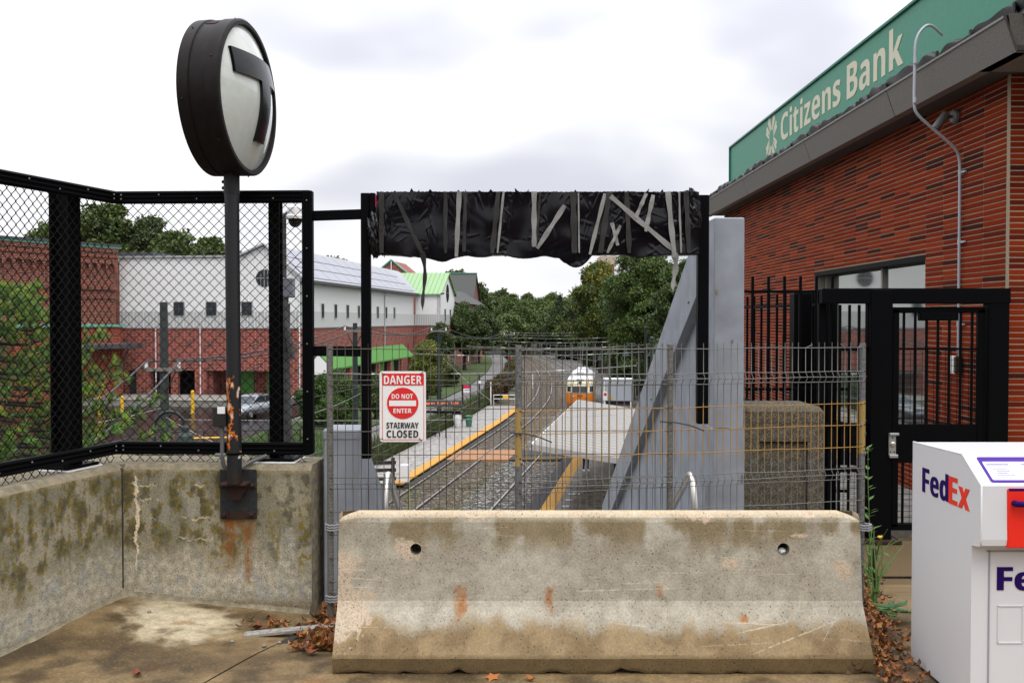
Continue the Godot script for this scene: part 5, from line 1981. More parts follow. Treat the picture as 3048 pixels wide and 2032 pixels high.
# ---------------------------------------------------------------- courier drop box
func drop_box() -> void:
	var wht := mat("box_white", lin(0.655, 0.66, 0.685), 0.35)
	mat("box_purple", lin(0.020, 0.006, 0.095), 0.5).metallic_specular = 0.15
	mat("box_orange", lin(0.78, 0.030, 0.008), 0.4)
	mat("box_red", lin(0.82, 0.022, 0.010), 0.35)
	mat("label_violet", lin(0.075, 0.03, 0.28), 0.4).metallic_specular = 0.2
	mat("label_paper", lin(0.78, 0.77, 0.80), 0.4)
	mat("seam", lin(0.30, 0.31, 0.34), 0.5)
	var t := thing("parcel_drop_box", "white courier drop box with purple and red lettering and a red drawer", "drop box", P(2.222, 0, 5.5))
	var w := 0.92
	# side profile: distance towards the viewer, height
	var pf := PackedVector2Array([Vector2(0, 0.02), Vector2(0.715, 0.02), Vector2(0.715, 0.815), Vector2(0.80, 0.83), Vector2(0.805, 0.86), Vector2(0.80, 1.115), Vector2(0.60, 1.238), Vector2(0.0, 1.225)])
	var b := MB.new()
	b.prism(pf, w, Transform3D(Basis(Vector3(0, 0, 1), Vector3.UP, Vector3(-1, 0, 0)), Vector3.ZERO))
	obj("cabinet", b, wht, t)
	tb("edge_bead", [Vector3(0.004, 1.225, 0.0), Vector3(0.004, 1.238, 0.60), Vector3(0.004, 1.115, 0.80), Vector3(0.004, 0.86, 0.803), Vector3(0.004, 0.828, 0.797), Vector3(0.004, 0.815, 0.717)], 0.0055, wht, t, 8)
	bx("plinth", Vector3(w / 2, 0.012, 0.36), Vector3(w - 0.04, 0.03, 0.66), M.ink, t)
	var sd := Basis(Vector3.UP, -PI / 2)
	# side lettering: reads from the back edge to the front edge
	heavy("lettering", "Fed", 0.325, 0.142, M.box_purple, t, Transform3D(sd, Vector3(-0.001, 1.043, 0.295)), 0.002)
	heavy("lettering", "Ex", 0.235, 0.138, M.box_orange, t, Transform3D(sd, Vector3(-0.001, 1.041, 0.575)), 0.002)
	# front: door, small plate, lettering
	var fz := 0.716
	var dr := MB.new()
	for q in [[0.085, 0.40, 0.006, 0.78], [w - 0.06, 0.40, 0.006, 0.78], [w / 2, 0.785, w - 0.145, 0.006]]:
		dr.box(Vector3(q[0], q[1], fz + 0.001), Vector3(q[2], q[3], 0.006))
	obj("door_seam", dr, M.seam, t)
	heavy("lettering", "Fed", 0.275, 0.122, M.box_purple, t, Transform3D(Basis.IDENTITY, Vector3(0.26, 0.655, fz + 0.0015)), 0.002)
	heavy("lettering", "Ex", 0.20, 0.118, M.box_orange, t, Transform3D(Basis.IDENTITY, Vector3(0.50, 0.653, fz + 0.0015)), 0.002)
	var pl := MB.new()
	for q in [[0.13, 0.43, 0.005, 0.18], [0.25, 0.43, 0.005, 0.18], [0.19, 0.52, 0.125, 0.005], [0.19, 0.34, 0.125, 0.005]]:
		pl.box(Vector3(q[0], q[1], fz + 0.001), Vector3(q[2], q[3], 0.005))
	obj("blank_plate", pl, wht, t)
	# red drawer front with the dark pull
	bx("drawer", Vector3(w / 2 + 0.04, 0.962, 0.795), Vector3(w - 0.17, 0.285, 0.03), M.box_red, t, 0.006)
	bx("drawer_strip", Vector3(w / 2 + 0.04, 1.098, 0.797), Vector3(w - 0.18, 0.012, 0.03), M.box_purple, t, 0.002)
	tb("drawer_pull", bend([Vector3(0.155, 1.035, 0.80), Vector3(0.155, 1.035, 0.84), Vector3(0.60, 1.035, 0.84), Vector3(0.60, 1.035, 0.80)], 0.03), 0.014, M.box_purple, t, 10)
	# instruction label on the sloping top
	var sl := Vector3(0, -0.123, 0.20).normalized()
	var nn := Vector3(0, 0.20, 0.123).normalized()
	var lb := Basis(Vector3.RIGHT, -sl, nn)
	var lc := Vector3(w / 2 + 0.01, 1.1765, 0.70) + nn * 0.002
	var q0 := MB.new()
	q0.prism(round_rect(w - 0.10, 0.19, 0.012), 0.003)
	var o := obj("label_border", q0, M.label_violet, t)
	o.transform = Transform3D(lb, lc)
	var q1 := MB.new()
	q1.prism(round_rect(w - 0.13, 0.135, 0.006), 0.003)
	o = obj("label_sheet", q1, M.label_paper, t)
	o.transform = Transform3D(lb, lc + nn * 0.0012 + sl * 0.01)
	var tx_ := MB.new()
	for c in 3:
		for r in 7:
			tx_.box(Vector3(-0.33 + 0.17 * c + 0.01 * (r % 2), 0.045 - 0.016 * r, 0.0), Vector3(0.11 if r == 0 else 0.05 + 0.012 * ((r * 3 + c) % 4), 0.006 if r == 0 else 0.0025, 0.001))
	o = obj("label_print", tx_, M.label_violet, t)
	o.transform = Transform3D(lb, lc + nn * 0.0022 + sl * 0.01)

# ---------------------------------------------------------------- round transit sign on its pole, and the fence it stands before
func transit_sign() -> void:
	var cs := C0 + N1 * 0.09 + N2 * 0.09
	var f := thing("chain_link_fence", "black chain-link fence with grooved channel rails on the concrete parapet", "fence", cs)
	transit_fence(f, Vector3.ZERO)
	var im := Image.create(96, 512, false, Image.FORMAT_RGB8)
	var n1 := noise(0.045, 4, 101)
	var n2 := noise(0.16, 3, 102)
	for y in 512:
		var h := 0.80 + 2.1 * y / 511.0
		for x in 96:
			var a := n1.get_noise_2d(x * 0.9, y * 0.55)
			var b := n2.get_noise_2d(x, y)
			var c := Color(0.10, 0.105, 0.115) * (1.0 + 0.25 * b)
			var band := sm(0.98, 1.1, h) * (1.0 - sm(1.42, 1.56, h))
			var k := absf(x - 30.0) / 48.0
			var fl := a + 0.25 * b + 0.10 * band - 0.35 * maxf(0.0, k - 0.25)
			if band > 0.05 and fl > 0.16:
				c = Color(0.86, 0.46, 0.10) * (0.85 + 0.3 * b)
				if a > 0.30:
					c = Color(0.75, 0.76, 0.75)
			elif h < 0.9 and b > 0.1:
				c = Color(0.22, 0.10, 0.06)
			im.set_pixel(x, y, Color(c.r, c.g, c.b))
	var pm := uvmat("sign_pole_paint", ImageTexture.create_from_image(im), 0.45)
	pm.uv1_scale = Vector3(1, 1, 1)
	pm.texture_repeat = true
	var base := P(-1.815, 0, 6.50)
	var t := thing("transit_sign", "round black-rimmed transit sign with a raised black letter on a rusty pole", "sign", base)
	t.rotation.z = 0.004
	var pb := MB.new()
	var n := 24
	var pp := []
	for k in n + 1:
		pp.append(Vector3(0, 0.83 + 2.03 * k / n, 0))
	pb.tube(pp, 0.047, 18)
	for k in pb.t.size():
		pb.t[k] = Vector2(pb.t[k].x, (pb.v[k].y - 0.80) / 2.1)
	obj("pole", pb, pm, t)
	tb("pole_collar", [Vector3(0, 2.72, 0), Vector3(0, 2.86, 0)], 0.051, M.black_worn, t, 18)
	tb("pole_band", [Vector3(0, 1.02, 0), Vector3(0, 1.035, 0)], 0.0495, M.black_steel, t, 18)
	for q in [2.76, 2.80]:
		var bo := MB.new()
		bo.ball(Vector3(-0.055, q, 0.0), Vector3(0.012, 0.012, 0.012), 8, 5)
		obj("bolt", bo, M.black_worn, t)
	# base bracket and plate on the parapet face
	var bs := Basis(E1, Vector3.UP, E1.cross(Vector3.UP))
	var pc := C0 + E1 * 0.790 - N1 * 0.012 - base
	bx("wall_plate", pc + Vector3(0, 0.742, 0), Vector3(0.245, 0.33, 0.018), mat("plate_steel", lin(0.028, 0.030, 0.034), 0.6, 0.1, T.mid, 5.0, T.bump, 0.3), t, 0.003, bs)
	for q in [[-0.09, -0.135], [0.09, -0.135], [0.10, 0.06], [-0.10, 0.06]]:
		bx("bolt_pad", pc + bs * Vector3(q[0], 0.742 + q[1], 0.014), Vector3(0.05, 0.035, 0.012), M.rust_dark, t, 0.002, bs)
		var bo := MB.new()
		bo.ball(pc + bs * Vector3(q[0], 0.742 + q[1], 0.024), Vector3(0.013, 0.013, 0.01), 8, 5)
		obj("bolt", bo, M.black_worn, t)
	var scab := MB.new()
	scab.prism(PackedVector2Array([Vector2(-0.11, -0.045), Vector2(0.10, -0.045), Vector2(0.105, -0.012), Vector2(0.07, 0.025), Vector2(0.055, -0.005), Vector2(0.02, 0.012), Vector2(-0.03, -0.012), Vector2(-0.06, 0.004), Vector2(-0.10, -0.018)]), 0.002, Transform3D(bs, pc + bs * Vector3(0.0, 0.625, 0.0115)))
	obj("rust_scab", scab, M.rust_dark, t)
	var br := MB.new()
	br.prism(PackedVector2Array([Vector2(-0.075, 0), Vector2(0.085, 0), Vector2(0.03, -0.10), Vector2(-0.03, -0.10)]), 0.03, Transform3D(bs, pc + bs * Vector3(0, 0.815, 0.07)))
	br.cbox(pc + bs * Vector3(0, 0.823, 0.065), Vector3(0.17, 0.018, 0.13), 0.004, bs)
	obj("bracket", br, M.rust_dark, t)
	# drum: local z is the sign's axis
	var ax := Basis(Vector3.UP, deg_to_rad(83.0)).scaled(Vector3.ONE * 0.945)
	var dc := Vector3(-0.01, 3.335, 0)
	var xf := Transform3D(ax, dc)
	var lat := Transform3D(ax * Basis(Vector3.RIGHT, PI / 2), dc)
	mat("drum_dark", lin(0.014, 0.010, 0.009), 0.5, 0.0, T.mid, 1.6).metallic_specular = 0.3
	var dr := MB.new()
	dr.lathe([Vector2(0.47, -0.135), Vector2(0.522, -0.135), Vector2(0.524, -0.060), Vector2(0.514, -0.055), Vector2(0.514, 0.045), Vector2(0.524, 0.05), Vector2(0.525, 0.135), Vector2(0.512, 0.147), Vector2(0.488, 0.147), Vector2(0.484, 0.12)], 72, lat)
	obj("drum", dr, M.drum_dark, t)
	var rt := MB.new()
	rt.lathe([Vector2(0.5175, -0.05), Vector2(0.5175, 0.04)], 14, Transform3D(lat.basis, dc))
	var rim := MB.new()
	for k in 26:
		var a := PI * 0.5 + (k - 13) * 0.045
		rim.box(xf * Vector3(cos(a) * 0.5155, sin(a) * 0.5155, -0.005 + 0.01 * sin(k * 2.0)), Vector3(0.0235, 0.004, 0.09 - 0.03 * absf(sin(k * 1.7))), ax * Basis(Vector3(0, 0, 1), a - PI / 2))
	obj("rust_patch", rim, M.rust_dark, t)
	for k in 12:
		var a := TAU * k / 12.0 + 0.2
		var bo := MB.new()
		bo.ball(xf * Vector3(cos(a) * 0.526, sin(a) * 0.526, [-0.10, 0.09][k % 2]), Vector3(0.006, 0.006, 0.006), 6, 4)
		obj("rivet", bo, M.black_worn, t)
	mat("dome_white", lin(0.60, 0.63, 0.585), 0.16, 0.0, T.paint, 0.9)
	M.dome_white.clearcoat_enabled = true
	M.dome_white.clearcoat = 0.6
	M.dome_white.clearcoat_roughness = 0.03
	var R := 0.487
	var dome := func(x: float, y: float) -> float:
		var q := (x * x + y * y) / (R * R)
		return 0.118 + 0.135 * (1.0 - pow(clampf(q, 0.0, 1.0), 0.9))
	var db := MB.new()
	var rings := 20
	var sg := 64
	var pts := []
	for j in rings + 1:
		for i in sg + 1:
			var a := TAU * i / sg
			var rr := R * j / rings
			if j == 0:
				rr = 0.0005
			pts.append(xf * Vector3(cos(a) * rr, sin(a) * rr, dome.call(cos(a) * rr, sin(a) * rr)))
	db.sheet(pts, sg + 1, ax.z)
	obj("domed_face", db, M.dome_white, t)
	var back := MB.new()
	back.lathe([Vector2(0.0, 0.0), Vector2(0.3, -0.06), Vector2(R, -0.13)], 48, Transform3D(Basis(ax.x, -ax.y, ax.z) * Basis(Vector3.RIGHT, PI / 2), xf * Vector3(0, 0, -0.22)))
	back = MB.new()
	pts = []
	for j in rings + 1:
		for i in sg + 1:
			var a := TAU * i / sg
			var rr := maxf(0.0005, R * j / rings)
			pts.append(xf * Vector3(cos(a) * rr, sin(a) * rr, -dome.call(cos(a) * rr, sin(a) * rr)))
	back.sheet(pts, sg + 1, -ax.z)
	obj("domed_face", back, M.dome_white, t)
	# the letter, raised and following the dome
	mat("letter_black", lin(0.006, 0.0065, 0.008), 0.2)
	M.letter_black.metallic_specular = 0.35
	for side in [1.0, -1.0]:
		var lt := MB.new()
		for q in [[-0.352, 0.352, 0.10, 0.265], [-0.072, 0.072, -0.305, 0.1001]]:
			var nx := 24 if q[1] > 0.2 else 8
			var ny := 6 if q[1] > 0.2 else 14
			var tp := []
			for j in ny + 1:
				for i in nx + 1:
					var x := lerpf(q[0], q[1], float(i) / nx)
					var y := lerpf(q[3], q[2], float(j) / ny)
					tp.append(xf * Vector3(x * side, y, (dome.call(x, y) + 0.022) * side))
			lt.sheet(tp, nx + 1, ax.z * side)
			var edge := []
			for i in nx + 1:
				edge.append(Vector2(lerpf(q[0], q[1], float(i) / nx), q[3]))
			for j in range(1, ny + 1):
				edge.append(Vector2(q[1], lerpf(q[3], q[2], float(j) / ny)))
			for i in range(1, nx + 1):
				edge.append(Vector2(lerpf(q[1], q[0], float(i) / nx), q[2]))
			for j in range(1, ny + 1):
				edge.append(Vector2(q[0], lerpf(q[2], q[3], float(j) / ny)))
			for i in edge.size() - 1:
				var a: Vector2 = edge[i]
				var c: Vector2 = edge[i + 1]
				var ce := Vector2((q[0] + q[1]) / 2, (q[2] + q[3]) / 2)
				var ou: Vector2 = (a + c) * 0.5 - ce
				var za: float = dome.call(a.x, a.y)
				var zc: float = dome.call(c.x, c.y)
				lt.quad(xf * Vector3(a.x * side, a.y, (za + 0.022) * side), xf * Vector3(c.x * side, c.y, (zc + 0.022) * side), xf * Vector3(c.x * side, c.y, (zc - 0.004) * side), xf * Vector3(a.x * side, a.y, (za - 0.004) * side), ax * Vector3(ou.x * side, ou.y, 0))
		obj("letter", lt, M.letter_black, t)
	# switch box and flexible conduit
	bx("switch_box", Vector3(-0.085, 1.27, 0.01), Vector3(0.085, 0.13, 0.07), M.black_worn, t, 0.006)
	bx("box_lid", Vector3(-0.07, 1.315, 0.047), Vector3(0.05, 0.045, 0.004), M.white_paint, t, 0.001)
	tb("flexible_conduit", bend([Vector3(-0.075, 1.2, 0.01), Vector3(-0.075, 1.0, 0.02), Vector3(-0.07, 0.93, 0.0), Vector3(0.0, 0.90, -0.06), Vector3(0.06, 0.95, -0.12), Vector3(0.16, 0.985, -0.2)], 0.05), 0.014, mat("conduit_dark", lin(0.10, 0.10, 0.10), 0.5), t, 8)
	bx("pole_clip", Vector3(-0.085, 1.02, 0.02), Vector3(0.07, 0.022, 0.02), M.galvanised, t, 0.003)
	# dome camera on a leaning conduit behind the fence
	var cp := C0 + E1 * 1.0 + N1 * 0.5
	var dcam := thing("dome_camera_post", "grey conduit post with dome camera and junction box behind the chain-link fence end", "camera", cp)
	tb("conduit_post", [Vector3(0.02, -0.6, -0.2), Vector3(-0.02, 0.95, -0.02), Vector3(-0.035, 1.7, 0), Vector3(-0.03, 2.02, 0)], 0.032, M.conduit_dark, dcam, 10)
	tb("camera_arm", [Vector3(-0.04, 1.95, 0), Vector3(-0.04, 2.64, 0), Vector3(0.0, 2.67, 0)], 0.018, M.conduit_dark, dcam, 8)
	tb("drooping_cable", bend([Vector3(-0.02, 2.1, 0.03), Vector3(-0.03, 1.9, 0.05), Vector3(0.0, 1.80, 0.05), Vector3(0.03, 1.62, 0.05)], 0.08), 0.022, M.conduit_dark, dcam, 8)
	bx("junction_box", Vector3(-0.02, 2.13, 0.02), Vector3(0.11, 0.14, 0.08), M.grey_paint, dcam, 0.006)
	var hd := MB.new()
	hd.lathe([Vector2(0.0, 0.10), Vector2(0.03, 0.10), Vector2(0.05, 0.08), Vector2(0.058, 0.03), Vector2(0.066, 0.02), Vector2(0.066, 0.0), Vector2(0, 0.0)], 24, Transform3D(Basis.IDENTITY, Vector3(0.04, 2.62, 0)))
	obj("camera_housing", hd, M.white_paint, dcam)
	var dm := MB.new()
	dm.ball(Vector3(0.04, 2.62, 0), Vector3(0.05, 0.06, 0.05), 16, 10)
	obj("camera_dome", dm, mat("smoke_dome", lin(0.02, 0.014, 0.008), 0.08), dcam)

# ---------------------------------------------------------------- the far side of the street, behind the viewer; unseen buildings added to darken the reflections
func street_side() -> void:
	for q in [[-17.0, 24.0, 8.5, 0], [9.0, 22.0, 7.0, 1], [29.0, 14.0, 10.0, 2]]:
		var t := thing("added_shop_row", ["unseen wide brick shop row added across the street, left end", "unseen low brick shop row added across the street, middle", "unseen narrow tall brick shop row added across the street, right end"][q[3]], "building", Vector3(q[0], -0.14, 21.0))
		bx("wall", Vector3(0, q[2] * 0.5, 4.0), Vector3(q[1], q[2], 8.0), M.brick_old_far, t)
		bx("parapet_course", Vector3(0, q[2] - 0.2, -0.08), Vector3(q[1] + 0.1, 0.4, 0.3), M.trim_grey, t)
		var n := int(q[1] / 2.6)
		for i in n:
			var x: float = -q[1] * 0.5 + (i + 0.5) * q[1] / n
			bx("shop_window", Vector3(x, 1.5, -0.04), Vector3(q[1] / n * 0.8, 2.4, 0.1), M.window_dark, t)
			for j in int((q[2] - 3.5) / 2.8) + 1:
				bx("window", Vector3(x, 4.6 + 2.8 * j, -0.04), Vector3(1.1, 1.5, 0.1), M.window_dark, t)

func heavy(called: String, s: String, w: float, h: float, m: Material, parent: Node3D, xf: Transform3D, depth := 0.003) -> void:
	# extra-bold lettering: the strokes thickened sideways and the letters drawn tight together
	var src := font_mesh(s, w - h * 0.06, h, depth)
	var b := MB.new()
	for o in [-0.03, 0.0, 0.03]:
		var k := b.v.size()
		for i in src.v.size():
			b.add(src.v[i] + Vector3(o * h, 0, 0.0003 * (o / 0.03)), src.n[i], Vector2.ZERO)
		for i in src.ix:
			b.ix.append(i + k)
	obj(called, b, m, parent).transform = xf

# ---------------------------------------------------------------- buildings beyond the tracks
func brick_tex(sd: int, c0: Color, c1: Color, mort: Color) -> ImageTexture:
	var im := Image.create(192, 256, false, Image.FORMAT_RGB8)
	var r := RandomNumberGenerator.new()
	r.seed = sd
	im.fill(mort)
	for row in 16:
		for k in range(-1, 4):
			var head: bool = (row % 2 == 1)
			var x := k * 64 + (32 if head else 0)
			var f := r.randf()
			var c := c0.lerp(c1, f) * r.randf_range(0.85, 1.12)
			if r.randf() < 0.12:
				c *= 0.6
			for y in range(row * 16 + 1, row * 16 + 14):
				for xx in range(x + 1, x + 61):
					var q := posmod(xx, 192)
					im.set_pixel(q, y, Color(c.r, c.g, c.b))
	return ImageTexture.create_from_image(im)

func far_materials() -> void:
	# 0.66 m by 1.2 m of brickwork per repeat is squared by the triplanar scale: courses of 75 mm
	T.brick_a = brick_tex(1, Color(0.46, 0.15, 0.12), Color(0.62, 0.25, 0.19), Color(0.80, 0.70, 0.64))
	T.brick_b = brick_tex(2, Color(0.42, 0.17, 0.13), Color(0.58, 0.27, 0.20), Color(0.72, 0.62, 0.55))
	mat("brick_red_far", lin(0.80, 0.72, 0.72), 0.9, 0.0, T.brick_a, 0.5, null, 0.0, false)
	mat("brick_old_far", lin(0.74, 0.70, 0.68), 0.9, 0.0, T.brick_b, 0.5, null, 0.0, false)
	mat("brick_orange_far", lin(0.95, 0.60, 0.45), 0.9, 0.0, T.brick_b, 0.5, null, 0.0, false)
	mat("siding_white", lin(0.80, 0.80, 0.805), 0.5)
	mat("siding_grey", lin(0.45, 0.46, 0.455), 0.5)
	mat("trim_grey", lin(0.33, 0.35, 0.36), 0.5)
	mat("gutter_dark", lin(0.055, 0.06, 0.065), 0.5)
	mat("roof_membrane", lin(0.36, 0.37, 0.40), 0.5)
	mat("solar_pale", lin(0.30, 0.31, 0.36), 0.35, 0.0)
	mat("lime_roof", lin(0.235, 0.39, 0.185), 0.5)
	mat("lime_bright", lin(0.075, 0.255, 0.036), 0.55)
	mat("slate", lin(0.12, 0.124, 0.12), 0.8, 0.0, T.speck, 0.6, T.bump, 1.5)
	mat("window_dark", lin(0.012, 0.016, 0.02), 0.08)

func frame_window(parent: Node3D, ce: Vector3, w: float, h: float, b: Basis, nx: int, ny: int) -> void:
	var win := bx("window", ce, Vector3(w, h, 0.06), M.window_dark, parent, 0.0, b)
	var fr := MB.new()
	var o := b.z * 0.035
	for q in [[-w / 2, 0.0, 0.05, h + 0.05], [w / 2, 0.0, 0.05, h + 0.05], [0.0, -h / 2, w, 0.06], [0.0, h / 2, w, 0.06]]:
		fr.box(ce + b * Vector3(q[0], q[1], 0.02) , Vector3(q[2], q[3], 0.09), b)
	obj("frame", fr, M.trim_grey, win)
	var mu := MB.new()
	for i in range(1, nx):
		mu.box(ce + b * Vector3(-w / 2 + w * i / nx, 0, 0.035), Vector3(0.035, h - 0.06, 0.03), b)
	for i in range(1, ny):
		mu.box(ce + b * Vector3(0, -h / 2 + h * i / ny, 0.036), Vector3(w - 0.06, 0.035, 0.028), b)
	obj("muntin", mu, M.gutter_dark, win)

func white_building() -> void:
	var t := thing("white_clad_building", "white clad building over red brick with pale panelled gable roof and green cross gable", "building", P(-17.8, -5.0, 84.0), -0.1187)
	var L := func(x: float, y: float, z: float) -> Vector3:
		return Vector3(x, y + 5.0, -z)
	# brick storey
	var b := MB.new()
	for q in [[-16.2, 0.0, -2.4, 1.24], [-16.2, -15.6, -5.0, -2.4], [-14.7, -13.4, -5.0, -2.4], [-11.6, -11.0, -5.0, -2.4], [-9.45, -8.4, -5.0, -2.4], [-1.1, 0.0, -5.0, -2.4]]:
		b.box(L.call((q[0] + q[1]) / 2, (q[2] + q[3]) / 2, 0.25), Vector3(q[1] - q[0], q[3] - q[2], 0.5))
	b.box(L.call(-0.25, -1.88, 22.0), Vector3(0.5, 6.24, 43.0))
	b.box(L.call(1.65, -1.88, 44.75), Vector3(3.3, 6.24, 0.5))
	b.box(L.call(3.05, -1.88, 50.0), Vector3(0.5, 6.24, 10.5))
	b.box(L.call(-4.8, -3.7, 2.6), Vector3(7.6, 2.7, 0.3))
	b.box(L.call(-8.2, -3.7, 1.5), Vector3(0.3, 2.7, 2.0))
	b.box(L.call(-1.2, -3.7, 1.5), Vector3(0.3, 2.7, 2.0))
	obj("brick_wall", b, M.brick_red_far, t)
	bx("dark_bay", L.call(-11.5, -3.7, 3.4), Vector3(4.6, 2.7, 0.2), M.void_dark, t)
	bx("door", L.call(-15.15, -3.5, 0.6), Vector3(0.95, 2.2, 0.1), M.gutter_dark, t)
	bx("shutter", L.call(-5.75, -3.45, 2.4), Vector3(1.3, 2.1, 0.1), M.lime_bright, t)
	bx("shutter", L.call(-3.35, -3.45, 2.4), Vector3(1.15, 2.1, 0.1), M.lime_bright, t)
	bx("bay_ceiling", L.call(-8.2, -2.35, 2.0), Vector3(15.6, 0.1, 3.2), M.gutter_dark, t)
	bx("loading_dock", L.call(-8.4, -4.74, -2.9), Vector3(17.2, 0.54, 5.9), M.concrete_light, t, 0.02)
	bx("loading_dock_edge", L.call(-8.4, -4.49, -5.88), Vector3(17.2, 0.05, 0.06), M.concrete, t)
	# cladding
	b = MB.new()
	b.prism(PackedVector2Array([Vector2(-16.2, 6.24), Vector2(0, 6.24), Vector2(0, 10.5), Vector2(-3.2, 13.2), Vector2(-5.6, 12.15), Vector2(-16.2, 12.3)]), 0.4, Transform3D(Basis.IDENTITY, Vector3(0, 0, 0.0)))
	b.box(L.call(-0.2, 3.3, 21.9), Vector3(0.4, 4.12, 43.0))
	b.box(L.call(1.7, 3.3, 44.7), Vector3(3.2, 4.12, 0.4))
	b.box(L.call(-16.0, 4.2, 12.0), Vector3(0.4, 6.0, 23.0))
	b.prism(PackedVector2Array([Vector2(44.5, 6.24), Vector2(55, 6.24), Vector2(55, 10.45), Vector2(49.75, 13.1), Vector2(44.5, 10.45)]), 0.4, Transform3D(Basis(Vector3.FORWARD, Vector3.UP, Vector3.RIGHT), Vector3(3.3, 0, 0)))
	obj("cladding", b, M.siding_white, t)
	b = MB.new()
	b.box(L.call(-8.1, 1.95, -0.012), Vector3(16.2, 1.4, 0.03))
	b.box(L.call(0.012, 1.95, 22.0), Vector3(0.03, 1.4, 44.0))
	b.box(L.call(1.66, 1.95, 44.49), Vector3(3.3, 1.4, 0.03))
	b.box(L.call(3.312, 1.95, 49.75), Vector3(0.03, 1.4, 10.5))
	obj("grey_cladding", b, M.siding_grey, t)
	b = MB.new()
	for i in 54:
		var x := -16.1 + 0.3 * i
		var top := 7.1 if x < -5.5 else minf(7.1 + (x + 5.5) * 0.42, 5.4 + (0.0 - x) * 0.82)
		b.box(L.call(x, (1.25 + top) / 2, -0.035), Vector3(0.035, top - 1.25, 0.03))
	for i in 146:
		b.box(L.call(0.035, 3.3, 0.2 + 0.3 * i), Vector3(0.03, 4.1, 0.035))
	for i in 11:
		b.box(L.call(0.15 + 0.3 * i, 3.3, 44.465), Vector3(0.035, 4.1, 0.03))
	tag(obj("cladding_ribs", b, M.siding_white, t), "", "", "", "stuff")
	b = MB.new()
	for q in [[-8.1, 1.24, -0.05, 16.3, 0.09, 0.08], [1.65, 1.24, 44.45, 3.4, 0.09, 0.08]]:
		b.box(L.call(q[0], q[1], q[2]), Vector3(q[3], q[4], q[5]))
	b.box(L.call(0.05, 1.24, 22.0), Vector3(0.08, 0.09, 44.4))
	b.box(L.call(0.0, 3.3, -0.03), Vector3(0.16, 4.2, 0.1))
	b.box(L.call(-10.9, 7.33, 0.1), Vector3(10.8, 0.16, 0.6))
	obj("trim", b, M.trim_grey, t)
	bx("flat_roof", L.call(-10.9, 7.15, 12.0), Vector3(10.5, 0.1, 23.0), M.roof_membrane, t)
	bx("roof_hatch", L.call(-7.2, 7.42, 4.0), Vector3(2.4, 0.35, 1.2), M.roof_membrane, t)
	# pitched roof: right slope with pale panels, left slope, gutter
	b = MB.new()
	var sl := PackedVector2Array([Vector2(0.5, 10.18), Vector2(0.5, 10.32), Vector2(-3.2, 13.42), Vector2(-6.4, 12.0), Vector2(-6.4, 11.85), Vector2(-3.2, 13.25)])
	b.prism(sl, 49.5, Transform3D(Basis.IDENTITY, Vector3(0, 0, 0.35)))
	var rf := obj("pitched_roof", b, M.roof_membrane, t)
	var sd := Vector3(-3.7, 3.1, 0).normalized()
	var bs := Basis(Vector3(0, 0, -1), sd, Vector3(0, 0, -1).cross(sd))
	for r in 3:
		for k in 12:
			var ce := Vector3(0.35, 10.50, 0) + sd * (0.75 + 1.42 * r) + Vector3(0, 0, -(2.2 + 3.55 * k))
			bx("solar_panel", ce, Vector3(3.42, 1.28, 0.05), M.solar_pale, rf, 0.0, bs)
	b = MB.new()
	b.box(Vector3(0.56, 10.2, -22.2), Vector3(0.2, 0.24, 45.0))
	b.box(Vector3(0.30, 10.1, -22.2), Vector3(0.5, 0.06, 45.0))
	b.box(Vector3(3.7, 10.3, -44.2), Vector3(0.4, 0.18, 0.4))
	obj("gutter", b, M.gutter_dark, t)
	for z in [19.8, 27.5]:
		tb("downpipe", [L.call(0.5, 5.1, z), L.call(0.12, 4.6, z + 0.8), L.call(0.12, 1.3, z + 0.8), L.call(0.12, -4.9, z + 0.8)], 0.07, M.siding_grey, t, 6)
	for x in [-0.1]:
		tb("downpipe", [L.call(x, 5.3, -0.15), L.call(x, -4.4, -0.15)], 0.06, M.siding_white, t, 6)
	for x in [-12.9, -8.9]:
		tb("downpipe", [L.call(x, 1.2, -0.08), L.call(x, -4.4, -0.08)], 0.045, M.siding_white, t, 6)
	# cross gable roof in green standing seam
	var ridge_z := 49.75
	for side in [-1.0, 1.0]:
		var m := MB.new()
		var e0: Vector3 = L.call(3.6, 5.28, ridge_z + side * 5.6)
		var r0: Vector3 = L.call(3.6, 8.22, ridge_z)
		var r1: Vector3 = L.call(-5.2, 8.22, ridge_z)
		var e1: Vector3 = L.call(-0.3, 5.28, ridge_z + side * 5.6)
		m.quad(e0, e1, r1, r0, Vector3(0, 1, -side))
		m.quad(e0, r0, r0 + Vector3(0, -0.2, 0), e0 + Vector3(0, -0.2, 0), Vector3(1, 0, 0))
		m.quad(e0, e1, e1 + Vector3(0, -0.15, 0), e0 + Vector3(0, -0.15, 0), Vector3(0, 0, -side))
		var g := obj("green_roof", m, M.lime_roof, t)
		var se := MB.new()
		for i in 15:
			var f := i / 14.0
			var top := r0.lerp(r1, f * 0.95)
			var bot := e0 + (top - r0) * 1.0
			var lim := e1.x
			if bot.x < lim:
				var kk := (lim - top.x) / (r1.x - 1e-3 - lim) if false else 0.0
				var q := clampf((top.x - r1.x) / (lim - r1.x), 0.0, 1.0)
				bot = top + (bot - top) * q
			se.tube([top + Vector3(0, 0.03, 0), bot + Vector3(0, 0.03, 0)], 0.03, 4)
		obj("roof_seams", se, M.lime_roof, g)
	# windows
	for x in [-10.8, -7.9, -4.75]:
		frame_window(t, L.call(x, 2.86, -0.03), 0.95, 1.2, Basis.IDENTITY, 2, 2)
	var rb := MB.new()
	rb.lathe([Vector2(0, 0.02), Vector2(0.74, 0.02), Vector2(0.74, 0.05), Vector2(0, 0.05)], 28, Transform3D(Basis(Vector3.RIGHT, PI / 2), L.call(-3.2, 5.45, 0.0)))
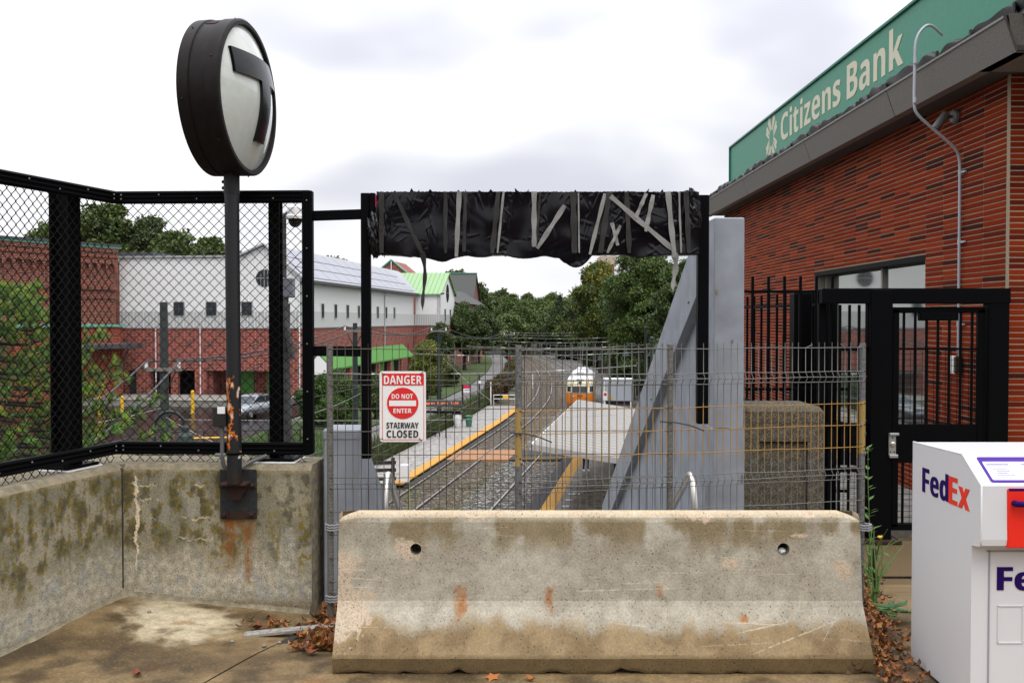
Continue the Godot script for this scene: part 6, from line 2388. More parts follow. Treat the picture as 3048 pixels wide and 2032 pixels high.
	var rw := obj("round_window", rb, M.window_dark, t)
	bx("muntin", L.call(-3.2, 5.45, -0.07), Vector3(0.05, 1.45, 0.03), M.trim_grey, rw)
	bx("muntin", L.call(-3.2, 5.45, -0.071), Vector3(1.45, 0.05, 0.03), M.trim_grey, rw)
	var side_b := Basis(Vector3(0, 0, -1), Vector3.UP, Vector3(1, 0, 0))
	for d in [5.7, 9.7, 13.7, 17.7, 25.4, 29.2, 33.1]:
		frame_window(t, L.call(0.04, 2.75, d), 0.75, 1.25, side_b, 2, 2)
	for z in [47.8, 51.6]:
		frame_window(t, L.call(3.34, 2.55, z), 0.8, 1.6, side_b, 1, 3)
	var ob := MB.new()
	ob.lathe([Vector2(0, 0.02), Vector2(0.95, 0.02), Vector2(0.95, 0.06), Vector2(0, 0.06)], 28, Transform3D(Basis(Vector3(0, 0, -1), Vector3(1, 0, 0), Vector3(0, 1.25, 0)), L.call(3.3, 5.5, 49.75)))
	var ow := obj("oval_window", ob, M.window_dark, t)
	bx("muntin", L.call(3.38, 5.5, 49.75), Vector3(0.03, 2.3, 0.06), M.trim_grey, ow)
	bx("muntin", L.call(3.381, 5.5, 49.75), Vector3(0.03, 0.06, 1.85), M.trim_grey, ow)
	# lime canopy with a small gable along the tracks
	var c := thing("lime_canopy", "long canopy with bright lime green metal roof beside the white building", "canopy", P(-15.4, -5.0, 80.2), -0.1187)
	var D := func(x: float, y: float, z: float) -> Vector3:
		return Vector3(x, y + 5.0, -z)
	var len_z := 30.0
	for q in [[-0.25, -0.78, 1.0, -2.0], [-0.25, -0.78, -1.3, -2.0]]:
		var m := MB.new()
		var a: Vector3 = D.call(q[0], q[1], 0)
		var e: Vector3 = D.call(q[2], q[3], 0)
		var f := Vector3(0, 0, -len_z)
		m.quad(a, e, e + f, a + f, Vector3(signf(q[2]), 1, 0))
		m.quad(a + Vector3(0, -0.08, 0), e + Vector3(0, -0.08, 0), e + f + Vector3(0, -0.08, 0), a + f + Vector3(0, -0.08, 0), Vector3(0, -1, 0))
		m.quad(e, e + f, e + f + Vector3(0, -0.14, 0), e + Vector3(0, -0.14, 0), Vector3(signf(q[2]), 0, 0))
		for i in 60:
			m.tube([a + Vector3(0, 0.02, -0.5 * i), e + Vector3(0, 0.02, -0.5 * i)], 0.025, 4)
		obj("roof_slope", m, M.lime_bright, c)
	var gm := MB.new()
	gm.prism(PackedVector2Array([Vector2(-1.2, 2.5), Vector2(0.95, 2.5), Vector2(0.95, 2.95), Vector2(-0.25, 4.12), Vector2(-1.2, 2.95)]), 0.1, Transform3D(Basis.IDENTITY, Vector3(0, 0, 0.0)))
	obj("gable_end", gm, M.siding_white, c)
	bx("back_wall", D.call(-0.75, -3.7, 15.0), Vector3(0.3, 3.0, len_z), M.void_dark, c)
	for i in 7:
		bx("pier", D.call(0.75, -3.6, 0.6 + 4.8 * i), Vector3(0.4, 3.1, 0.5), M.brick_red_far, c)
		if i < 6 and i != 2:
			bx("lime_door", D.call(-0.55, -3.7, 2.2 + 4.8 * i), Vector3(0.08, 2.4, 1.6), M.lime, c)

func brick_buildings() -> void:
	far_materials()
	# old brick hall on the left
	var t := thing("old_brick_building", "old red brick building with arched corbel table and green copper cornice", "building", P(-33.7, -5.0, 84.6), deg_to_rad(60.5))
	var D := func(x: float, y: float, z: float) -> Vector3:
		return Vector3(x, y + 5.0, -z)
	bx("wall", D.call(-14.0, 1.5, 5.0), Vector3(28.0, 13.0, 10.0), M.brick_old_far, t)
	# corbel table: a proud band whose lower edge runs in small arches
	var poly := PackedVector2Array()
	poly.append(Vector2(-28.0, 12.6))
	poly.append(Vector2(-28.0, 11.0))
	var n := 33
	for i in n:
		var x0 := -28.0 + 0.845 * i
		var r := 0.30
		var ce := x0 + 0.42
		poly.append(Vector2(ce - r, 11.0))
		for k in range(1, 8):
			var a := PI - PI * k / 8.0
			poly.append(Vector2(ce + cos(a) * r, 11.35 + sin(a) * r))
		poly.append(Vector2(ce + r, 11.0))
	poly.append(Vector2(0.1, 11.0))
	poly.append(Vector2(0.1, 12.6))
	var cb := MB.new()
	cb.prism(poly, 0.22, Transform3D(Basis.IDENTITY, Vector3(0, 0, 0.22)))
	obj("corbel_table", cb, M.brick_old_far, t)
	for q in [[12.75, 0.34, 0.3], [9.55, 0.2, 0.16], [12.2, 0.12, 0.3], [8.8, 0.12, 0.1]]:
		bx("brick_course", Vector3(-13.95, q[0], q[2] * 0.5), Vector3(28.1, q[1], q[2]), M.brick_old_far, t)
	bx("cornice", Vector3(-13.9, 13.2, 0.1), Vector3(28.4, 0.16, 0.75), M.gutter_dark, t)
	bx("cornice_copper", Vector3(-13.9, 13.03, 0.05), Vector3(28.3, 0.2, 0.62), M.copper_green, t)
	for x in [-7.6, -13.5]:
		var w := bx("arched_window", Vector3(x, 7.0, 0.02), Vector3(0.9, 2.6, 0.1), M.window_dark, t)
		var ar := MB.new()
		for k in 9:
			var a := PI * (k + 0.5) / 9.0
			ar.box(Vector3(x + cos(a) * 0.95, 8.4 + sin(a) * 0.95, 0.05), Vector3(0.5, 0.26, 0.12), Basis(Vector3(0, 0, 1), a))
		obj("arch_bricks", ar, M.brick_orange_far, w)
	bx("vent", Vector3(-11.5, 10.3, 0.05), Vector3(0.9, 0.3, 0.08), M.copper_green, t)
	bx("vent", Vector3(-2.6, 6.4, 0.05), Vector3(0.5, 0.45, 0.08), M.trim_grey, t)
	# lower front with copper ledge and black canopy
	bx("front_wall", Vector3(-5.0, 3.1, 0.5), Vector3(10.0, 6.4, 0.7), M.brick_orange_far, t)
	bx("ledge_copper", Vector3(-5.0, 6.45, 0.55), Vector3(10.2, 0.22, 0.95), M.copper_green, t)
	bx("canopy", Vector3(-3.6, 4.75, 1.7), Vector3(8.0, 0.42, 2.0), M.gutter_dark, t, 0.03)
	for x in [-7.0, -0.6]:
		tb("canopy_bracket", [Vector3(x, 2.6, 0.9), Vector3(x, 4.5, 2.3)], 0.08, M.gutter_dark, t, 6)
	bx("rear_block", Vector3(-5.5, 12.5, -14.0), Vector3(17.0, 3.0, 6.0), M.brick_old_far, t)
	var cl := thing("copper_roof_house", "small roof with dark fascia and green copper trim between brick and white buildings", "building", P(-36.4, -5.0, 96.0), -0.1187)
	bx("wall", Vector3(0, 6.0, 0), Vector3(5.0, 12.0, 5.0), M.brick_old_far, cl)
	bx("fascia", Vector3(0.3, 13.05, 0), Vector3(6.2, 0.35, 5.8), M.gutter_dark, cl)
	bx("copper_trim", Vector3(0.3, 12.6, 0), Vector3(5.8, 0.5, 5.5), M.copper_green, cl)
	# brick gable standing behind the pale roof
	var g := thing("brick_gable_house", "red brick gable with green copper verge rising behind the pale roof", "building", P(-17.2, -5.0, 142.0), -0.1187)
	var gb := MB.new()
	gb.prism(PackedVector2Array([Vector2(-5, 0), Vector2(5, 0), Vector2(5, 11.3), Vector2(0, 15.4), Vector2(-5, 11.3)]), 9.0, Transform3D.IDENTITY)
	obj("wall", gb, M.brick_red_far, g)
	for s in [-1.0, 1.0]:
		tb("copper_verge", [Vector3(0, 15.5, 0.1), Vector3(5.3 * s, 11.15, 0.1)], 0.14, M.copper_green, g, 5)
	tb("downpipe", [Vector3(0.0, 15.3, 0.12), Vector3(0.0, 6.0, 0.12)], 0.08, M.siding_white, g, 6)
	# chapel-like hall with slate roof
	var h := thing("slate_roof_hall", "brick hall with steep grey slate roof, arched side windows and white downpipes", "building", P(-9.3, -5.0, 143.0), -0.1187)
	bx("wall", Vector3(-1.6, 4.8, -14.0), Vector3(5.0, 9.6, 28.0), M.brick_old_far, h)
	var sr := MB.new()
	sr.prism(PackedVector2Array([Vector2(-4.6, 9.5), Vector2(1.4, 9.4), Vector2(-1.8, 11.6)]), 28.0, Transform3D(Basis.IDENTITY, Vector3(0, 0, 0.0)))
	obj("aisle_roof", sr, M.slate, h)
	var mr := MB.new()
	var a0 := Vector3(-6.5, 14.6, -24.0)
	mr.quad(Vector3(-14, 15.0, -30), Vector3(-0.35, 15.0, -30), Vector3(-0.25, 9.3, -25.0), Vector3(-14, 9.3, -25.0), Vector3(0, 1, 1))
	mr.quad(Vector3(-14, 15.0, -30), Vector3(-0.35, 15.0, -30), Vector3(-0.25, 9.3, -35.0), Vector3(-14, 9.3, -35.0), Vector3(0, 1, -1))
	obj("slate_roof", mr, M.slate, h)
	var mg := MB.new()
	mg.prism(PackedVector2Array([Vector2(25.6, 0), Vector2(34.4, 0), Vector2(34.4, 9.3), Vector2(30, 14.7), Vector2(25.6, 9.3)]), 13.0, Transform3D(Basis(Vector3.FORWARD, Vector3.UP, Vector3.RIGHT), Vector3(-0.6, 0, 0)))
	obj("transept", mg, M.brick_old_far, h)
	bx("ridge_copper", Vector3(-7.2, 15.05, -30), Vector3(13.8, 0.14, 0.4), M.copper_green, h)
	for z in [2.0, 8.5, 15.0, 21.5]:
		var w := bx("arched_window", Vector3(0.92, 5.0, -z - 3.2), Vector3(0.12, 4.2, 1.5), M.window_dark, h)
		bx("frame", Vector3(0.95, 5.0, -z - 3.2), Vector3(0.12, 4.3, 0.1), M.siding_white, w)
	for z in [0.3, 6.3, 12.5]:
		tb("downpipe", [Vector3(1.0, 9.3, -z), Vector3(1.0, 0.5, -z)], 0.09, M.siding_white, h, 6)
	# apartment tower behind the right-hand trees
	var ap := thing("apartment_block", "tan and red brick apartment tower mostly hidden behind the right-hand trees", "building", P(17.6, -5.0, 190.0), 0.0)
	bx("wall", Vector3(-1.0, 8.5, 0), Vector3(4.6, 17.0, 12.0), M.brick_red_far, ap)
	bx("roof_block", Vector3(0.4, 17.9, 0), Vector3(3.0, 1.9, 8.0), mat("tan_block", lin(0.42, 0.36, 0.28), 0.8), ap)
	for j in 5:
		for i in 2:
			bx("window", Vector3(-2.2 + 2.2 * i, 3.0 + 2.9 * j, 6.02), Vector3(1.1, 1.4, 0.1), M.window_dark, ap)
		bx("window", Vector3(-3.32, 3.0 + 2.9 * j, 2.0), Vector3(0.1, 1.4, 1.3), M.window_dark, ap)

# ---------------------------------------------------------------- trees
func leaf_cluster(s: float, k: int, sd: int) -> ArrayMesh:
	var r := RandomNumberGenerator.new()
	r.seed = sd
	var b := MB.new()
	for i in k:
		var p := Vector3(r.randfn(), r.randfn() * 0.7, r.randfn()) * s * 0.26
		var d := Vector3(r.randfn(), r.randfn() * 0.6 - 0.2, r.randfn()).normalized()
		var side := d.cross(Vector3(r.randfn(), r.randfn() + 1.0, r.randfn())).normalized()
		var l := s * r.randf_range(0.34, 0.52)
		var w := l * r.randf_range(0.28, 0.40)
		var up := side.cross(d) * l * 0.10
		b.quad(p, p + d * l * 0.5 + side * w - up, p + d * l, p + d * l * 0.5 - side * w - up)
	return b.mesh()

var clusters := {}

func crown_points(lobes: Array, count: int, r: RandomNumberGenerator, size: float, base: Color, xfs: Array, cols: Array, tip := Color(0, 0, 0, 0)) -> void:
	var wts := []
	var tot := 0.0
	for l in lobes:
		var rad: Vector3 = l[1]
		tot += rad.x * rad.z + rad.x * rad.y
		wts.append(tot)
	var tw := {}
	for i in count:
		var f := r.randf() * tot
		var k := 0
		while wts[k] < f:
			k += 1
		var l = lobes[k]
		var d := Vector3(r.randfn(), r.randfn() * 0.9 + 0.25, r.randfn()).normalized()
		# twiggy tufts: directions gather round a few dozen shoots per lobe
		var key := k * 1000 + r.randi() % 26
		if not tw.has(key):
			tw[key] = [d, r.randf_range(0.72, 1.16), r.randf_range(0.72, 1.25)]
		var sh = tw[key]
		var dd: Vector3 = (sh[0] + d * 0.42).normalized()
		var rad: float = sh[1] * (0.70 + 0.34 * pow(r.randf(), 0.6))
		var p: Vector3 = l[0] + dd * rad * l[1]
		var sc := r.randf_range(0.75, 1.3) * size
		var b := Basis(Vector3(r.randfn(), r.randfn(), r.randfn()).normalized(), r.randf() * TAU).scaled(Vector3(sc, sc, sc))
		xfs.append(Transform3D(b, p))
		var v: float = sh[2] * r.randf_range(0.75, 1.3)
		var c := Color(base.r * v * r.randf_range(0.85, 1.2), base.g * v, base.b * v * r.randf_range(0.8, 1.1))
		if tip.a > 0.0 and (l[0].y + 0.0) > 0.0 and r.randf() < tip.a * l[2]:
			c = Color(tip.r, tip.g, tip.b) * r.randf_range(0.7, 1.2)
		cols.append(c)

func tree(label: String, cat: String, at: Vector3, h: float, w: float, base_f: float, size: float, count: int, col: Color, sd: int, group := "", tip := Color(0, 0, 0, 0), called := "leafy_tree", conifer := false) -> Node3D:
	var r := RandomNumberGenerator.new()
	r.seed = sd
	var t := thing(called, label, cat, at, 0.0, group)
	var tr := MB.new()
	var tw := h * 0.018 + 0.06
	var lean := Vector3(r.randf_range(-0.04, 0.04) * h, 0, r.randf_range(-0.04, 0.04) * h)
	var tp := []
	var tn := []
	for k in 9:
		var f := k / 8.0
		tp.append(Vector3(0, h * 0.9 * f, 0) + lean * f * f + Vector3(sin(k * 1.7 + sd) * 0.012 * h * f, 0, cos(k * 2.3 + sd) * 0.012 * h * f))
		tn.append(tw * (1.0 - 0.86 * f) * (1.35 if k == 0 else 1.0))
	tr.tube(tp, tn, 8)
	var lobes := []
	var cy := h * base_f
	var ch := h - cy
	if conifer:
		for k in 9:
			var f := k / 8.0
			var rr := w * 0.5 * (1.0 - 0.88 * f)
			for j in 3:
				var a := r.randf() * TAU
				lobes.append([Vector3(cos(a) * rr * 0.45, cy + ch * f * 0.95, sin(a) * rr * 0.45), Vector3(rr * 0.75, ch * 0.09, rr * 0.75), 0.0])
	else:
		var n := 11
		for k in n:
			var f := (k + 0.5) / n
			var prof := sin(PI * clampf(f * 0.86 + 0.14, 0.0, 1.0))
			var a := k * 2.4 + r.randf() * 1.2
			var rr := w * 0.5 * prof * r.randf_range(0.45, 0.72)
			var lr := w * r.randf_range(0.17, 0.26) * (0.6 + 0.5 * prof)
			var ce := Vector3(cos(a) * rr, cy + ch * (0.10 + 0.80 * f), sin(a) * rr) + lean * 0.7
			lobes.append([ce, Vector3(lr, lr * r.randf_range(0.62, 0.85), lr), 1.0 if f > 0.6 else 0.2])
			var st: Vector3 = tp[clampi(int(8.0 * (base_f + (1.0 - base_f) * f * 0.6) * 0.9), 1, 7)]
			var mid := st.lerp(ce, 0.55) + Vector3(0, 0.05 * h * (1.0 - f), 0)
			tr.tube([st, mid, ce + Vector3(0, lr * 0.4, 0)], [tw * 0.42, tw * 0.24, tw * 0.08], 5)
		lobes.append([Vector3(0, cy + ch * 0.5, 0), Vector3(w * 0.3, ch * 0.33, w * 0.3), 0.3])
	obj("trunk", tr, M.bark, t)
	var xfs := []
	var cols := []
	crown_points(lobes, count, r, 1.0, col, xfs, cols, tip)
	var key := "%.2f/%d" % [size, sd % 3]
	if not clusters.has(key):
		clusters[key] = leaf_cluster(size, 7, 300 + sd % 3)
	tag(many("crown", clusters[key], M.leaf, xfs, cols, t), "", "", "", "stuff")
	return t

func ground_at(x: float, d: float) -> float:
	return land(x - tx(d), d)

func trees() -> void:
	var dark := Color(0.048, 0.078, 0.017)
	var mid := Color(0.068, 0.108, 0.020)
	var lite := Color(0.115, 0.165, 0.030)
	# big trees behind the brick building on the left
	var ls := [[-59.5, 126.0, 11.5, 9.0, "dark leafy tree low at the far left, above the brick building"], [-55.4, 122.0, 15.6, 11.0, "broad tree above the left end of the brick building"], [-51.0, 124.0, 17.0, 12.0, "tallest dark tree above the brick building cornice"], [-46.0, 126.0, 15.4, 10.0, "tree with ragged crown above the brick and white buildings' junction"], [-41.6, 122.0, 13.3, 9.5, "middle tree above the white building's flat roof"], [-37.4, 124.0, 12.6, 9.0, "round-topped tree left of the white building's gable"], [-34.0, 126.0, 10.6, 7.0, "low tree just left of the white gable peak"]]
	for k in ls.size():
		var q = ls[k]
		tree(q[4], "tree", P(q[0], -4.0, q[1]), q[2] + 4.0, q[3], 0.35, 1.0, 4600, mid if k % 3 else dark, 400 + k, "trees behind the buildings")
	tree("tree top showing over the pale panelled roof", "tree", P(-27.4, -4.0, 152.0), 15.2, 9.0, 0.4, 1.1, 2600, mid, 410, "trees behind the buildings")
	tree("tree rising behind the green cross gable and slate roof", "tree", P(-10.8, -4.0, 192.0), 15.6, 9.0, 0.4, 1.1, 2600, dark, 411, "trees behind the buildings")
	tree("dark tree right beside the slate roof", "tree", P(-6.6, -4.0, 196.0), 13.5, 7.0, 0.3, 1.1, 2600, dark, 412, "trees behind the buildings")
	# feathery trees left of the path
	tree("feathery light tree left of the path beside the slate-roofed hall", "tree", P(-6.6, -5.1, 138.0), 9.6, 7.0, 0.22, 0.7, 5200, Color(0.060, 0.092, 0.024), 420, "trees along the path")
	tree("second light tree left of the path, further along", "tree", P(-5.4, -5.1, 160.0), 9.4, 6.5, 0.25, 0.75, 4200, Color(0.052, 0.084, 0.022), 421, "trees along the path")
	tree("slender young tree on the lawn before the brick hall", "tree", P(-8.6, -5.05, 122.0), 6.6, 3.6, 0.35, 0.55, 2400, Color(0.056, 0.088, 0.024), 422, "trees along the path")
	# the wood that closes the view
	var far := []
	var r := RandomNumberGenerator.new()
	r.seed = 44
	var wood := [[1096, 700, 250], [1122, 668, 290], [1150, 662, 300], [1178, 675, 262], [1205, 690, 240], [1212, 672, 320], [1240, 686, 300], [1268, 676, 330], [1292, 688, 290], [1315, 684, 250], [1135, 712, 225], [1165, 722, 215], [1300, 705, 232], [1236, 715, 250], [1268, 712, 262], [1340, 660, 240], [1362, 640, 215], [1190, 735, 232], [1110, 735, 205], [1330, 730, 205]]
	var words_ := ["leftmost", "second", "third", "fourth", "fifth", "sixth", "seventh", "eighth", "ninth", "tenth", "eleventh", "twelfth", "thirteenth", "fourteenth"]
	var rows := [[], []]
	for q in wood:
		rows[0 if q[1] < 700 else 1].append(q[0])
	rows[0].sort()
	rows[1].sort()
	for k in wood.size():
		var q = wood[k]
		var d: float = q[2]
		var x: float = (q[0] - 1176.0) / 2287.0 * d
		var top: float = 1.9 + (735.0 - q[1]) * d / 2287.0
		var gy := ground_at(x, d)
		var c := dark.lerp(lite, r.randf() * 0.75)
		if k == 13 or k == 4:
			c = Color(0.085, 0.125, 0.035)
		var rw := 0 if q[1] < 700 else 1
		tree("%s tree from left, %s of wood closing the tracks" % [words_[rows[rw].find(q[0])], ["tall back row", "low front row"][rw]], "tree", P(x, gy, d), maxf(6.0, top - gy), r.randf_range(8.0, 11.5), 0.18, 1.25, 2900, c, 430 + k, "trees of the wood at the end of the tracks")
	tree("dark conifer at the right of the wood", "conifer", P(13.3, ground_at(13.3, 205.0), 205.0), 12.5, 8.0, 0.1, 1.0, 4200, Color(0.020, 0.042, 0.016), 455, "", Color(0, 0, 0, 0), "conifer_tree", true)
	tree("second dark conifer behind the parked tram", "conifer", P(11.0, ground_at(11.0, 232.0), 232.0), 13.0, 8.0, 0.1, 1.0, 3600, Color(0.022, 0.046, 0.018), 456, "", Color(0, 0, 0, 0), "conifer_tree", true)
	# the tall trees on the right bank
	tree("tall broad tree on the right bank, largest crown beside the grey coping", "tree", P(12.6, -5.6, 92.0), 15.0, 9.6, 0.26, 0.52, 12500, Color(0.064, 0.104, 0.020), 460, "", Color(0.30, 0.24, 0.02, 0.03))
	tree("tree with yellowing top left of the largest right-bank tree", "tree", P(12.4, -5.4, 138.0), 15.9, 9.4, 0.24, 0.7, 7200, Color(0.074, 0.108, 0.020), 461, "", Color(0.34, 0.26, 0.02, 0.22))
	tree("dark tree right of the largest tree, behind the stair coping", "tree", P(14.6, -5.2, 80.0), 12.6, 7.5, 0.25, 0.5, 8200, Color(0.056, 0.094, 0.019), 462)
	tree("slim tree with bare pale trunk left of the largest right-bank tree", "tree", P(12.6, -5.6, 118.0), 13.0, 5.4, 0.42, 0.55, 4600, Color(0.044, 0.074, 0.02), 463)
	tree("thin dark tree beside the apartment tower", "tree", P(14.5, -5.4, 165.0), 15.0, 6.5, 0.2, 0.8, 4200, Color(0.030, 0.054, 0.016), 464)
	tree("low bushy tree behind the tram on the right", "tree", P(12.2, -5.6, 104.0), 6.4, 5.4, 0.08, 0.5, 4600, Color(0.050, 0.082, 0.02), 465)
	tree("bushy green shrub behind the grey equipment housing", "shrub", P(14.0, -5.5, 92.0), 4.6, 5.0, 0.05, 0.45, 4200, Color(0.050, 0.085, 0.02), 466, "", Color(0, 0, 0, 0), "leafy_shrub")
	for q in [[12.6, 148.0, 5.6, 6.0, "undergrowth below the tree with yellowing top"], [15.8, 158.0, 6.4, 7.0, "undergrowth before the apartment tower"], [18.0, 128.0, 6.0, 6.0, "undergrowth behind the largest right-bank tree"]]:
		tree(q[4], "shrub", P(q[0], -5.4, q[1]), q[2], q[3], 0.04, 0.6, 2800, Color(0.040, 0.070, 0.018), int(q[1]), "", Color(0, 0, 0, 0), "leafy_shrub")
	# shrubs
	tree("large leafy shrub before the lime canopy", "shrub", P(-11.3, -5.05, 64.0), 3.9, 3.4, 0.04, 0.34, 5200, Color(0.060, 0.115, 0.022), 470, "", Color(0, 0, 0, 0), "leafy_shrub")
	tree("smaller shrub left of the large leafy shrub", "shrub", P(-13.0, -5.05, 66.0), 3.2, 2.8, 0.04, 0.34, 3200, Color(0.050, 0.10, 0.022), 471, "", Color(0, 0, 0, 0), "leafy_shrub")
	tree("shrub behind the danger sign, left of the path", "shrub", P(-9.6, -5.05, 70.0), 3.3, 2.6, 0.05, 0.34, 3000, Color(0.055, 0.10, 0.022), 472, "", Color(0, 0, 0, 0), "leafy_shrub")
	tree("yellow-green young tree beside the second dark line pole", "tree", P(-7.4, -5.05, 86.0), 5.4, 3.4, 0.12, 0.36, 3600, Color(0.115, 0.150, 0.022), 473, "", Color(0.30, 0.22, 0.03, 0.12))
	tree("dark shrub on the lawn left of the path", "shrub", P(-6.9, -5.05, 104.0), 2.6, 3.0, 0.04, 0.38, 2200, Color(0.045, 0.078, 0.02), 474, "", Color(0, 0, 0, 0), "leafy_shrub")
	tree("low dark shrub below the lawn edge", "shrub", P(-8.3, -5.05, 92.0), 2.3, 3.2, 0.04, 0.36, 2200, Color(0.040, 0.072, 0.018), 475, "", Color(0, 0, 0, 0), "leafy_shrub")
	for k in 7:
		var d := 97.0 + 9.0 * k
		var q := S(-4.55, -5.95, d)
		tree(["brown vine thicket nearest the end of the left platform", "second brown thicket along the path wall", "third brown thicket along the path wall", "orange-tinged thicket midway along the path wall", "fifth thicket along the path wall", "sixth thicket, below the far lamp", "farthest thicket where the path bends away"][k], "thicket", q, 2.0 + 0.25 * sin(k * 2.0), 2.2, 0.03, 0.34, 2600, [Color(0.095, 0.058, 0.022), Color(0.12, 0.055, 0.02), Color(0.080, 0.070, 0.022)][k % 3], 480 + k, "", Color(0.10, 0.16, 0.03, 0.3), "vine_thicket")
	pine()

func pine() -> void:
	# white pine close by on the left, seen through the chain-link
	var t := thing("pine_tree", "large soft-needled pine close behind the left chain-link fence", "pine", P(-8.6, -5.0, 15.6))
	var tr := MB.new()
	tr.tube([Vector3(0, 0, 0), Vector3(0.1, 4.0, 0), Vector3(0.0, 7.5, 0.1)], [0.26, 0.2, 0.05], 9)
	var r := RandomNumberGenerator.new()
	r.seed = 19
	var tuft := MB.new()
	for k in 26:
		var d := Vector3(r.randfn(), absf(r.randfn()) * 0.9 + 0.5, r.randfn()).normalized()
		var s := d.cross(Vector3(r.randfn(), r.randfn(), r.randfn())).normalized() * 0.0055
		var e := d * r.randf_range(0.09, 0.15)
		tuft.tri(-s, s, e)
	var xfs := []
	var cols := []
	for lev in 29:
		var y := 1.0 + lev * 0.235
		var rad: float = 2.9 - 0.7 * sm(5.2, 6.6, y) - 1.1 * sm(6.4, 7.7, y)
		for k in 8:
			var a := k * TAU / 8.0 + lev * 0.7 + r.randf() * 0.5
			var l := rad * r.randf_range(0.75, 1.12)
			var d := Vector3(cos(a), 0, sin(a))
			var p0 := Vector3(0, y - 0.3, 0)
			var p1 := p0 + d * l * 0.6 + Vector3(0, -0.05 * l, 0)
			var p2 := p0 + d * l + Vector3(0, 0.16 * l, 0)
			tr.tube([p0, p1, p2], [0.035, 0.02, 0.007], 5, false)
			var tone := r.randf_range(0.7, 1.3)
			for j in 30:
				var f := 0.30 + 0.70 * pow(r.randf(), 0.7)
				var c := p0.lerp(p1, f * 1.0).lerp(p1.lerp(p2, f), f)
				var sd := d.cross(Vector3.UP) * r.randfn() * 0.20 * (1.15 - f * 0.5)
				c += sd + Vector3(0, r.randfn() * 0.05, 0)
				var out := (d + sd * 1.2 + Vector3(0, 0.75 + r.randfn() * 0.25, 0)).normalized()
				var x := out.cross(Vector3(r.randfn(), 0.1, r.randfn())).normalized()
				var sc := r.randf_range(0.8, 1.3)
				xfs.append(Transform3D(Basis(x, out, x.cross(out)).scaled(Vector3(sc, sc, sc)), c))
				var v := tone * r.randf_range(0.55, 1.35)
				var g := Color(0.090, 0.180, 0.040)
				if r.randf() < 0.35:
					g = Color(0.20, 0.28, 0.03)
				cols.append(Color(g.r * v, g.g * v, g.b * v))
	obj("trunk", tr, M.bark, t)
	tag(many("needles", tuft.mesh(), M.leaf, xfs, cols, t), "", "", "", "stuff")
	for k in 7:
		var cb := MB.new()
		cb.ball(Vector3.ZERO, Vector3(0.028, 0.075, 0.028), 8, 6)
		var o := obj("pine_cone", cb, M.rust_dark, t)
		o.position = Vector3(1.5 + 0.28 * sin(k * 3.0), 3.0 + 0.35 * cos(k * 1.3), 1.5 + 0.25 * cos(k * 2.0))

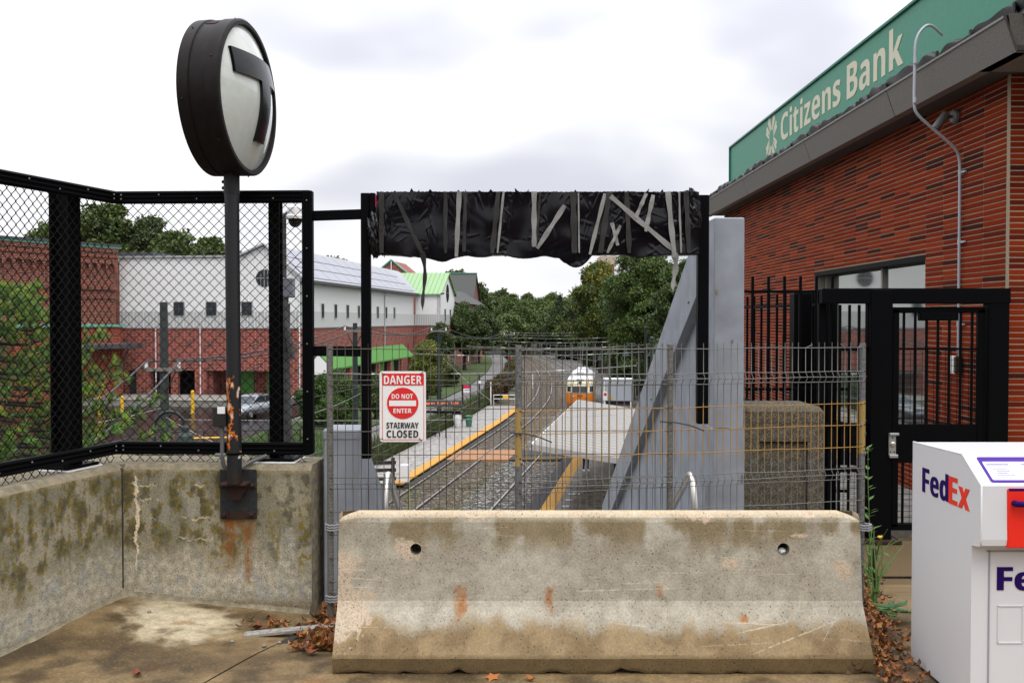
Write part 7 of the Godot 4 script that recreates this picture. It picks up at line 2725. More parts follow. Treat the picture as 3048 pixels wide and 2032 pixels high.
# ---------------------------------------------------------------- line poles and wires
func line_poles() -> void:
	var poles := [[-11.2, 32.0, 0.31, "grey-green line pole with a white crossarm, nearest, seen through the chain-link"], [-8.25, 52.3, 1.32, "dark line pole with crossarm left of the portal, before the white building"], [-5.3, 72.0, 1.10, "dark line pole with crossarm before the brick gable wall"], [-0.3, 104.0, 0.36, "far dark line pole with long crossarm beside the path"]]
	var tops := []
	for k in poles.size():
		var q = poles[k]
		var x: float = q[0]
		var d: float = q[1]
		var ya: float = q[2]
		var th := [2.48, 1.75, 1.32, 0.95]
		var t := thing("line_pole", q[3], "pole", P(x, -5.3, d))
		var o := t.position
		tb("shaft", [P(x, -5.4, d) - o, P(x, th[k], d) - o], [0.17, 0.12], mat("pole_weathered", lin(0.05, 0.062, 0.058), 0.8, 0.0, T.mid, 2.0) if k == 0 else M.steel_green, t, 10)
		bx("crossarm", P(x, ya, d - 0.14) - o, Vector3(1.2, 0.11, 0.09), M.wood_grey, t, 0.01)
		for s in [-1.0, 1.0]:
			tb("brace", [P(x + 0.42 * s, ya - 0.05, d - 0.14) - o, P(x + 0.08 * s, ya - 0.75, d - 0.12) - o], 0.025, M.steel_green if k else M.rust_dark, t, 5)
			var ib := MB.new()
			for j in 3:
				ib.lathe([Vector2(0.015, -0.02), Vector2(0.06, -0.02), Vector2(0.045, 0.035), Vector2(0.015, 0.04)], 10, Transform3D(Basis.IDENTITY, P(x + 0.52 * s, ya + 0.09 + 0.06 * j, d - 0.14) - o))
			obj("insulator", ib, M.white_paint, t)
		bx("pole_band", P(x, -1.6, d) - o, Vector3(0.36, 0.09, 0.36), M.steel_green, t, 0.02)
		bx("control_box", P(x + 0.02, -2.6, d - 0.22) - o, Vector3(0.2, 0.3, 0.16), M.siding_grey if k == 0 else M.steel_green, t, 0.01)
		tops.append([P(x - 0.52, ya + 0.27, d - 0.14), P(x + 0.52, ya + 0.27, d - 0.14)])
	var start := [P(-8.2, -0.55, 13.0), P(-7.2, -0.75, 13.0)]
	var nm := ["upper", "lower"]
	for s in 2:
		tag(tb("feeder_cable", sag(start[s], tops[0][s], 0.35), 0.030, M.cable), "%s black feeder cable rising past the pine to the nearest line pole" % ["left", "right"][s], "cable")
		for k in 3:
			tag(tb("feeder_cable", sag(tops[k][s], tops[k + 1][s], [0.42, 0.5, 0.75][k]), 0.030, M.cable), "%s sagging feeder cable between the %s" % [["left", "right"][s], ["nearest and the second line pole", "second and the third line pole", "third and the far line pole"][k]], "cable")
		tag(tb("feeder_cable", sag(tops[3][s], S(-3.6 + s, 0.1, 150.0), 0.8), 0.030, M.cable), "%s feeder cable beyond the far line pole" % ["left", "right"][s], "cable")
	# contact wires over the tracks
	for tr in 2:
		var s0: float = [0.0, 4.69][tr]
		var p := []
		var d := 14.0
		while d < 300.0:
			p.append(S(s0 if tr == 0 else right_s(d), -0.55, d))
			d += 5.0
		tag(tb("contact_wire", p, 0.012, M.cable), ["contact wire over the left track", "contact wire over the right track"][tr], "wire")
	# right-hand poles, span wires between the two rows
	var rd := [46.0, 66.0, 84.0, 104.0, 126.0, 150.0, 178.0]
	for k in rd.size():
		var d: float = rd[k]
		var q := S(9.9, -5.8, d)
		if k > 1:
			var t := thing("line_pole", "dark green line pole %s" % ["", "", "beside the grey equipment housing, right of the tram", "behind the tram on the right", "far right of the curve, nearer one", "far right of the curve, middle one", "far right of the curve, farthest one"][k], "pole", q)
			tb("shaft", [Vector3(0, -0.2, 0), Vector3(0, 7.0, 0)], [0.15, 0.10], M.steel_green, t, 8)
			var cap := MB.new()
			cap.ball(Vector3(0, 7.05, 0), Vector3(0.15, 0.17, 0.15), 10, 6)
			obj("pole_cap", cap, M.steel_green, t)
		var a := S(-5.0, -0.25 if k > 0 else -0.4, d - 2.0 + 0.2 * k)
		var z := q + Vector3(0, 5.6, 0)
		var seg := sag(a, z, 0.22, 16)
		tag(tb("span_wire", seg, 0.011, M.cable_bright), "%s span wire holding the contact wires across both tracks" % ["nearest", "second", "third", "fourth", "fifth", "sixth", "farthest"][k], "wire")
		if k < 5:
			var si := thing("span_insulators", "white insulators strung on the %s span wire" % ["nearest", "second", "third", "fourth", "fifth"][k], "insulators", seg[8])
			for f in [0.22, 0.45, 0.78]:
				var i := int(f * 16)
				var pa: Vector3 = seg[i] - seg[8]
				var pb: Vector3 = seg[i + 1] - seg[8]
				tb("insulator", [pa, pa.lerp(pb, 0.45)], 0.024, M.white_paint, si, 6)
	for q in [[S(-5.0, -1.4, 33.0), S(9.0, -2.3, 44.0), "low guy wire crossing before the platform"], [S(-5.0, -2.0, 53.0), S(-0.5, -1.2, 30.0), "guy wire slanting from the second line pole"], [S(-5.0, -0.9, 73.0), S(0.5, -3.2, 62.0), "guy wire slanting down from the third line pole"], [P(-11.2, -1.2, 32.0), P(-6.2, -1.9, 26.0), "wire strung right from the nearest line pole"], [P(-11.2, -1.9, 32.0), P(-5.6, -2.9, 24.0), "lower wire strung right from the nearest line pole"], [P(-11.2, -0.9, 32.0), P(-13.5, -1.15, 27.0), "wire strung left from the nearest line pole"], [S(-3.3, -0.6, 104.0), S(6.0, -1.3, 78.0), "long wire crossing high above the parked tram"], [S(9.9, -0.6, 84.0), S(-1.0, -0.9, 120.0), "wire from the right pole to the far curve"]]:
		tag(tb("guy_wire", sag(q[0], q[1], 0.12), 0.010, M.cable_bright), q[2], "wire")
	# bell lamps on goosenecks
	lamp(P(-9.9, -5.2, 27.5), 4.55, Vector3(1, 0, 0), "black bell lamp on a gooseneck, near, behind the chain-link", 0.62)
	lamp(P(-5.14, -5.2, 71.6), 4.9, Vector3(1, 0, 0), "black bell lamp hung from the third line pole", 0.5)
	lamp(P(-1.0, -5.2, 101.0), 4.5, Vector3(-1, 0, 0), "black bell lamp by the far line pole above the path", 0.5)
	lamp(S(9.5, -5.8, 67.0), 6.1, Vector3(-1, 0, 0), "twin-armed bell lamp on the right platform, left of the grey coping", 0.5, true)
	lamp(P(8.2, -5.8, 83.0), 5.2, Vector3(-1, 0, 0), "bell lamp above the grey equipment housing", 0.5)
	var fp := thing("finial_pole", "dark green pole with ball finial beside the grey coping", "pole", S(10.45, -5.8, 62.0))
	tb("shaft", [Vector3(0, 0, 0), Vector3(0, 6.35, 0)], 0.11, M.steel_green, fp, 10)
	var fb := MB.new()
	fb.lathe([Vector2(0.12, 6.3), Vector2(0.16, 6.33), Vector2(0.16, 6.4), Vector2(0.1, 6.43), Vector2(0.13, 6.5), Vector2(0.13, 6.6), Vector2(0.07, 6.68), Vector2(0.0, 6.7)], 14)
	obj("ball_finial", fb, M.steel_green, fp)

func lamp(at: Vector3, h: float, dir: Vector3, label: String, sz: float, twin := false) -> void:
	var t := thing("gooseneck_lamp", label, "lamp", at)
	var p := [Vector3(0, -0.2, 0), Vector3(0, h * 0.5, 0), Vector3(0, h - 0.5, 0)]
	for k in 9:
		var a := PI * k / 8.0
		p.append(Vector3(0, h - 0.4, 0) + dir * (0.42 - 0.42 * cos(a)) + Vector3(0, sin(a) * 0.42, 0))
	tb("gooseneck", p, 0.045, M.steel_green, t, 8)
	if twin:
		lamp_head(t, Vector3(0, h - 0.4, 0), -dir, sz, true)
	lamp_head(t, Vector3(0, h - 0.4, 0), dir, sz, false)

func lamp_head(t: Node3D, at: Vector3, dir: Vector3, sz: float, arm: bool) -> void:
	if arm:
		var p := [at]
		for k in 9:
			var a := PI * k / 8.0
			p.append(at + dir * (0.42 - 0.42 * cos(a)) + Vector3(0, sin(a) * 0.42, 0))
		tb("gooseneck", p, 0.045, M.steel_green, t, 8)
	var e: Vector3 = at + dir * 0.84
	var b := MB.new()
	b.lathe([Vector2(sz * 0.50, -0.62 * sz - 0.1), Vector2(sz * 0.53, -0.58 * sz - 0.1), Vector2(sz * 0.40, -0.48 * sz - 0.1), Vector2(sz * 0.34, -0.24 * sz - 0.1), Vector2(sz * 0.20, -0.08 * sz - 0.1), Vector2(sz * 0.17, 0.14 * sz - 0.1), Vector2(sz * 0.10, 0.2 * sz - 0.1), Vector2(0.03, 0.24 * sz - 0.1)], 20, Transform3D(Basis.IDENTITY, e))
	obj("lamp_shade", b, M.steel_green, t)
	var g := MB.new()
	g.lathe([Vector2(0.0, -0.66 * sz - 0.1), Vector2(sz * 0.3, -0.64 * sz - 0.1), Vector2(sz * 0.48, -0.6 * sz - 0.1)], 20, Transform3D(Basis.IDENTITY, e))
	obj("lamp_lens", g, M.white_paint, t)

# ---------------------------------------------------------------- platform furniture, shelter, person
func platform_things() -> void:
	# shelter with corrugated roof on the right platform
	var at := S(7.7, -5.8, 48.0)
	var t := thing("platform_shelter", "platform shelter with pale corrugated metal roof on the right platform", "shelter", at)
	mat("roof_pale", lin(0.36, 0.355, 0.345), 0.5, 0.0, T.fine, 0.5)
	mat("roof_fascia", lin(0.36, 0.36, 0.355), 0.5)
	var s0 := 6.0
	var s1 := 9.7
	var y0 := -3.02
	var y1 := -3.62
	var b := MB.new()
	var d := 38.9
	var k := 0
	var pts := []
	while d < 59.9:
		var ph := k % 4
		var rise: float = [0.0, 0.0, 0.15, 0.15][ph]
		pts.append(S(s0, y0 + rise, d) - at)
		pts.append(S(s1, y1 + rise, d) - at)
		d += [0.42, 0.10, 0.22, 0.10][ph]
		k += 1
	for i in range(0, pts.size() - 2, 2):
		b.quad(pts[i], pts[i + 1], pts[i + 3], pts[i + 2], Vector3.UP)
	var rf := obj("corrugated_roof", b, M.roof_pale, t)
	var f := ribbon(s0 - 0.05, s0 - 0.005, y0 + 0.10, 38.85, 59.95, 2.0, 0.26)
	var o := obj("edge_flashing", f, M.white_paint, rf)
	o.position = -at
	var nf := MB.new()
	nf.quad(S(s0 - 0.05, y0 + 0.07, 38.85) - at, S(s1, y1 + 0.07, 38.85) - at, S(s1, y1 - 0.16, 38.85) - at, S(s0 - 0.05, y0 - 0.16, 38.85) - at, Vector3(0, 0, 1))
	obj("fascia", nf, M.roof_fascia, rf)
	for s in [6.9, 9.2]:
		bx("beam", S(s, lerpf(y0, y1, (s - s0) / (s1 - s0)) - 0.14, 49.4) - at, Vector3(0.12, 0.2, 20.6), M.steel_green, t, 0.0, Basis(Vector3.UP, heading(49.0)))
	for q in [40.0, 45.0, 50.0, 55.0, 59.0]:
		bx("post", S(9.2, -4.75, q) - at, Vector3(0.12, 2.1, 0.12), M.steel_green, t)
		bx("rafter", S(7.9, -3.5, q) - at, Vector3(3.2, 0.14, 0.1), M.steel_green, t, 0.0, Basis(Vector3(0, 0, 1), -0.16))
	# station name sign
	var sg := thing("station_sign", "station name sign with pink-red header on two black posts", "sign", S(-4.75, -5.9, 81.0))
	for s in [-0.3, 0.3]:
		bx("post", Vector3(s, 1.25, 0), Vector3(0.09, 2.7, 0.09), M.black_steel, sg)
	bx("red_header", Vector3(0, 2.36, 0.02), Vector3(0.62, 0.28, 0.05), mat("header_red", lin(0.55, 0.02, 0.09), 0.5), sg)
	bx("white_panel", Vector3(0, 2.07, 0.02), Vector3(0.62, 0.3, 0.05), M.white_paint, sg)
	bx("dark_line", Vector3(0.04, 2.1, 0.05), Vector3(0.4, 0.05, 0.01), M.ink, sg)
	# departure board
	var bd := thing("departure_board", "dark electronic departure board with orange characters beside the left platform", "sign", S(-3.75, -5.86, 65.5))
	for s in [-0.75, 0.6]:
		bx("post", Vector3(s, 0.9, 0), Vector3(0.09, 1.8, 0.09), M.black_steel, bd)
	bx("case", Vector3(0.0, 2.28, 0), Vector3(3.2, 0.46, 0.26), M.gutter_dark, bd, 0.03)
	bx("shelf", Vector3(0.0, 1.72, 0), Vector3(3.1, 0.12, 0.5), M.black_steel, bd, 0.02)
	var em := mat("led_orange", lin(0.8, 0.25, 0.05), 0.5)
	em.emission_enabled = true
	em.emission = Color(1.0, 0.42, 0.1)
	em.emission_energy_multiplier = 0.8
	words("lettering", "Mattapan  9 min  1:29", 2.75, 0.2, em, bd, Transform3D(Basis.IDENTITY, Vector3(0.05, 2.28, 0.135)), 0.01, 400)
	# bins
	var bn := thing("litter_bin", "litter bin with black lid and pale bag beside the left platform", "bin", S(-3.75, -5.86, 72.0))
	bx("lid", Vector3(0, 1.05, 0), Vector3(0.78, 0.2, 0.7), M.ink, bn, 0.03)
	var bg := MB.new()
	bg.lathe([Vector2(0.14, 0.02), Vector2(0.24, 0.3), Vector2(0.33, 0.7), Vector2(0.34, 0.95)], 14)
	obj("bag", bg, M.siding_white, bn)
	for s in [-0.34, 0.34]:
		bx("bin_post", Vector3(s, 0.5, 0), Vector3(0.06, 1.0, 0.06), M.ink, bn)
	var b2 := thing("litter_bin", "small green bin right of the black-lidded bin", "bin", S(-3.0, -5.86, 72.4))
	var gb := MB.new()
	gb.lathe([Vector2(0.0, 0.02), Vector2(0.2, 0.02), Vector2(0.27, 0.72), Vector2(0.29, 0.74), Vector2(0.29, 0.8), Vector2(0.0, 0.86)], 14)
	obj("bin_body", gb, mat("bin_green", lin(0.03, 0.16, 0.10), 0.5), b2)
	bx("bin_wheel", Vector3(0, 0.09, -0.22), Vector3(0.4, 0.16, 0.08), M.ink, b2, 0.03)
	var rk := thing("bike_rack", "low black hoop rack on the grass behind the left platform", "rack", S(-4.4, -5.95, 66.5))
	for j in 4:
		var p := []
		for i in 9:
			var a := PI * i / 8.0
			p.append(Vector3(-0.5 + 0.33 * j + 0.15 * cos(a), 0.25 + 0.35 * sin(a), 0.1 * j))
		tb("hoop", [Vector3(p[0].x, -0.1, p[0].z)] + p + [Vector3(p[8].x, -0.1, p[8].z)], 0.025, M.ink, rk, 6)
	# timber post, end gate
	var tp := thing("timber_post", "brown post with small fittings behind the far end of the left platform", "post", S(-4.3, -5.9, 85.0))
	bx("shaft", Vector3(0, 1.6, 0), Vector3(0.14, 3.2, 0.14), M.wood_dark, tp, 0.01)
	bx("fitting", Vector3(0.04, 2.5, 0.1), Vector3(0.2, 0.22, 0.1), M.white_paint, tp, 0.01)
	bx("fitting", Vector3(0.0, 1.0, 0.1), Vector3(0.16, 0.5, 0.06), M.ink, tp, 0.01)
	var eg := thing("end_barrier", "white pipe barrier with yellow plate at the far end of the left platform", "barrier", S(-2.75, -5.86, 90.2))
	for s in [-0.98, 0.98]:
		tb("upright", [Vector3(s, 0, 0), Vector3(s, 0.98, 0)], 0.035, M.white_paint, eg, 6)
	for y in [0.97, 0.62]:
		tb("bar", [Vector3(-0.98, y, 0), Vector3(0.98, y, 0)], 0.035, M.white_paint, eg, 6)
	bx("yellow_plate", Vector3(0.1, 0.8, 0.04), Vector3(0.5, 0.3, 0.02), M.yellow_paint, eg)
	var wp := thing("marker_post", "white marker post beside the barrier at the platform end", "post", S(-4.15, -5.9, 91.5))
	tb("post", [Vector3(0, 0, 0), Vector3(0, 2.1, 0)], 0.06, M.white_paint, wp, 8)
	var mk := thing("marker_post", "short white marker between the tracks on the curve", "post", S(-1.5, -6.1, 117.0))
	tb("post", [Vector3(0, 0, 0), Vector3(0, 1.7, 0)], 0.07, M.white_paint, mk, 8)
	# red lights
	for q in [[-4.7, 128.0, "red crossing light on a short post by the path"], [-4.9, 158.0, "second red light further along the path"]]:
		var rl := thing("red_marker", q[2], "signal", S(q[0], -5.3, q[1]))
		tb("post", [Vector3(0, 0, 0), Vector3(0, 0.9, 0)], 0.05, M.white_paint, rl, 6)
		bx("red_panel", Vector3(0, 1.05, 0), Vector3(0.36, 0.5, 0.12), M.red_paint, rl, 0.03)
	# timber guard fence and white cabinet at the near end of the left platform
	var wf := thing("timber_fence", "short dark timber guard fence at the near end of the left platform", "fence", S(-2.3, -6.1, 46.6))
	for s in [-1.5, -0.35, 0.75]:
		bx("post", Vector3(s, 0.75, 0), Vector3(0.16, 1.6, 0.16), M.wood_dark, wf, 0.01)
	for y in [0.55, 0.95, 1.3]:
		bx("plank", Vector3(-0.35, y, 0.1), Vector3(2.5, 0.17, 0.06), M.wood_dark, wf, 0.008, Basis(Vector3.UP, 0.2))
	bx("tall_post", Vector3(-1.75, 1.3, -0.6), Vector3(0.22, 2.9, 0.22), M.wood_dark, wf, 0.01)
	var cb := thing("white_cabinet", "small white cabinet beside the timber guard fence", "cabinet", S(-1.25, -5.86, 47.6))
	bx("case", Vector3(0, 0.42, 0), Vector3(0.42, 0.85, 0.35), M.white_paint, cb, 0.03)
	# pipe railing between platform and path
	var pr := thing("pipe_railing", "thin pipe railing along the back of the left platform", "railing", S(-4.45, -5.9, 68.0))
	var oo := pr.position
	for y in [-5.45, -4.95]:
		var p := []
		for i in 23:
			p.append(S(-4.45, y, 47.0 + 1.9 * i) - oo)
		tb("rail", p, 0.022, M.galvanised_dull, pr, 5)
	for i in 18:
		tb("upright", [S(-4.45, -6.1, 47.0 + 2.46 * i) - oo, S(-4.45, -4.93, 47.0 + 2.46 * i) - oo], 0.022, M.galvanised_dull, pr, 5)
	# equipment housing right of the tram
	var eq := thing("equipment_housing", "grey equipment housing on white legs right of the tram", "housing", P(9.0, -5.95, 84.5), heading(85.0))
	bx("housing", Vector3(0, 1.85, -1.2), Vector3(2.55, 1.75, 2.6), mat("housing_grey", lin(0.42, 0.45, 0.50), 0.5), eq, 0.04)
	bx("housing_lid", Vector3(0, 2.76, -1.2), Vector3(2.62, 0.1, 2.68), M.siding_white, eq, 0.03)
	for s in [-0.05, 1.0]:
		bx("door_seam", Vector3(s - 0.4, 1.9, 0.105), Vector3(0.03, 1.5, 0.02), M.siding_grey, eq)
	bx("yellow_label", Vector3(-0.62, 1.25, 0.12), Vector3(0.36, 0.26, 0.02), M.yellow_paint, eq)
	bx("handle", Vector3(-1.05, 1.9, 0.12), Vector3(0.1, 0.4, 0.04), mat("brass", lin(0.45, 0.40, 0.22), 0.5), eq)
	for s in [-1.1, 1.1]:
		bx("leg", Vector3(s, 0.45, 0.0), Vector3(0.12, 1.0, 0.12), M.white_paint, eq)
		bx("leg", Vector3(s, 0.45, -2.3), Vector3(0.12, 1.0, 0.12), M.white_paint, eq)
	bx("chassis", Vector3(0, 0.75, -1.2), Vector3(2.4, 0.25, 2.4), M.rust_dark, eq)
	var ps := thing("small_sign_post", "white post with small no-entry sign left of the equipment housing", "sign", P(7.75, -5.95, 83.5))
	tb("post", [Vector3(0, 0, 0), Vector3(0, 3.0, 0)], 0.045, M.white_paint, ps, 6)
	bx("sign_plate", Vector3(0.08, 1.5, 0.06), Vector3(0.34, 0.75, 0.02), M.white_paint, ps, 0.005)
	var rd := MB.new()
	rd.prism(disc_poly(0.13, 20), 0.01, Transform3D(Basis.IDENTITY, Vector3(0.08, 1.62, 0.082)))
	obj("red_disc", rd, M.sign_red, ps)
	var wf2 := thing("board_fence", "weathered grey vertical board fence along the right of the curve", "fence", S(9.6, -6.0, 120.0))
	oo = wf2.position
	for i in 84:
		var dd := 98.0 + 1.05 * i
		bx("board", S(9.3, -5.05 + 0.1 * sin(i * 1.9), dd) - oo, Vector3(0.08, 1.9, 0.34), M.wood_grey if i % 3 else M.wood_dark, wf2)
	var ws := thing("white_shed", "low pale shed behind the far crossarms", "shed", P(3.0, ground_at(3.0, 275.0), 275.0))
	bx("wall", Vector3(0, 1.6, 0), Vector3(8.0, 3.2, 4.0), M.siding_grey, ws)
	bx("roof", Vector3(0, 3.3, 0), Vector3(8.6, 0.25, 4.6), M.siding_white, ws)
	person()

func person() -> void:
	# a standing figure under the shelter roof, of which the photograph shows the lower legs
	var t := thing("person", "person in dark trousers and white shoes standing under the shelter roof", "person", S(7.2, -5.8, 50.6), 0.3)
	var J := {
		"hip": Vector3(0, 0.93, 0), "waist": Vector3(0, 1.08, 0), "chest": Vector3(0, 1.32, 0.0), "neck": Vector3(0, 1.50, 0.0), "head": Vector3(0, 1.63, 0.02),
		"hl": Vector3(0.095, 0.90, 0), "kl": Vector3(0.105, 0.49, 0.03), "al": Vector3(0.115, 0.085, -0.02), "tl": Vector3(0.135, 0.04, 0.15),
		"hr": Vector3(-0.095, 0.90, 0), "kr": Vector3(-0.10, 0.49, 0.02), "ar": Vector3(-0.105, 0.085, -0.04), "tr": Vector3(-0.12, 0.04, 0.13),
		"sl": Vector3(0.19, 1.42, 0), "el": Vector3(0.25, 1.14, -0.02), "wl": Vector3(0.22, 0.90, 0.08),
		"sr": Vector3(-0.19, 1.42, 0), "er": Vector3(-0.25, 1.14, -0.02), "wr": Vector3(-0.22, 0.90, 0.08),
	}
	var body := [["hip", "waist", 0.145, 0.135], ["waist", "chest", 0.135, 0.16], ["chest", "neck", 0.13, 0.06], ["neck", "head", 0.055, 0.085], ["hl", "kl", 0.088, 0.06], ["kl", "al", 0.058, 0.042], ["al", "tl", 0.045, 0.036], ["hr", "kr", 0.088, 0.06], ["kr", "ar", 0.058, 0.042], ["ar", "tr", 0.045, 0.036], ["chest", "sl", 0.10, 0.07], ["sl", "el", 0.058, 0.045], ["el", "wl", 0.045, 0.03], ["chest", "sr", 0.10, 0.07], ["sr", "er", 0.058, 0.045], ["er", "wr", 0.045, 0.03]]
	for s in ["l", "r"]:
		var sg := 1.0 if s == "l" else -1.0
		for k in 5:
			var w: Vector3 = J["w" + s]
			J["f%s%d" % [s, k]] = w + Vector3(-0.03 * sg + 0.016 * k * sg, -0.085, 0.015)
			J["g%s%d" % [s, k]] = w + Vector3(-0.03 * sg + 0.018 * k * sg, -0.15 + 0.012 * absf(k - 2), 0.03)
			if k == 4:
				J["g%s%d" % [s, k]] = w + Vector3(0.055 * sg, -0.10, 0.045)
				J["f%s%d" % [s, k]] = w + Vector3(0.02 * sg, -0.04, 0.02)
			body.append(["w" + s, "f%s%d" % [s, k], 0.028, 0.012])
			body.append(["f%s%d" % [s, k], "g%s%d" % [s, k], 0.011, 0.009])
	var cell := 0.018
	var nx := 40
	var ny := 99
	var nz := 26
	var org := Vector3(-0.36, -0.01, -0.2)
	var fld := PackedFloat32Array()
	fld.resize(nx * ny * nz)
	fld.fill(1.0)
	for q in body:
		var a: Vector3 = J[q[0]]
		var c: Vector3 = J[q[1]]
		var ra: float = q[2]
		var rc: float = q[3]
		var lo := (a.min(c) - Vector3.ONE * (maxf(ra, rc) + 0.06) - org) / cell
		var hi := (a.max(c) + Vector3.ONE * (maxf(ra, rc) + 0.06) - org) / cell
		var ab := c - a
		var l2 := ab.length_squared()
		for z in range(maxi(0, int(lo.z)), mini(nz, int(hi.z) + 2)):
			for y in range(maxi(0, int(lo.y)), mini(ny, int(hi.y) + 2)):
				for x in range(maxi(0, int(lo.x)), mini(nx, int(hi.x) + 2)):
					var p := org + Vector3(x, y, z) * cell
					var f := clampf((p - a).dot(ab) / l2, 0.0, 1.0)
					var ds := (p - a - ab * f).length() - lerpf(ra, rc, f)
					var i := (z * ny + y) * nx + x
					var o := fld[i]
					var hq := clampf(0.5 + 0.5 * (o - ds) / 0.03, 0.0, 1.0)
					fld[i] = lerpf(o, ds, hq) - 0.03 * hq * (1.0 - hq)
	var b := MB.new()
	b.colored = true
	var idx := {}
	var cell_id := func(x: int, y: int, z: int) -> int:
		return (z * ny + y) * nx + x
	for z in nz - 1:
		for y in ny - 1:
			for x in nx - 1:
				var inside := 0
				var sum := Vector3.ZERO
				var cnt := 0
				var vals := []
				for k in 8:
					var v := fld[((z + (k >> 2)) * ny + y + ((k >> 1) & 1)) * nx + x + (k & 1)]
					vals.append(v)
					if v < 0.0:
						inside += 1
				if inside == 0 or inside == 8:
					continue
				for e in [[0, 1], [2, 3], [4, 5], [6, 7], [0, 2], [1, 3], [4, 6], [5, 7], [0, 4], [1, 5], [2, 6], [3, 7]]:
					var va: float = vals[e[0]]
					var vb: float = vals[e[1]]
					if (va < 0.0) != (vb < 0.0):
						var f := va / (va - vb)
						var pa := Vector3(e[0] & 1, (e[0] >> 1) & 1, e[0] >> 2)
						var pb := Vector3(e[1] & 1, (e[1] >> 1) & 1, e[1] >> 2)
						sum += pa.lerp(pb, f)
						cnt += 1
				var p := org + (Vector3(x, y, z) + sum / cnt) * cell
				var g := Vector3(vals[1] - vals[0] + vals[7] - vals[6], vals[2] - vals[0] + vals[7] - vals[5], vals[4] - vals[0] + vals[7] - vals[3]).normalized()
				b.col = Color(0.012, 0.014, 0.026)
				if p.y < 0.10:
					b.col = Color(0.75, 0.75, 0.76)
				elif p.y > 1.49 or (p.y < 0.88 and absf(p.x) > 0.17):
					b.col = Color(0.42, 0.26, 0.19)
				elif p.y > 0.92:
					b.col = Color(0.05, 0.06, 0.08)
				idx[(z * ny + y) * nx + x] = b.add(p, g)
	for z in range(1, nz - 1):
		for y in range(1, ny - 1):
			for x in range(1, nx - 1):
				var v0 := fld[(z * ny + y) * nx + x]
				for ax in 3:
					var n := [1, nx, nx * ny]
					var v1 := fld[(z * ny + y) * nx + x + n[ax]]
					if (v0 < 0.0) == (v1 < 0.0):
						continue
					var u: int = n[(ax + 1) % 3]
					var w: int = n[(ax + 2) % 3]
					var i := (z * ny + y) * nx + x
					var q := [idx.get(i), idx.get(i - u), idx.get(i - u - w), idx.get(i - w)]
					if null in q:
						continue
					if v0 < 0.0:
						b.ix.append_array([q[0], q[2], q[1], q[0], q[3], q[2]])
					else:
						b.ix.append_array([q[0], q[1], q[2], q[0], q[2], q[3]])
	obj("body", b, M.vertex_paint, t)
	var hr := MB.new()
	hr.ball(Vector3(0, 1.665, -0.005), Vector3(0.092, 0.085, 0.10), 14, 8)
	obj("hair", hr, M.wood_dark, t)
	var fc := MB.new()
	fc.ball(Vector3(0, 1.62, 0.108), Vector3(0.014, 0.022, 0.02), 8, 5)
	obj("nose", fc, mat("skin", lin(0.42, 0.26, 0.19), 0.6), t)

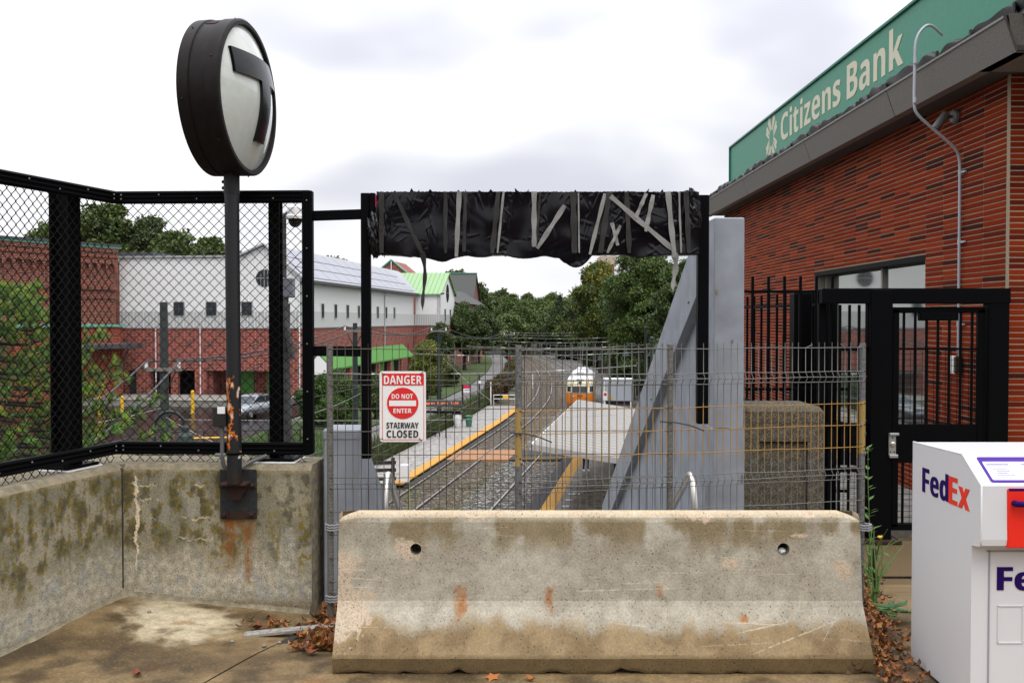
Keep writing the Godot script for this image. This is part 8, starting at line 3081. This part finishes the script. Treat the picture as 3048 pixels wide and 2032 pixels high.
# ---------------------------------------------------------------- the tram
func tram() -> void:
	var d := 88.0
	var t := thing("tram_car", "rounded vintage tram in orange and cream with white roof on the right track", "tram", S(right_s(d), RAIL_Y, d), heading(94.0))
	var org := mat("tram_orange", lin(0.72, 0.21, 0.015), 0.35)
	var crm := mat("tram_cream", lin(0.74, 0.66, 0.46), 0.35)
	var wht := mat("tram_white", lin(0.76, 0.76, 0.77), 0.45)
	var lng := 14.0
	# half width and nose set-back at each height
	var prof := [[0.36, 1.16, 0.12], [0.50, 1.25, 0.03], [0.95, 1.27, 0.0], [1.40, 1.27, 0.0], [1.46, 1.255, 0.03], [1.8, 1.245, 0.13], [2.10, 1.235, 0.22], [2.5, 1.20, 0.42], [2.72, 1.08, 0.72], [2.88, 0.88, 1.1], [2.98, 0.55, 1.7], [3.0, 0.1, 2.4]]
	var plan := func(hw: float, back: float, y: float) -> Array:
		var r := []
		var n := 13
		for i in n:
			var a := PI * i / (n - 1)
			var c := cos(a)
			var s := sin(a)
			var x := hw * signf(c) * pow(absf(c), 0.5)
			var z := 1.25 * pow(absf(s), 0.72)
			r.append(Vector3(x, y, -1.25 + z - back))
		for i in n:
			var a := PI * i / (n - 1)
			var c := cos(a)
			var s := sin(a)
			var x := -hw * signf(c) * pow(absf(c), 0.5)
			var z := 1.25 * pow(absf(s), 0.72)
			r.append(Vector3(x, y, -lng + 1.25 - z + back))
		r.append(r[0])
		return r
	for q in [["lower_body", 0, 3, org], ["belt_rail", 3, 4, M.gutter_dark], ["upper_body", 4, 7, crm], ["roof", 7, 11, wht]]:
		var pts := []
		for k in range(q[1], q[2] + 1):
			var e = prof[k]
			pts.append_array(plan.call(e[1], e[2], e[0]))
		var b := MB.new()
		b.sheet(pts, 27, Vector3(1, 0, 0))
		obj(q[0], b, q[3], t)
	var hw_at := func(y: float) -> Array:
		for k in prof.size() - 1:
			if y <= prof[k + 1][0]:
				var f: float = (y - prof[k][0]) / (prof[k + 1][0] - prof[k][0])
				return [lerpf(prof[k][1], prof[k + 1][1], f), lerpf(prof[k][2], prof[k + 1][2], f)]
		return [0.1, 2.4]
	var front := func(x: float, y: float, off: float) -> Vector3:
		var q: Array = hw_at.call(y)
		var c := clampf(absf(x) / q[0], 0.0, 0.999)
		var s := sqrt(1.0 - pow(c, 4.0))
		return Vector3(x, y, -1.25 + 1.25 * pow(s, 0.72) - q[1] + off)
	var patch := func(called: String, x0: float, x1: float, y0: float, y1: float, off: float, m: Material, par: Node3D) -> MeshInstance3D:
		var pts := []
		for j in 5:
			for i in 7:
				pts.append(front.call(lerpf(x0, x1, i / 6.0), lerpf(y1, y0, j / 4.0), off))
		var b := MB.new()
		b.sheet(pts, 7, Vector3(0, 0, 1))
		return obj(called, b, m, par)
	for s in [-1.0, 1.0]:
		var fr: MeshInstance3D = patch.call("windscreen", 0.03 * s, 0.66 * s, 1.5, 1.99, 0.025, M.window_dark, t)
		patch.call("corner_window", 0.86 * s, 1.13 * s, 1.55, 2.0, 0.025, M.window_dark, t)
		patch.call("wiper", 0.30 * s, 0.33 * s, 1.5, 1.8, 0.04, M.ink, fr)
		var hl := MB.new()
		var hp: Vector3 = front.call(0.58 * s, 1.12, 0.0)
		hl.lathe([Vector2(0, 0.0), Vector2(0.1, 0.0), Vector2(0.1, 0.07), Vector2(0, 0.09)], 14, Transform3D(Basis(Vector3.RIGHT, PI / 2), hp + Vector3(0, 0, -0.02)))
		obj("headlight", hl, M.stainless, t)
		var mk := MB.new()
		mk.ball(front.call(0.62 * s, 2.38, 0.03), Vector3(0.05, 0.05, 0.04), 8, 5)
		obj("marker_light", mk, M.red_paint if s > 0 else M.ink, t)
		for k in 9:
			bx("side_window", Vector3(1.245 * s, 1.77, -2.4 - 1.15 * k), Vector3(0.04, 0.6, 0.92), M.window_dark, t)
	patch.call("destination_sign", -0.42, 0.42, 2.52, 2.68, 0.03, M.siding_white, t)
	patch.call("sign_glass", -0.34, 0.34, 2.55, 2.64, 0.045, M.window_dark, t)
	var sp := MB.new()
	sp.lathe([Vector2(0, 0.0), Vector2(0.13, 0.0), Vector2(0.13, 0.1), Vector2(0.09, 0.12), Vector2(0, 0.12)], 16, Transform3D(Basis(Vector3.RIGHT, PI / 2), front.call(0.0, 2.36, -0.02)))
	obj("centre_light", sp, M.gutter_dark, t)
	var nb: Vector3 = front.call(0.0, 1.2, 0.03)
	words("lettering", "3265", 0.42, 0.14, M.ink, t, Transform3D(Basis.IDENTITY, nb), 0.012)
	patch.call("emblem", -0.05, 0.05, 0.92, 1.02, 0.02, M.ink, t)
	bx("bumper", front.call(0.0, 0.52, 0.02), Vector3(1.5, 0.12, 0.16), M.ink, t, 0.04)
	bx("coupler", Vector3(0, 0.32, -0.1), Vector3(0.3, 0.22, 0.7), M.ink, t, 0.03)
	for s in [-0.8, 0.8]:
		bx("step_plate", Vector3(s, 0.26, -0.65), Vector3(0.4, 0.2, 0.5), org, t, 0.03)
	# raised roof cover and ventilator
	bx("roof_cover", Vector3(0, 3.06, -6.6), Vector3(1.15, 0.34, 9.4), wht, t, 0.1)
	bx("roof_vent", Vector3(0, 3.12, -2.2), Vector3(0.7, 0.2, 0.9), M.siding_grey, t, 0.05)
	tb("trolley_pole", [Vector3(0, 3.3, -5.2), Vector3(0, 4.3, -9.0), Vector3(0, 5.4, -13.2)], 0.035, M.cable, t, 6)
	tb("retrieval_rope", [front.call(0.0, 2.3, 0.05), Vector3(0.02, 3.2, -1.2), Vector3(0, 3.35, -3.0)], 0.012, M.cable, t, 5)
	for z in [-2.6, -4.3, -9.7, -11.4]:
		for s in [-0.75, 0.75]:
			var wb := MB.new()
			wb.lathe([Vector2(0, -0.06), Vector2(0.32, -0.06), Vector2(0.34, 0.0), Vector2(0.30, 0.05), Vector2(0, 0.05)], 18, Transform3D(Basis(Vector3(0, 0, 1), PI / 2), Vector3(s, 0.33, z)))
			obj("wheel", wb, M.rust_dark, t)
	bx("truck_frame", Vector3(0, 0.36, -3.45), Vector3(1.9, 0.22, 2.5), M.ink, t)
	bx("truck_frame", Vector3(0, 0.36, -10.55), Vector3(1.9, 0.22, 2.5), M.ink, t)

# ---------------------------------------------------------------- the parking lot
func lot_things() -> void:
	var bl := [[-30.2, 72.7, 1.36, "leftmost yellow bollard before the loading dock"], [-29.3, 74.6, 1.22, "yellow bollard right of the leftmost one"], [-23.6, 73.4, 1.72, "tallest yellow bollard, middle of the loading dock"], [-17.15, 75.6, 1.32, "yellow bollard right of the silver car"]]
	for q in bl:
		var t := thing("bollard", q[3], "bollard", P(q[0], -5.0, q[1]), 0.0, "yellow bollards before the loading dock")
		var b := MB.new()
		b.lathe([Vector2(0.125, 0.0), Vector2(0.125, q[2] - 0.1), Vector2(0.10, q[2] - 0.03), Vector2(0.05, q[2]), Vector2(0.0, q[2] + 0.01)], 16)
		obj("bollard_sleeve", b, M.yellow_paint, t)
		bx("base_ring", Vector3(0, 0.01, 0), Vector3(0.4, 0.03, 0.4), M.concrete, t, 0.005)
	car()
	# low kerb and rail fence at the near edge of the lot
	var fe := thing("lot_fence", "low chain-link fence with yellow bar at the near edge of the parking lot", "fence", P(-13.5, -5.0, 50.0))
	for i in 6:
		tb("post", [Vector3(-3.0 + 1.5 * i, 0, 2.0 - 0.3 * i), Vector3(-3.0 + 1.5 * i, 1.5, 2.0 - 0.3 * i)], 0.04, M.cable, fe, 6)
	tb("top_bar", [Vector3(-3.0, 1.5, 2.0), Vector3(4.5, 1.5, 0.5)], 0.035, M.cable, fe, 6)
	tb("yellow_bar", [Vector3(-2.6, 1.2, 2.2), Vector3(0.2, 1.2, 1.6)], 0.045, M.yellow_paint, fe, 6)
	var fm := MB.new()
	for i in 40:
		var x := -3.0 + 0.1875 * i
		fm.tube([Vector3(x, 0.1, 2.0 - 0.2 * (x + 3.0)), Vector3(x + 0.1, 1.5, 2.0 - 0.2 * (x + 3.1))], 0.006, 3, false)
		fm.tube([Vector3(x + 0.1, 0.1, 2.0 - 0.2 * (x + 3.1)), Vector3(x, 1.5, 2.0 - 0.2 * (x + 3.0))], 0.006, 3, false)
	tag(obj("chain_link_mesh", fm, M.cable, fe), "", "", "", "stuff")
	var hy := thing("hydrant", "small dark hydrant between the left bollards", "hydrant", P(-29.4, -5.0, 72.0))
	var hb := MB.new()
	hb.lathe([Vector2(0.2, 0.0), Vector2(0.2, 0.08), Vector2(0.13, 0.1), Vector2(0.13, 0.55), Vector2(0.17, 0.58), Vector2(0.12, 0.75), Vector2(0.0, 0.82)], 14)
	obj("barrel", hb, M.ink, hy)
	tb("nozzle", [Vector3(-0.22, 0.42, 0), Vector3(0.22, 0.42, 0)], 0.07, M.ink, hy, 8)

func car() -> void:
	var t := thing("parked_car", "silver estate car parked on the wet lot before the loading dock", "car", P(-18.6, -5.0, 71.0), -0.36)
	var pt := mat("car_silver", lin(0.34, 0.36, 0.40), 0.22, 0.55)
	pt.clearcoat_enabled = true
	pt.clearcoat = 0.6
	mat("tyre", lin(0.018, 0.018, 0.018), 0.85)
	# local +z is the front
	var w := 0.91
	var side := [[2.28, 0.36, 0.70], [2.22, 0.28, 0.80], [1.9, 0.24, 0.90], [1.1, 0.22, 1.02], [0.95, 0.22, 1.04], [-1.6, 0.22, 1.08], [-2.25, 0.28, 1.06], [-2.36, 0.42, 0.95]]
	var b := MB.new()
	var pts := []
	for q in side:
		var z: float = q[0]
		var hw: float = w * (1.0 - 0.12 * sm(1.6, 2.3, z) - 0.06 * sm(-1.7, -2.36, z))
		for k in 13:
			var a := PI * 2.0 * k / 12.0
			var cx := signf(cos(a)) * pow(absf(cos(a)), 0.4)
			var sy := signf(sin(a)) * pow(absf(sin(a)), 0.4)
			pts.append(Vector3(cx * hw, lerpf(q[1], q[2], sy * 0.5 + 0.5), z))
	b.sheet(pts, 13, Vector3.ZERO)
	obj("body", b, pt, t)
	var fcap := MB.new()
	var p0 := PackedVector2Array()
	for k in 12:
		p0.append(Vector2(pts[k].x, pts[k].y))
	fcap.prism(p0, 0.0, Transform3D(Basis.IDENTITY, Vector3(0, 0, 2.28)))
	obj("front_panel", fcap, pt, t)
	# cabin
	var cab := PackedVector2Array([Vector2(1.05, 1.00), Vector2(0.28, 1.50), Vector2(0.0, 1.57), Vector2(-1.3, 1.58), Vector2(-1.9, 1.50), Vector2(-2.2, 1.06)])
	var cb := MB.new()
	cb.prism(cab, 1.42, Transform3D(Basis(Vector3(0, 0, 1), Vector3.UP, Vector3(-1, 0, 0)), Vector3(-0.71, 0, 0)))
	obj("cabin", cb, pt, t)
	var ws := MB.new()
	ws.quad(Vector3(-0.68, 1.04, 1.03), Vector3(0.68, 1.04, 1.03), Vector3(0.60, 1.49, 0.34), Vector3(-0.60, 1.49, 0.34), Vector3(0, 0.6, 1))
	obj("windscreen", ws, mat("car_glass", lin(0.03, 0.04, 0.045), 0.05), t)
	for s in [-1.0, 1.0]:
		var sw := MB.new()
		sw.quad(Vector3(0.722 * s, 1.07, 0.80), Vector3(0.722 * s, 1.46, 0.22), Vector3(0.722 * s, 1.50, -0.55), Vector3(0.722 * s, 1.07, -0.55), Vector3(s, 0, 0))
		sw.quad(Vector3(0.722 * s, 1.07, -0.63), Vector3(0.722 * s, 1.50, -0.63), Vector3(0.722 * s, 1.48, -1.55), Vector3(0.722 * s, 1.09, -1.75), Vector3(s, 0, 0))
		obj("side_window", sw, M.car_glass, t)
		var hl := MB.new()
		hl.ball(Vector3(0.66 * s, 0.74, 2.14), Vector3(0.18, 0.075, 0.12), 10, 6)
		obj("headlight", hl, M.stainless, t)
		bx("mirror", Vector3(0.92 * s, 1.05, 0.72), Vector3(0.2, 0.14, 0.1), pt, t, 0.03)
		tb("roof_rail", [Vector3(0.62 * s, 1.60, 0.0), Vector3(0.62 * s, 1.63, -0.3), Vector3(0.62 * s, 1.63, -1.4), Vector3(0.62 * s, 1.59, -1.7)], 0.02, M.ink, t, 5)
		for z in [1.42, -1.42]:
			var wb := MB.new()
			wb.lathe([Vector2(0.0, -0.1), Vector2(0.26, -0.11), Vector2(0.34, -0.08), Vector2(0.34, 0.08), Vector2(0.26, 0.11), Vector2(0.21, 0.09)], 22, Transform3D(Basis(Vector3(0, 0, 1), -PI / 2 * s), Vector3(0.82 * s, 0.34, z)))
			var wl := obj("wheel", wb, M.tyre, t)
			var rb := MB.new()
			rb.lathe([Vector2(0.0, 0.095), Vector2(0.05, 0.1), Vector2(0.21, 0.085), Vector2(0.215, 0.11)], 10, Transform3D(Basis(Vector3(0, 0, 1), -PI / 2 * s), Vector3(0.82 * s, 0.34, z)))
			obj("rim", rb, M.stainless, wl)
	bx("grille", Vector3(0, 0.68, 2.27), Vector3(0.8, 0.16, 0.05), M.ink, t, 0.01)
	bx("bumper", Vector3(0, 0.42, 2.24), Vector3(1.55, 0.2, 0.16), pt, t, 0.05)
	bx("number_plate", Vector3(0, 0.5, 2.335), Vector3(0.32, 0.14, 0.01), M.white_paint, t)

# ---------------------------------------------------------------- leaves, weeds, small things on the pavement
func leaf_mesh(l: float, w: float, curl: float) -> ArrayMesh:
	var b := MB.new()
	var n := 6
	var pts := []
	for i in n + 1:
		var f := float(i) / n
		var ww := w * sin(PI * pow(f, 0.8)) * 0.5 + 0.001
		var y := curl * l * (f - 0.5) * (f - 0.5) * 2.0
		pts.append(Vector3(-ww, y + ww * 0.5, f * l - l / 2))
		pts.append(Vector3(0, y, f * l - l / 2))
		pts.append(Vector3(ww, y + ww * 0.4, f * l - l / 2))
	b.sheet(pts, 3, Vector3.UP)
	return b.mesh()

func litter() -> void:
	var r := RandomNumberGenerator.new()
	r.seed = 91
	var cs := [Color(0.26, 0.085, 0.018), Color(0.15, 0.055, 0.018), Color(0.36, 0.155, 0.035), Color(0.10, 0.052, 0.024), Color(0.30, 0.105, 0.025)]
	var xfs := []
	var cols := []
	var heap := [xfs, cols]
	var put := func(x: float, y: float, d: float, s: float) -> void:
		var b := Basis(Vector3.UP, r.randf() * TAU) * Basis(Vector3.RIGHT, r.randfn() * 0.3) * Basis(Vector3(0, 0, 1), r.randfn() * 0.3)
		heap[0].append(Transform3D(b.scaled(Vector3(s, s, s)), P(x, y + gy(x, d), d)))
		heap[1].append(cs[r.randi() % cs.size()] * r.randf_range(0.7, 1.3))
	# heap in the gap between parapet end and barrier
	for k in 760:
		var f := r.randf()
		var d := lerpf(5.68, 6.75, f)
		var x := -1.10 + r.randfn() * lerpf(0.075, 0.085, f)
		if x > -0.955 and d < 5.95:
			continue
		if x < -1.25 and d > 6.35:
			continue
		put.call(x, 0.010 + r.randf() * (0.015 + 0.05 * f), d, r.randf_range(0.6, 1.1))
	for k in 50:
		put.call(-1.33 + r.randfn() * 0.2, 0.012, 6.25 + r.randfn() * 0.05 - 0.0, r.randf_range(0.5, 0.9))
	tag(many("fallen_leaves", leaf_mesh(0.075, 0.036, 0.9), M.leaf, xfs, cols), "heap of brown leaves between the parapet end and the barrier", "leaves", "", "stuff")
	xfs = []
	cols = []
	heap[0] = xfs
	heap[1] = cols
	for k in 900:
		var f := r.randf()
		var d := lerpf(5.0, 7.6, pow(f, 0.8))
		var x := lerpf(2.02, 2.50, f) + r.randfn() * 0.10
		if d < 5.5 and x > 2.2:
			continue
		put.call(x, 0.012 + r.randf() * 0.05, d, r.randf_range(0.45, 1.0))
	tag(many("fallen_leaves", leaf_mesh(0.07, 0.034, 0.9), M.leaf, xfs, cols), "strip of brown leaf litter between the barrier and the drop box", "leaves", "", "stuff")
	# single leaves in the open
	var one := [[-2.0, 5.27, 0.9, "small orange-brown leaf alone on the wet sidewalk"], [-1.42, 5.05, 0.8, "bright orange leaf near the slab joint"], [-1.58, 6.14, 1.3, "brown curled leaf at the foot of the parapet below the plate"], [-1.14, 5.62, 1.1, "rust-coloured leaf beside the weathered board"], [-2.62, 4.95, 0.7, "brown leaf scrap at the left of the sidewalk"], [0.1, 5.2, 0.7, "yellow leaf bit at the foot of the barrier"]]
	for k in one.size():
		var q = one[k]
		var m := mat("loose_leaf_%d" % k, Color([0.42, 0.62, 0.40, 0.46, 0.34, 0.60][k], [0.19, 0.30, 0.19, 0.22, 0.17, 0.34][k], 0.07), 0.6)
		m.cull_mode = BaseMaterial3D.CULL_DISABLED
		var o := inst("fallen_leaf", leaf_mesh(0.085 * q[2], 0.05 * q[2], 0.8), m, self)
		o.position = P(q[0], 0.008 + gy(q[0], q[1]), q[1])
		o.rotation.y = 0.6 + k * 1.3
		tag(o, q[3], "leaf")
	# the lobed orange leaf in front of the barrier
	var lf := MB.new()
	var pp := PackedVector2Array()
	for k in 10:
		var a := TAU * k / 10.0 + 0.2
		pp.append(Vector2(cos(a), sin(a) * 0.8) * ([0.052, 0.024, 0.046, 0.026, 0.038, 0.022, 0.055, 0.025, 0.042, 0.027][k]))
	lf.prism(pp, 0.0015, Transform3D(Basis(Vector3.RIGHT, Vector3.FORWARD, Vector3.UP), Vector3.ZERO))
	var ml := obj("maple_leaf", lf, mat("leaf_orange", lin(0.36, 0.12, 0.025), 0.6))
	ml.position = P(-0.105, 0.012, 5.235)
	ml.rotation = Vector3(0.25, 0.5, 0.1)
	tag(ml, "orange lobed leaf on the ground before the barrier", "leaf")
	# board
	var bo := bx("weathered_board", P(-1.335, 0.032 + gy(-1.335, 6.06), 6.06), Vector3(0.60, 0.022, 0.075), mat("board_white", lin(0.46, 0.43, 0.39), 0.85, 0.0, T.mid, 3.0), null, 0.004, Basis(Vector3.UP, 0.16) * Basis(Vector3(0, 0, 1), 0.05))
	tag(bo, "weathered white-painted board lying by the parapet end", "board")
	# pebbles
	for q in [[-1.45, 5.78, 0.016, "pale pebble on the sidewalk left of the board"], [-1.38, 5.86, 0.013, "smaller pale pebble nearer the board"], [-2.33, 6.35, 0.016, "white chip near the inner corner"], [-1.66, 5.86, 0.012, "white chip on the open sidewalk"]]:
		var pb := MB.new()
		pb.ball(P(q[0], q[2] * 0.4 + gy(q[0], q[1]), q[1]), Vector3(q[2], q[2] * 0.6, q[2] * 0.8), 8, 5)
		tag(obj("pebble", pb, M.concrete_light), q[3], "pebble")
	# rebar stake
	tag(tb("steel_stake", [P(2.44, -0.05, 6.66), P(2.43, 0.37, 6.64)], 0.012, M.rust_dark), "rusty steel stake standing in the leaves right of the fence post", "stake")
	# weeds
	var green := mat("weed_green", lin(0.085, 0.17, 0.035), 0.6)
	green.cull_mode = BaseMaterial3D.CULL_DISABLED
	green.backlight_enabled = true
	green.backlight = Color(0.3, 0.4, 0.15)
	weed("tall weed with narrow leaves before the black gate post", P(2.48, 0.0, 6.9), 1.02, 34, 0.085, green, 3, 0.0)
	weed("leafy weed at the foot of the right fence post", P(2.40, 0.0, 6.55), 0.50, 16, 0.07, green, 4, 0.1)
	weed("straggling weed with yellow flowers by the drop box", P(2.62, 0.0, 7.2), 0.42, 26, 0.04, green, 5, 0.0)
	weed("low weed between leaf litter and drop box", P(2.55, 0.0, 6.9), 0.30, 26, 0.045, green, 6, 0.0)
	weed("thin weed behind the leaf litter", P(2.72, 0.0, 7.5), 0.34, 22, 0.04, green, 7, 0.0)
	var fl := thing("dandelion_flower", "yellow flower on a thin stalk beside the drop box", "flower", P(2.78, 0.0, 7.45))
	tb("stalk", [Vector3(0, 0, 0), Vector3(0.01, 0.16, 0), Vector3(-0.01, 0.26, 0)], 0.003, green, fl, 5)
	var fb := MB.new()
	fb.ball(Vector3(-0.01, 0.27, 0), Vector3(0.022, 0.012, 0.022), 10, 5)
	obj("flower_head", fb, M.yellow_paint, fl)
	var ro := thing("dock_plant", "broad dark green leaf rosette in the leaf litter", "plant", P(2.42, 0.0, 6.25))
	for k in 9:
		var o := inst("leaf", leaf_mesh(0.15, 0.055, 0.25), green if k % 3 == 0 else mat("leaf_deep", lin(0.035, 0.10, 0.03), 0.45), ro)
		var a := TAU * k / 9.0
		o.position = Vector3(cos(a) * 0.085, 0.05 + 0.015 * (k % 3), sin(a) * 0.085)
		o.rotation = Vector3(0, PI / 2 - a, 0)
		o.rotate_object_local(Vector3.RIGHT, -0.12)
	weed("yellow-green weed growing in the stairwell left of the tracks", P(-0.86, -0.1, 8.3), 0.62, 60, 0.035, mat("weed_yellow", lin(0.19, 0.26, 0.04), 0.6), 8, 0.0)
	weed("dried seed-head weed at the foot of the right stair wall", P(1.10, 0.0, 7.3), 0.52, 34, 0.022, mat("weed_dry", lin(0.36, 0.30, 0.22), 0.8), 9, 0.0)
	weed("dried seed-head weed left of the right handrail", P(0.62, -0.1, 7.6), 0.50, 26, 0.02, M.weed_dry, 10, 0.0)
	# rank grass behind the left platform and along the lot
	xfs = []
	cols = []
	var gb := MB.new()
	for k in 9:
		var a := r.randf() * TAU
		var h := r.randf_range(0.28, 0.6)
		var s := Vector3(cos(a), 0, sin(a))
		var q := s * r.randf() * 0.12
		gb.tri(q + s.cross(Vector3.UP) * 0.018, q - s.cross(Vector3.UP) * 0.018, q + s * h * 0.5 + Vector3(0, h, 0))
	for k in 5200:
		var d := 45.0 + 58.0 * pow(r.randf(), 1.3)
		var s := -4.42 - absf(r.randfn()) * 0.35
		var q := S(s, land(s, d) + 0.0, d)
		xfs.append(Transform3D(Basis(Vector3.UP, r.randf() * TAU).scaled(Vector3.ONE * r.randf_range(0.6, 1.25)), q))
		var v := r.randf_range(0.6, 1.3)
		cols.append((Color(0.10, 0.10, 0.035) if r.randf() < 0.45 else Color(0.055, 0.10, 0.02)) * v)
	for k in 700:
		var d := 41.0 + 22.0 * pow(r.randf(), 1.4)
		var q := S([-0.2, 1.6, 2.6][k % 3] + r.randfn() * 0.35, -6.12, d)
		xfs.append(Transform3D(Basis(Vector3.UP, r.randf() * TAU).scaled(Vector3(0.5, 0.28, 0.5) * r.randf_range(0.6, 1.1)), q))
		cols.append((Color(0.16, 0.13, 0.06) if r.randf() < 0.55 else Color(0.09, 0.12, 0.03)) * r.randf_range(0.7, 1.2))
	for k in 2600:
		var d := lerpf(44.0, 60.0, r.randf())
		var x := lerpf(-15.0, -9.6, r.randf()) - (d - 44.0) * 0.0
		xfs.append(Transform3D(Basis(Vector3.UP, r.randf() * TAU).scaled(Vector3.ONE * r.randf_range(0.4, 0.8)), P(x, -5.1, d)))
		cols.append(Color(0.07, 0.12, 0.025) * r.randf_range(0.7, 1.3))
	tag(many("rank_grass", gb.mesh(), M.leaf, xfs, cols), "rank green and straw-coloured grass along the back of the left platform", "grass", "", "stuff")

func weed(label: String, at: Vector3, h: float, n: int, ll: float, m: Material, sd: int, droop: float) -> void:
	var r := RandomNumberGenerator.new()
	r.seed = 700 + sd
	var t := thing("weed", label, "weed", at)
	var stems := MB.new()
	var leaves := MB.new()
	var ns := 1 if h > 0.9 else 5
	for s in ns:
		var lean := Vector3(r.randfn() * 0.10, 0, r.randfn() * 0.10) * (0.4 if ns == 1 else 1.3)
		var hh := h * (1.0 if s == 0 else r.randf_range(0.55, 0.95))
		var p := []
		for k in 7:
			var f := k / 6.0
			p.append(Vector3(lean.x * f * f + 0.012 * sin(f * 5.0 + s), hh * f, lean.z * f * f))
		stems.tube(p, [0.006, 0.0055, 0.005, 0.0045, 0.004, 0.003, 0.002], 5)
		for k in int(n / float(ns)) + 1:
			var f := 0.12 + 0.88 * r.randf()
			var i := mini(int(f * 6.0), 5)
			var c: Vector3 = p[i].lerp(p[i + 1], f * 6.0 - i)
			var a := r.randf() * TAU
			var d := Vector3(cos(a), 0.55 - droop, sin(a)).normalized()
			var l := ll * (1.25 - 0.6 * f) * r.randf_range(0.7, 1.2)
			var side := d.cross(Vector3.UP).normalized() * l * 0.17
			leaves.quad(c, c + d * l * 0.45 + side, c + d * l + Vector3(0, -0.1 * l, 0), c + d * l * 0.45 - side)
	obj("stem", stems, m, t)
	obj("leaves", leaves, m, t)
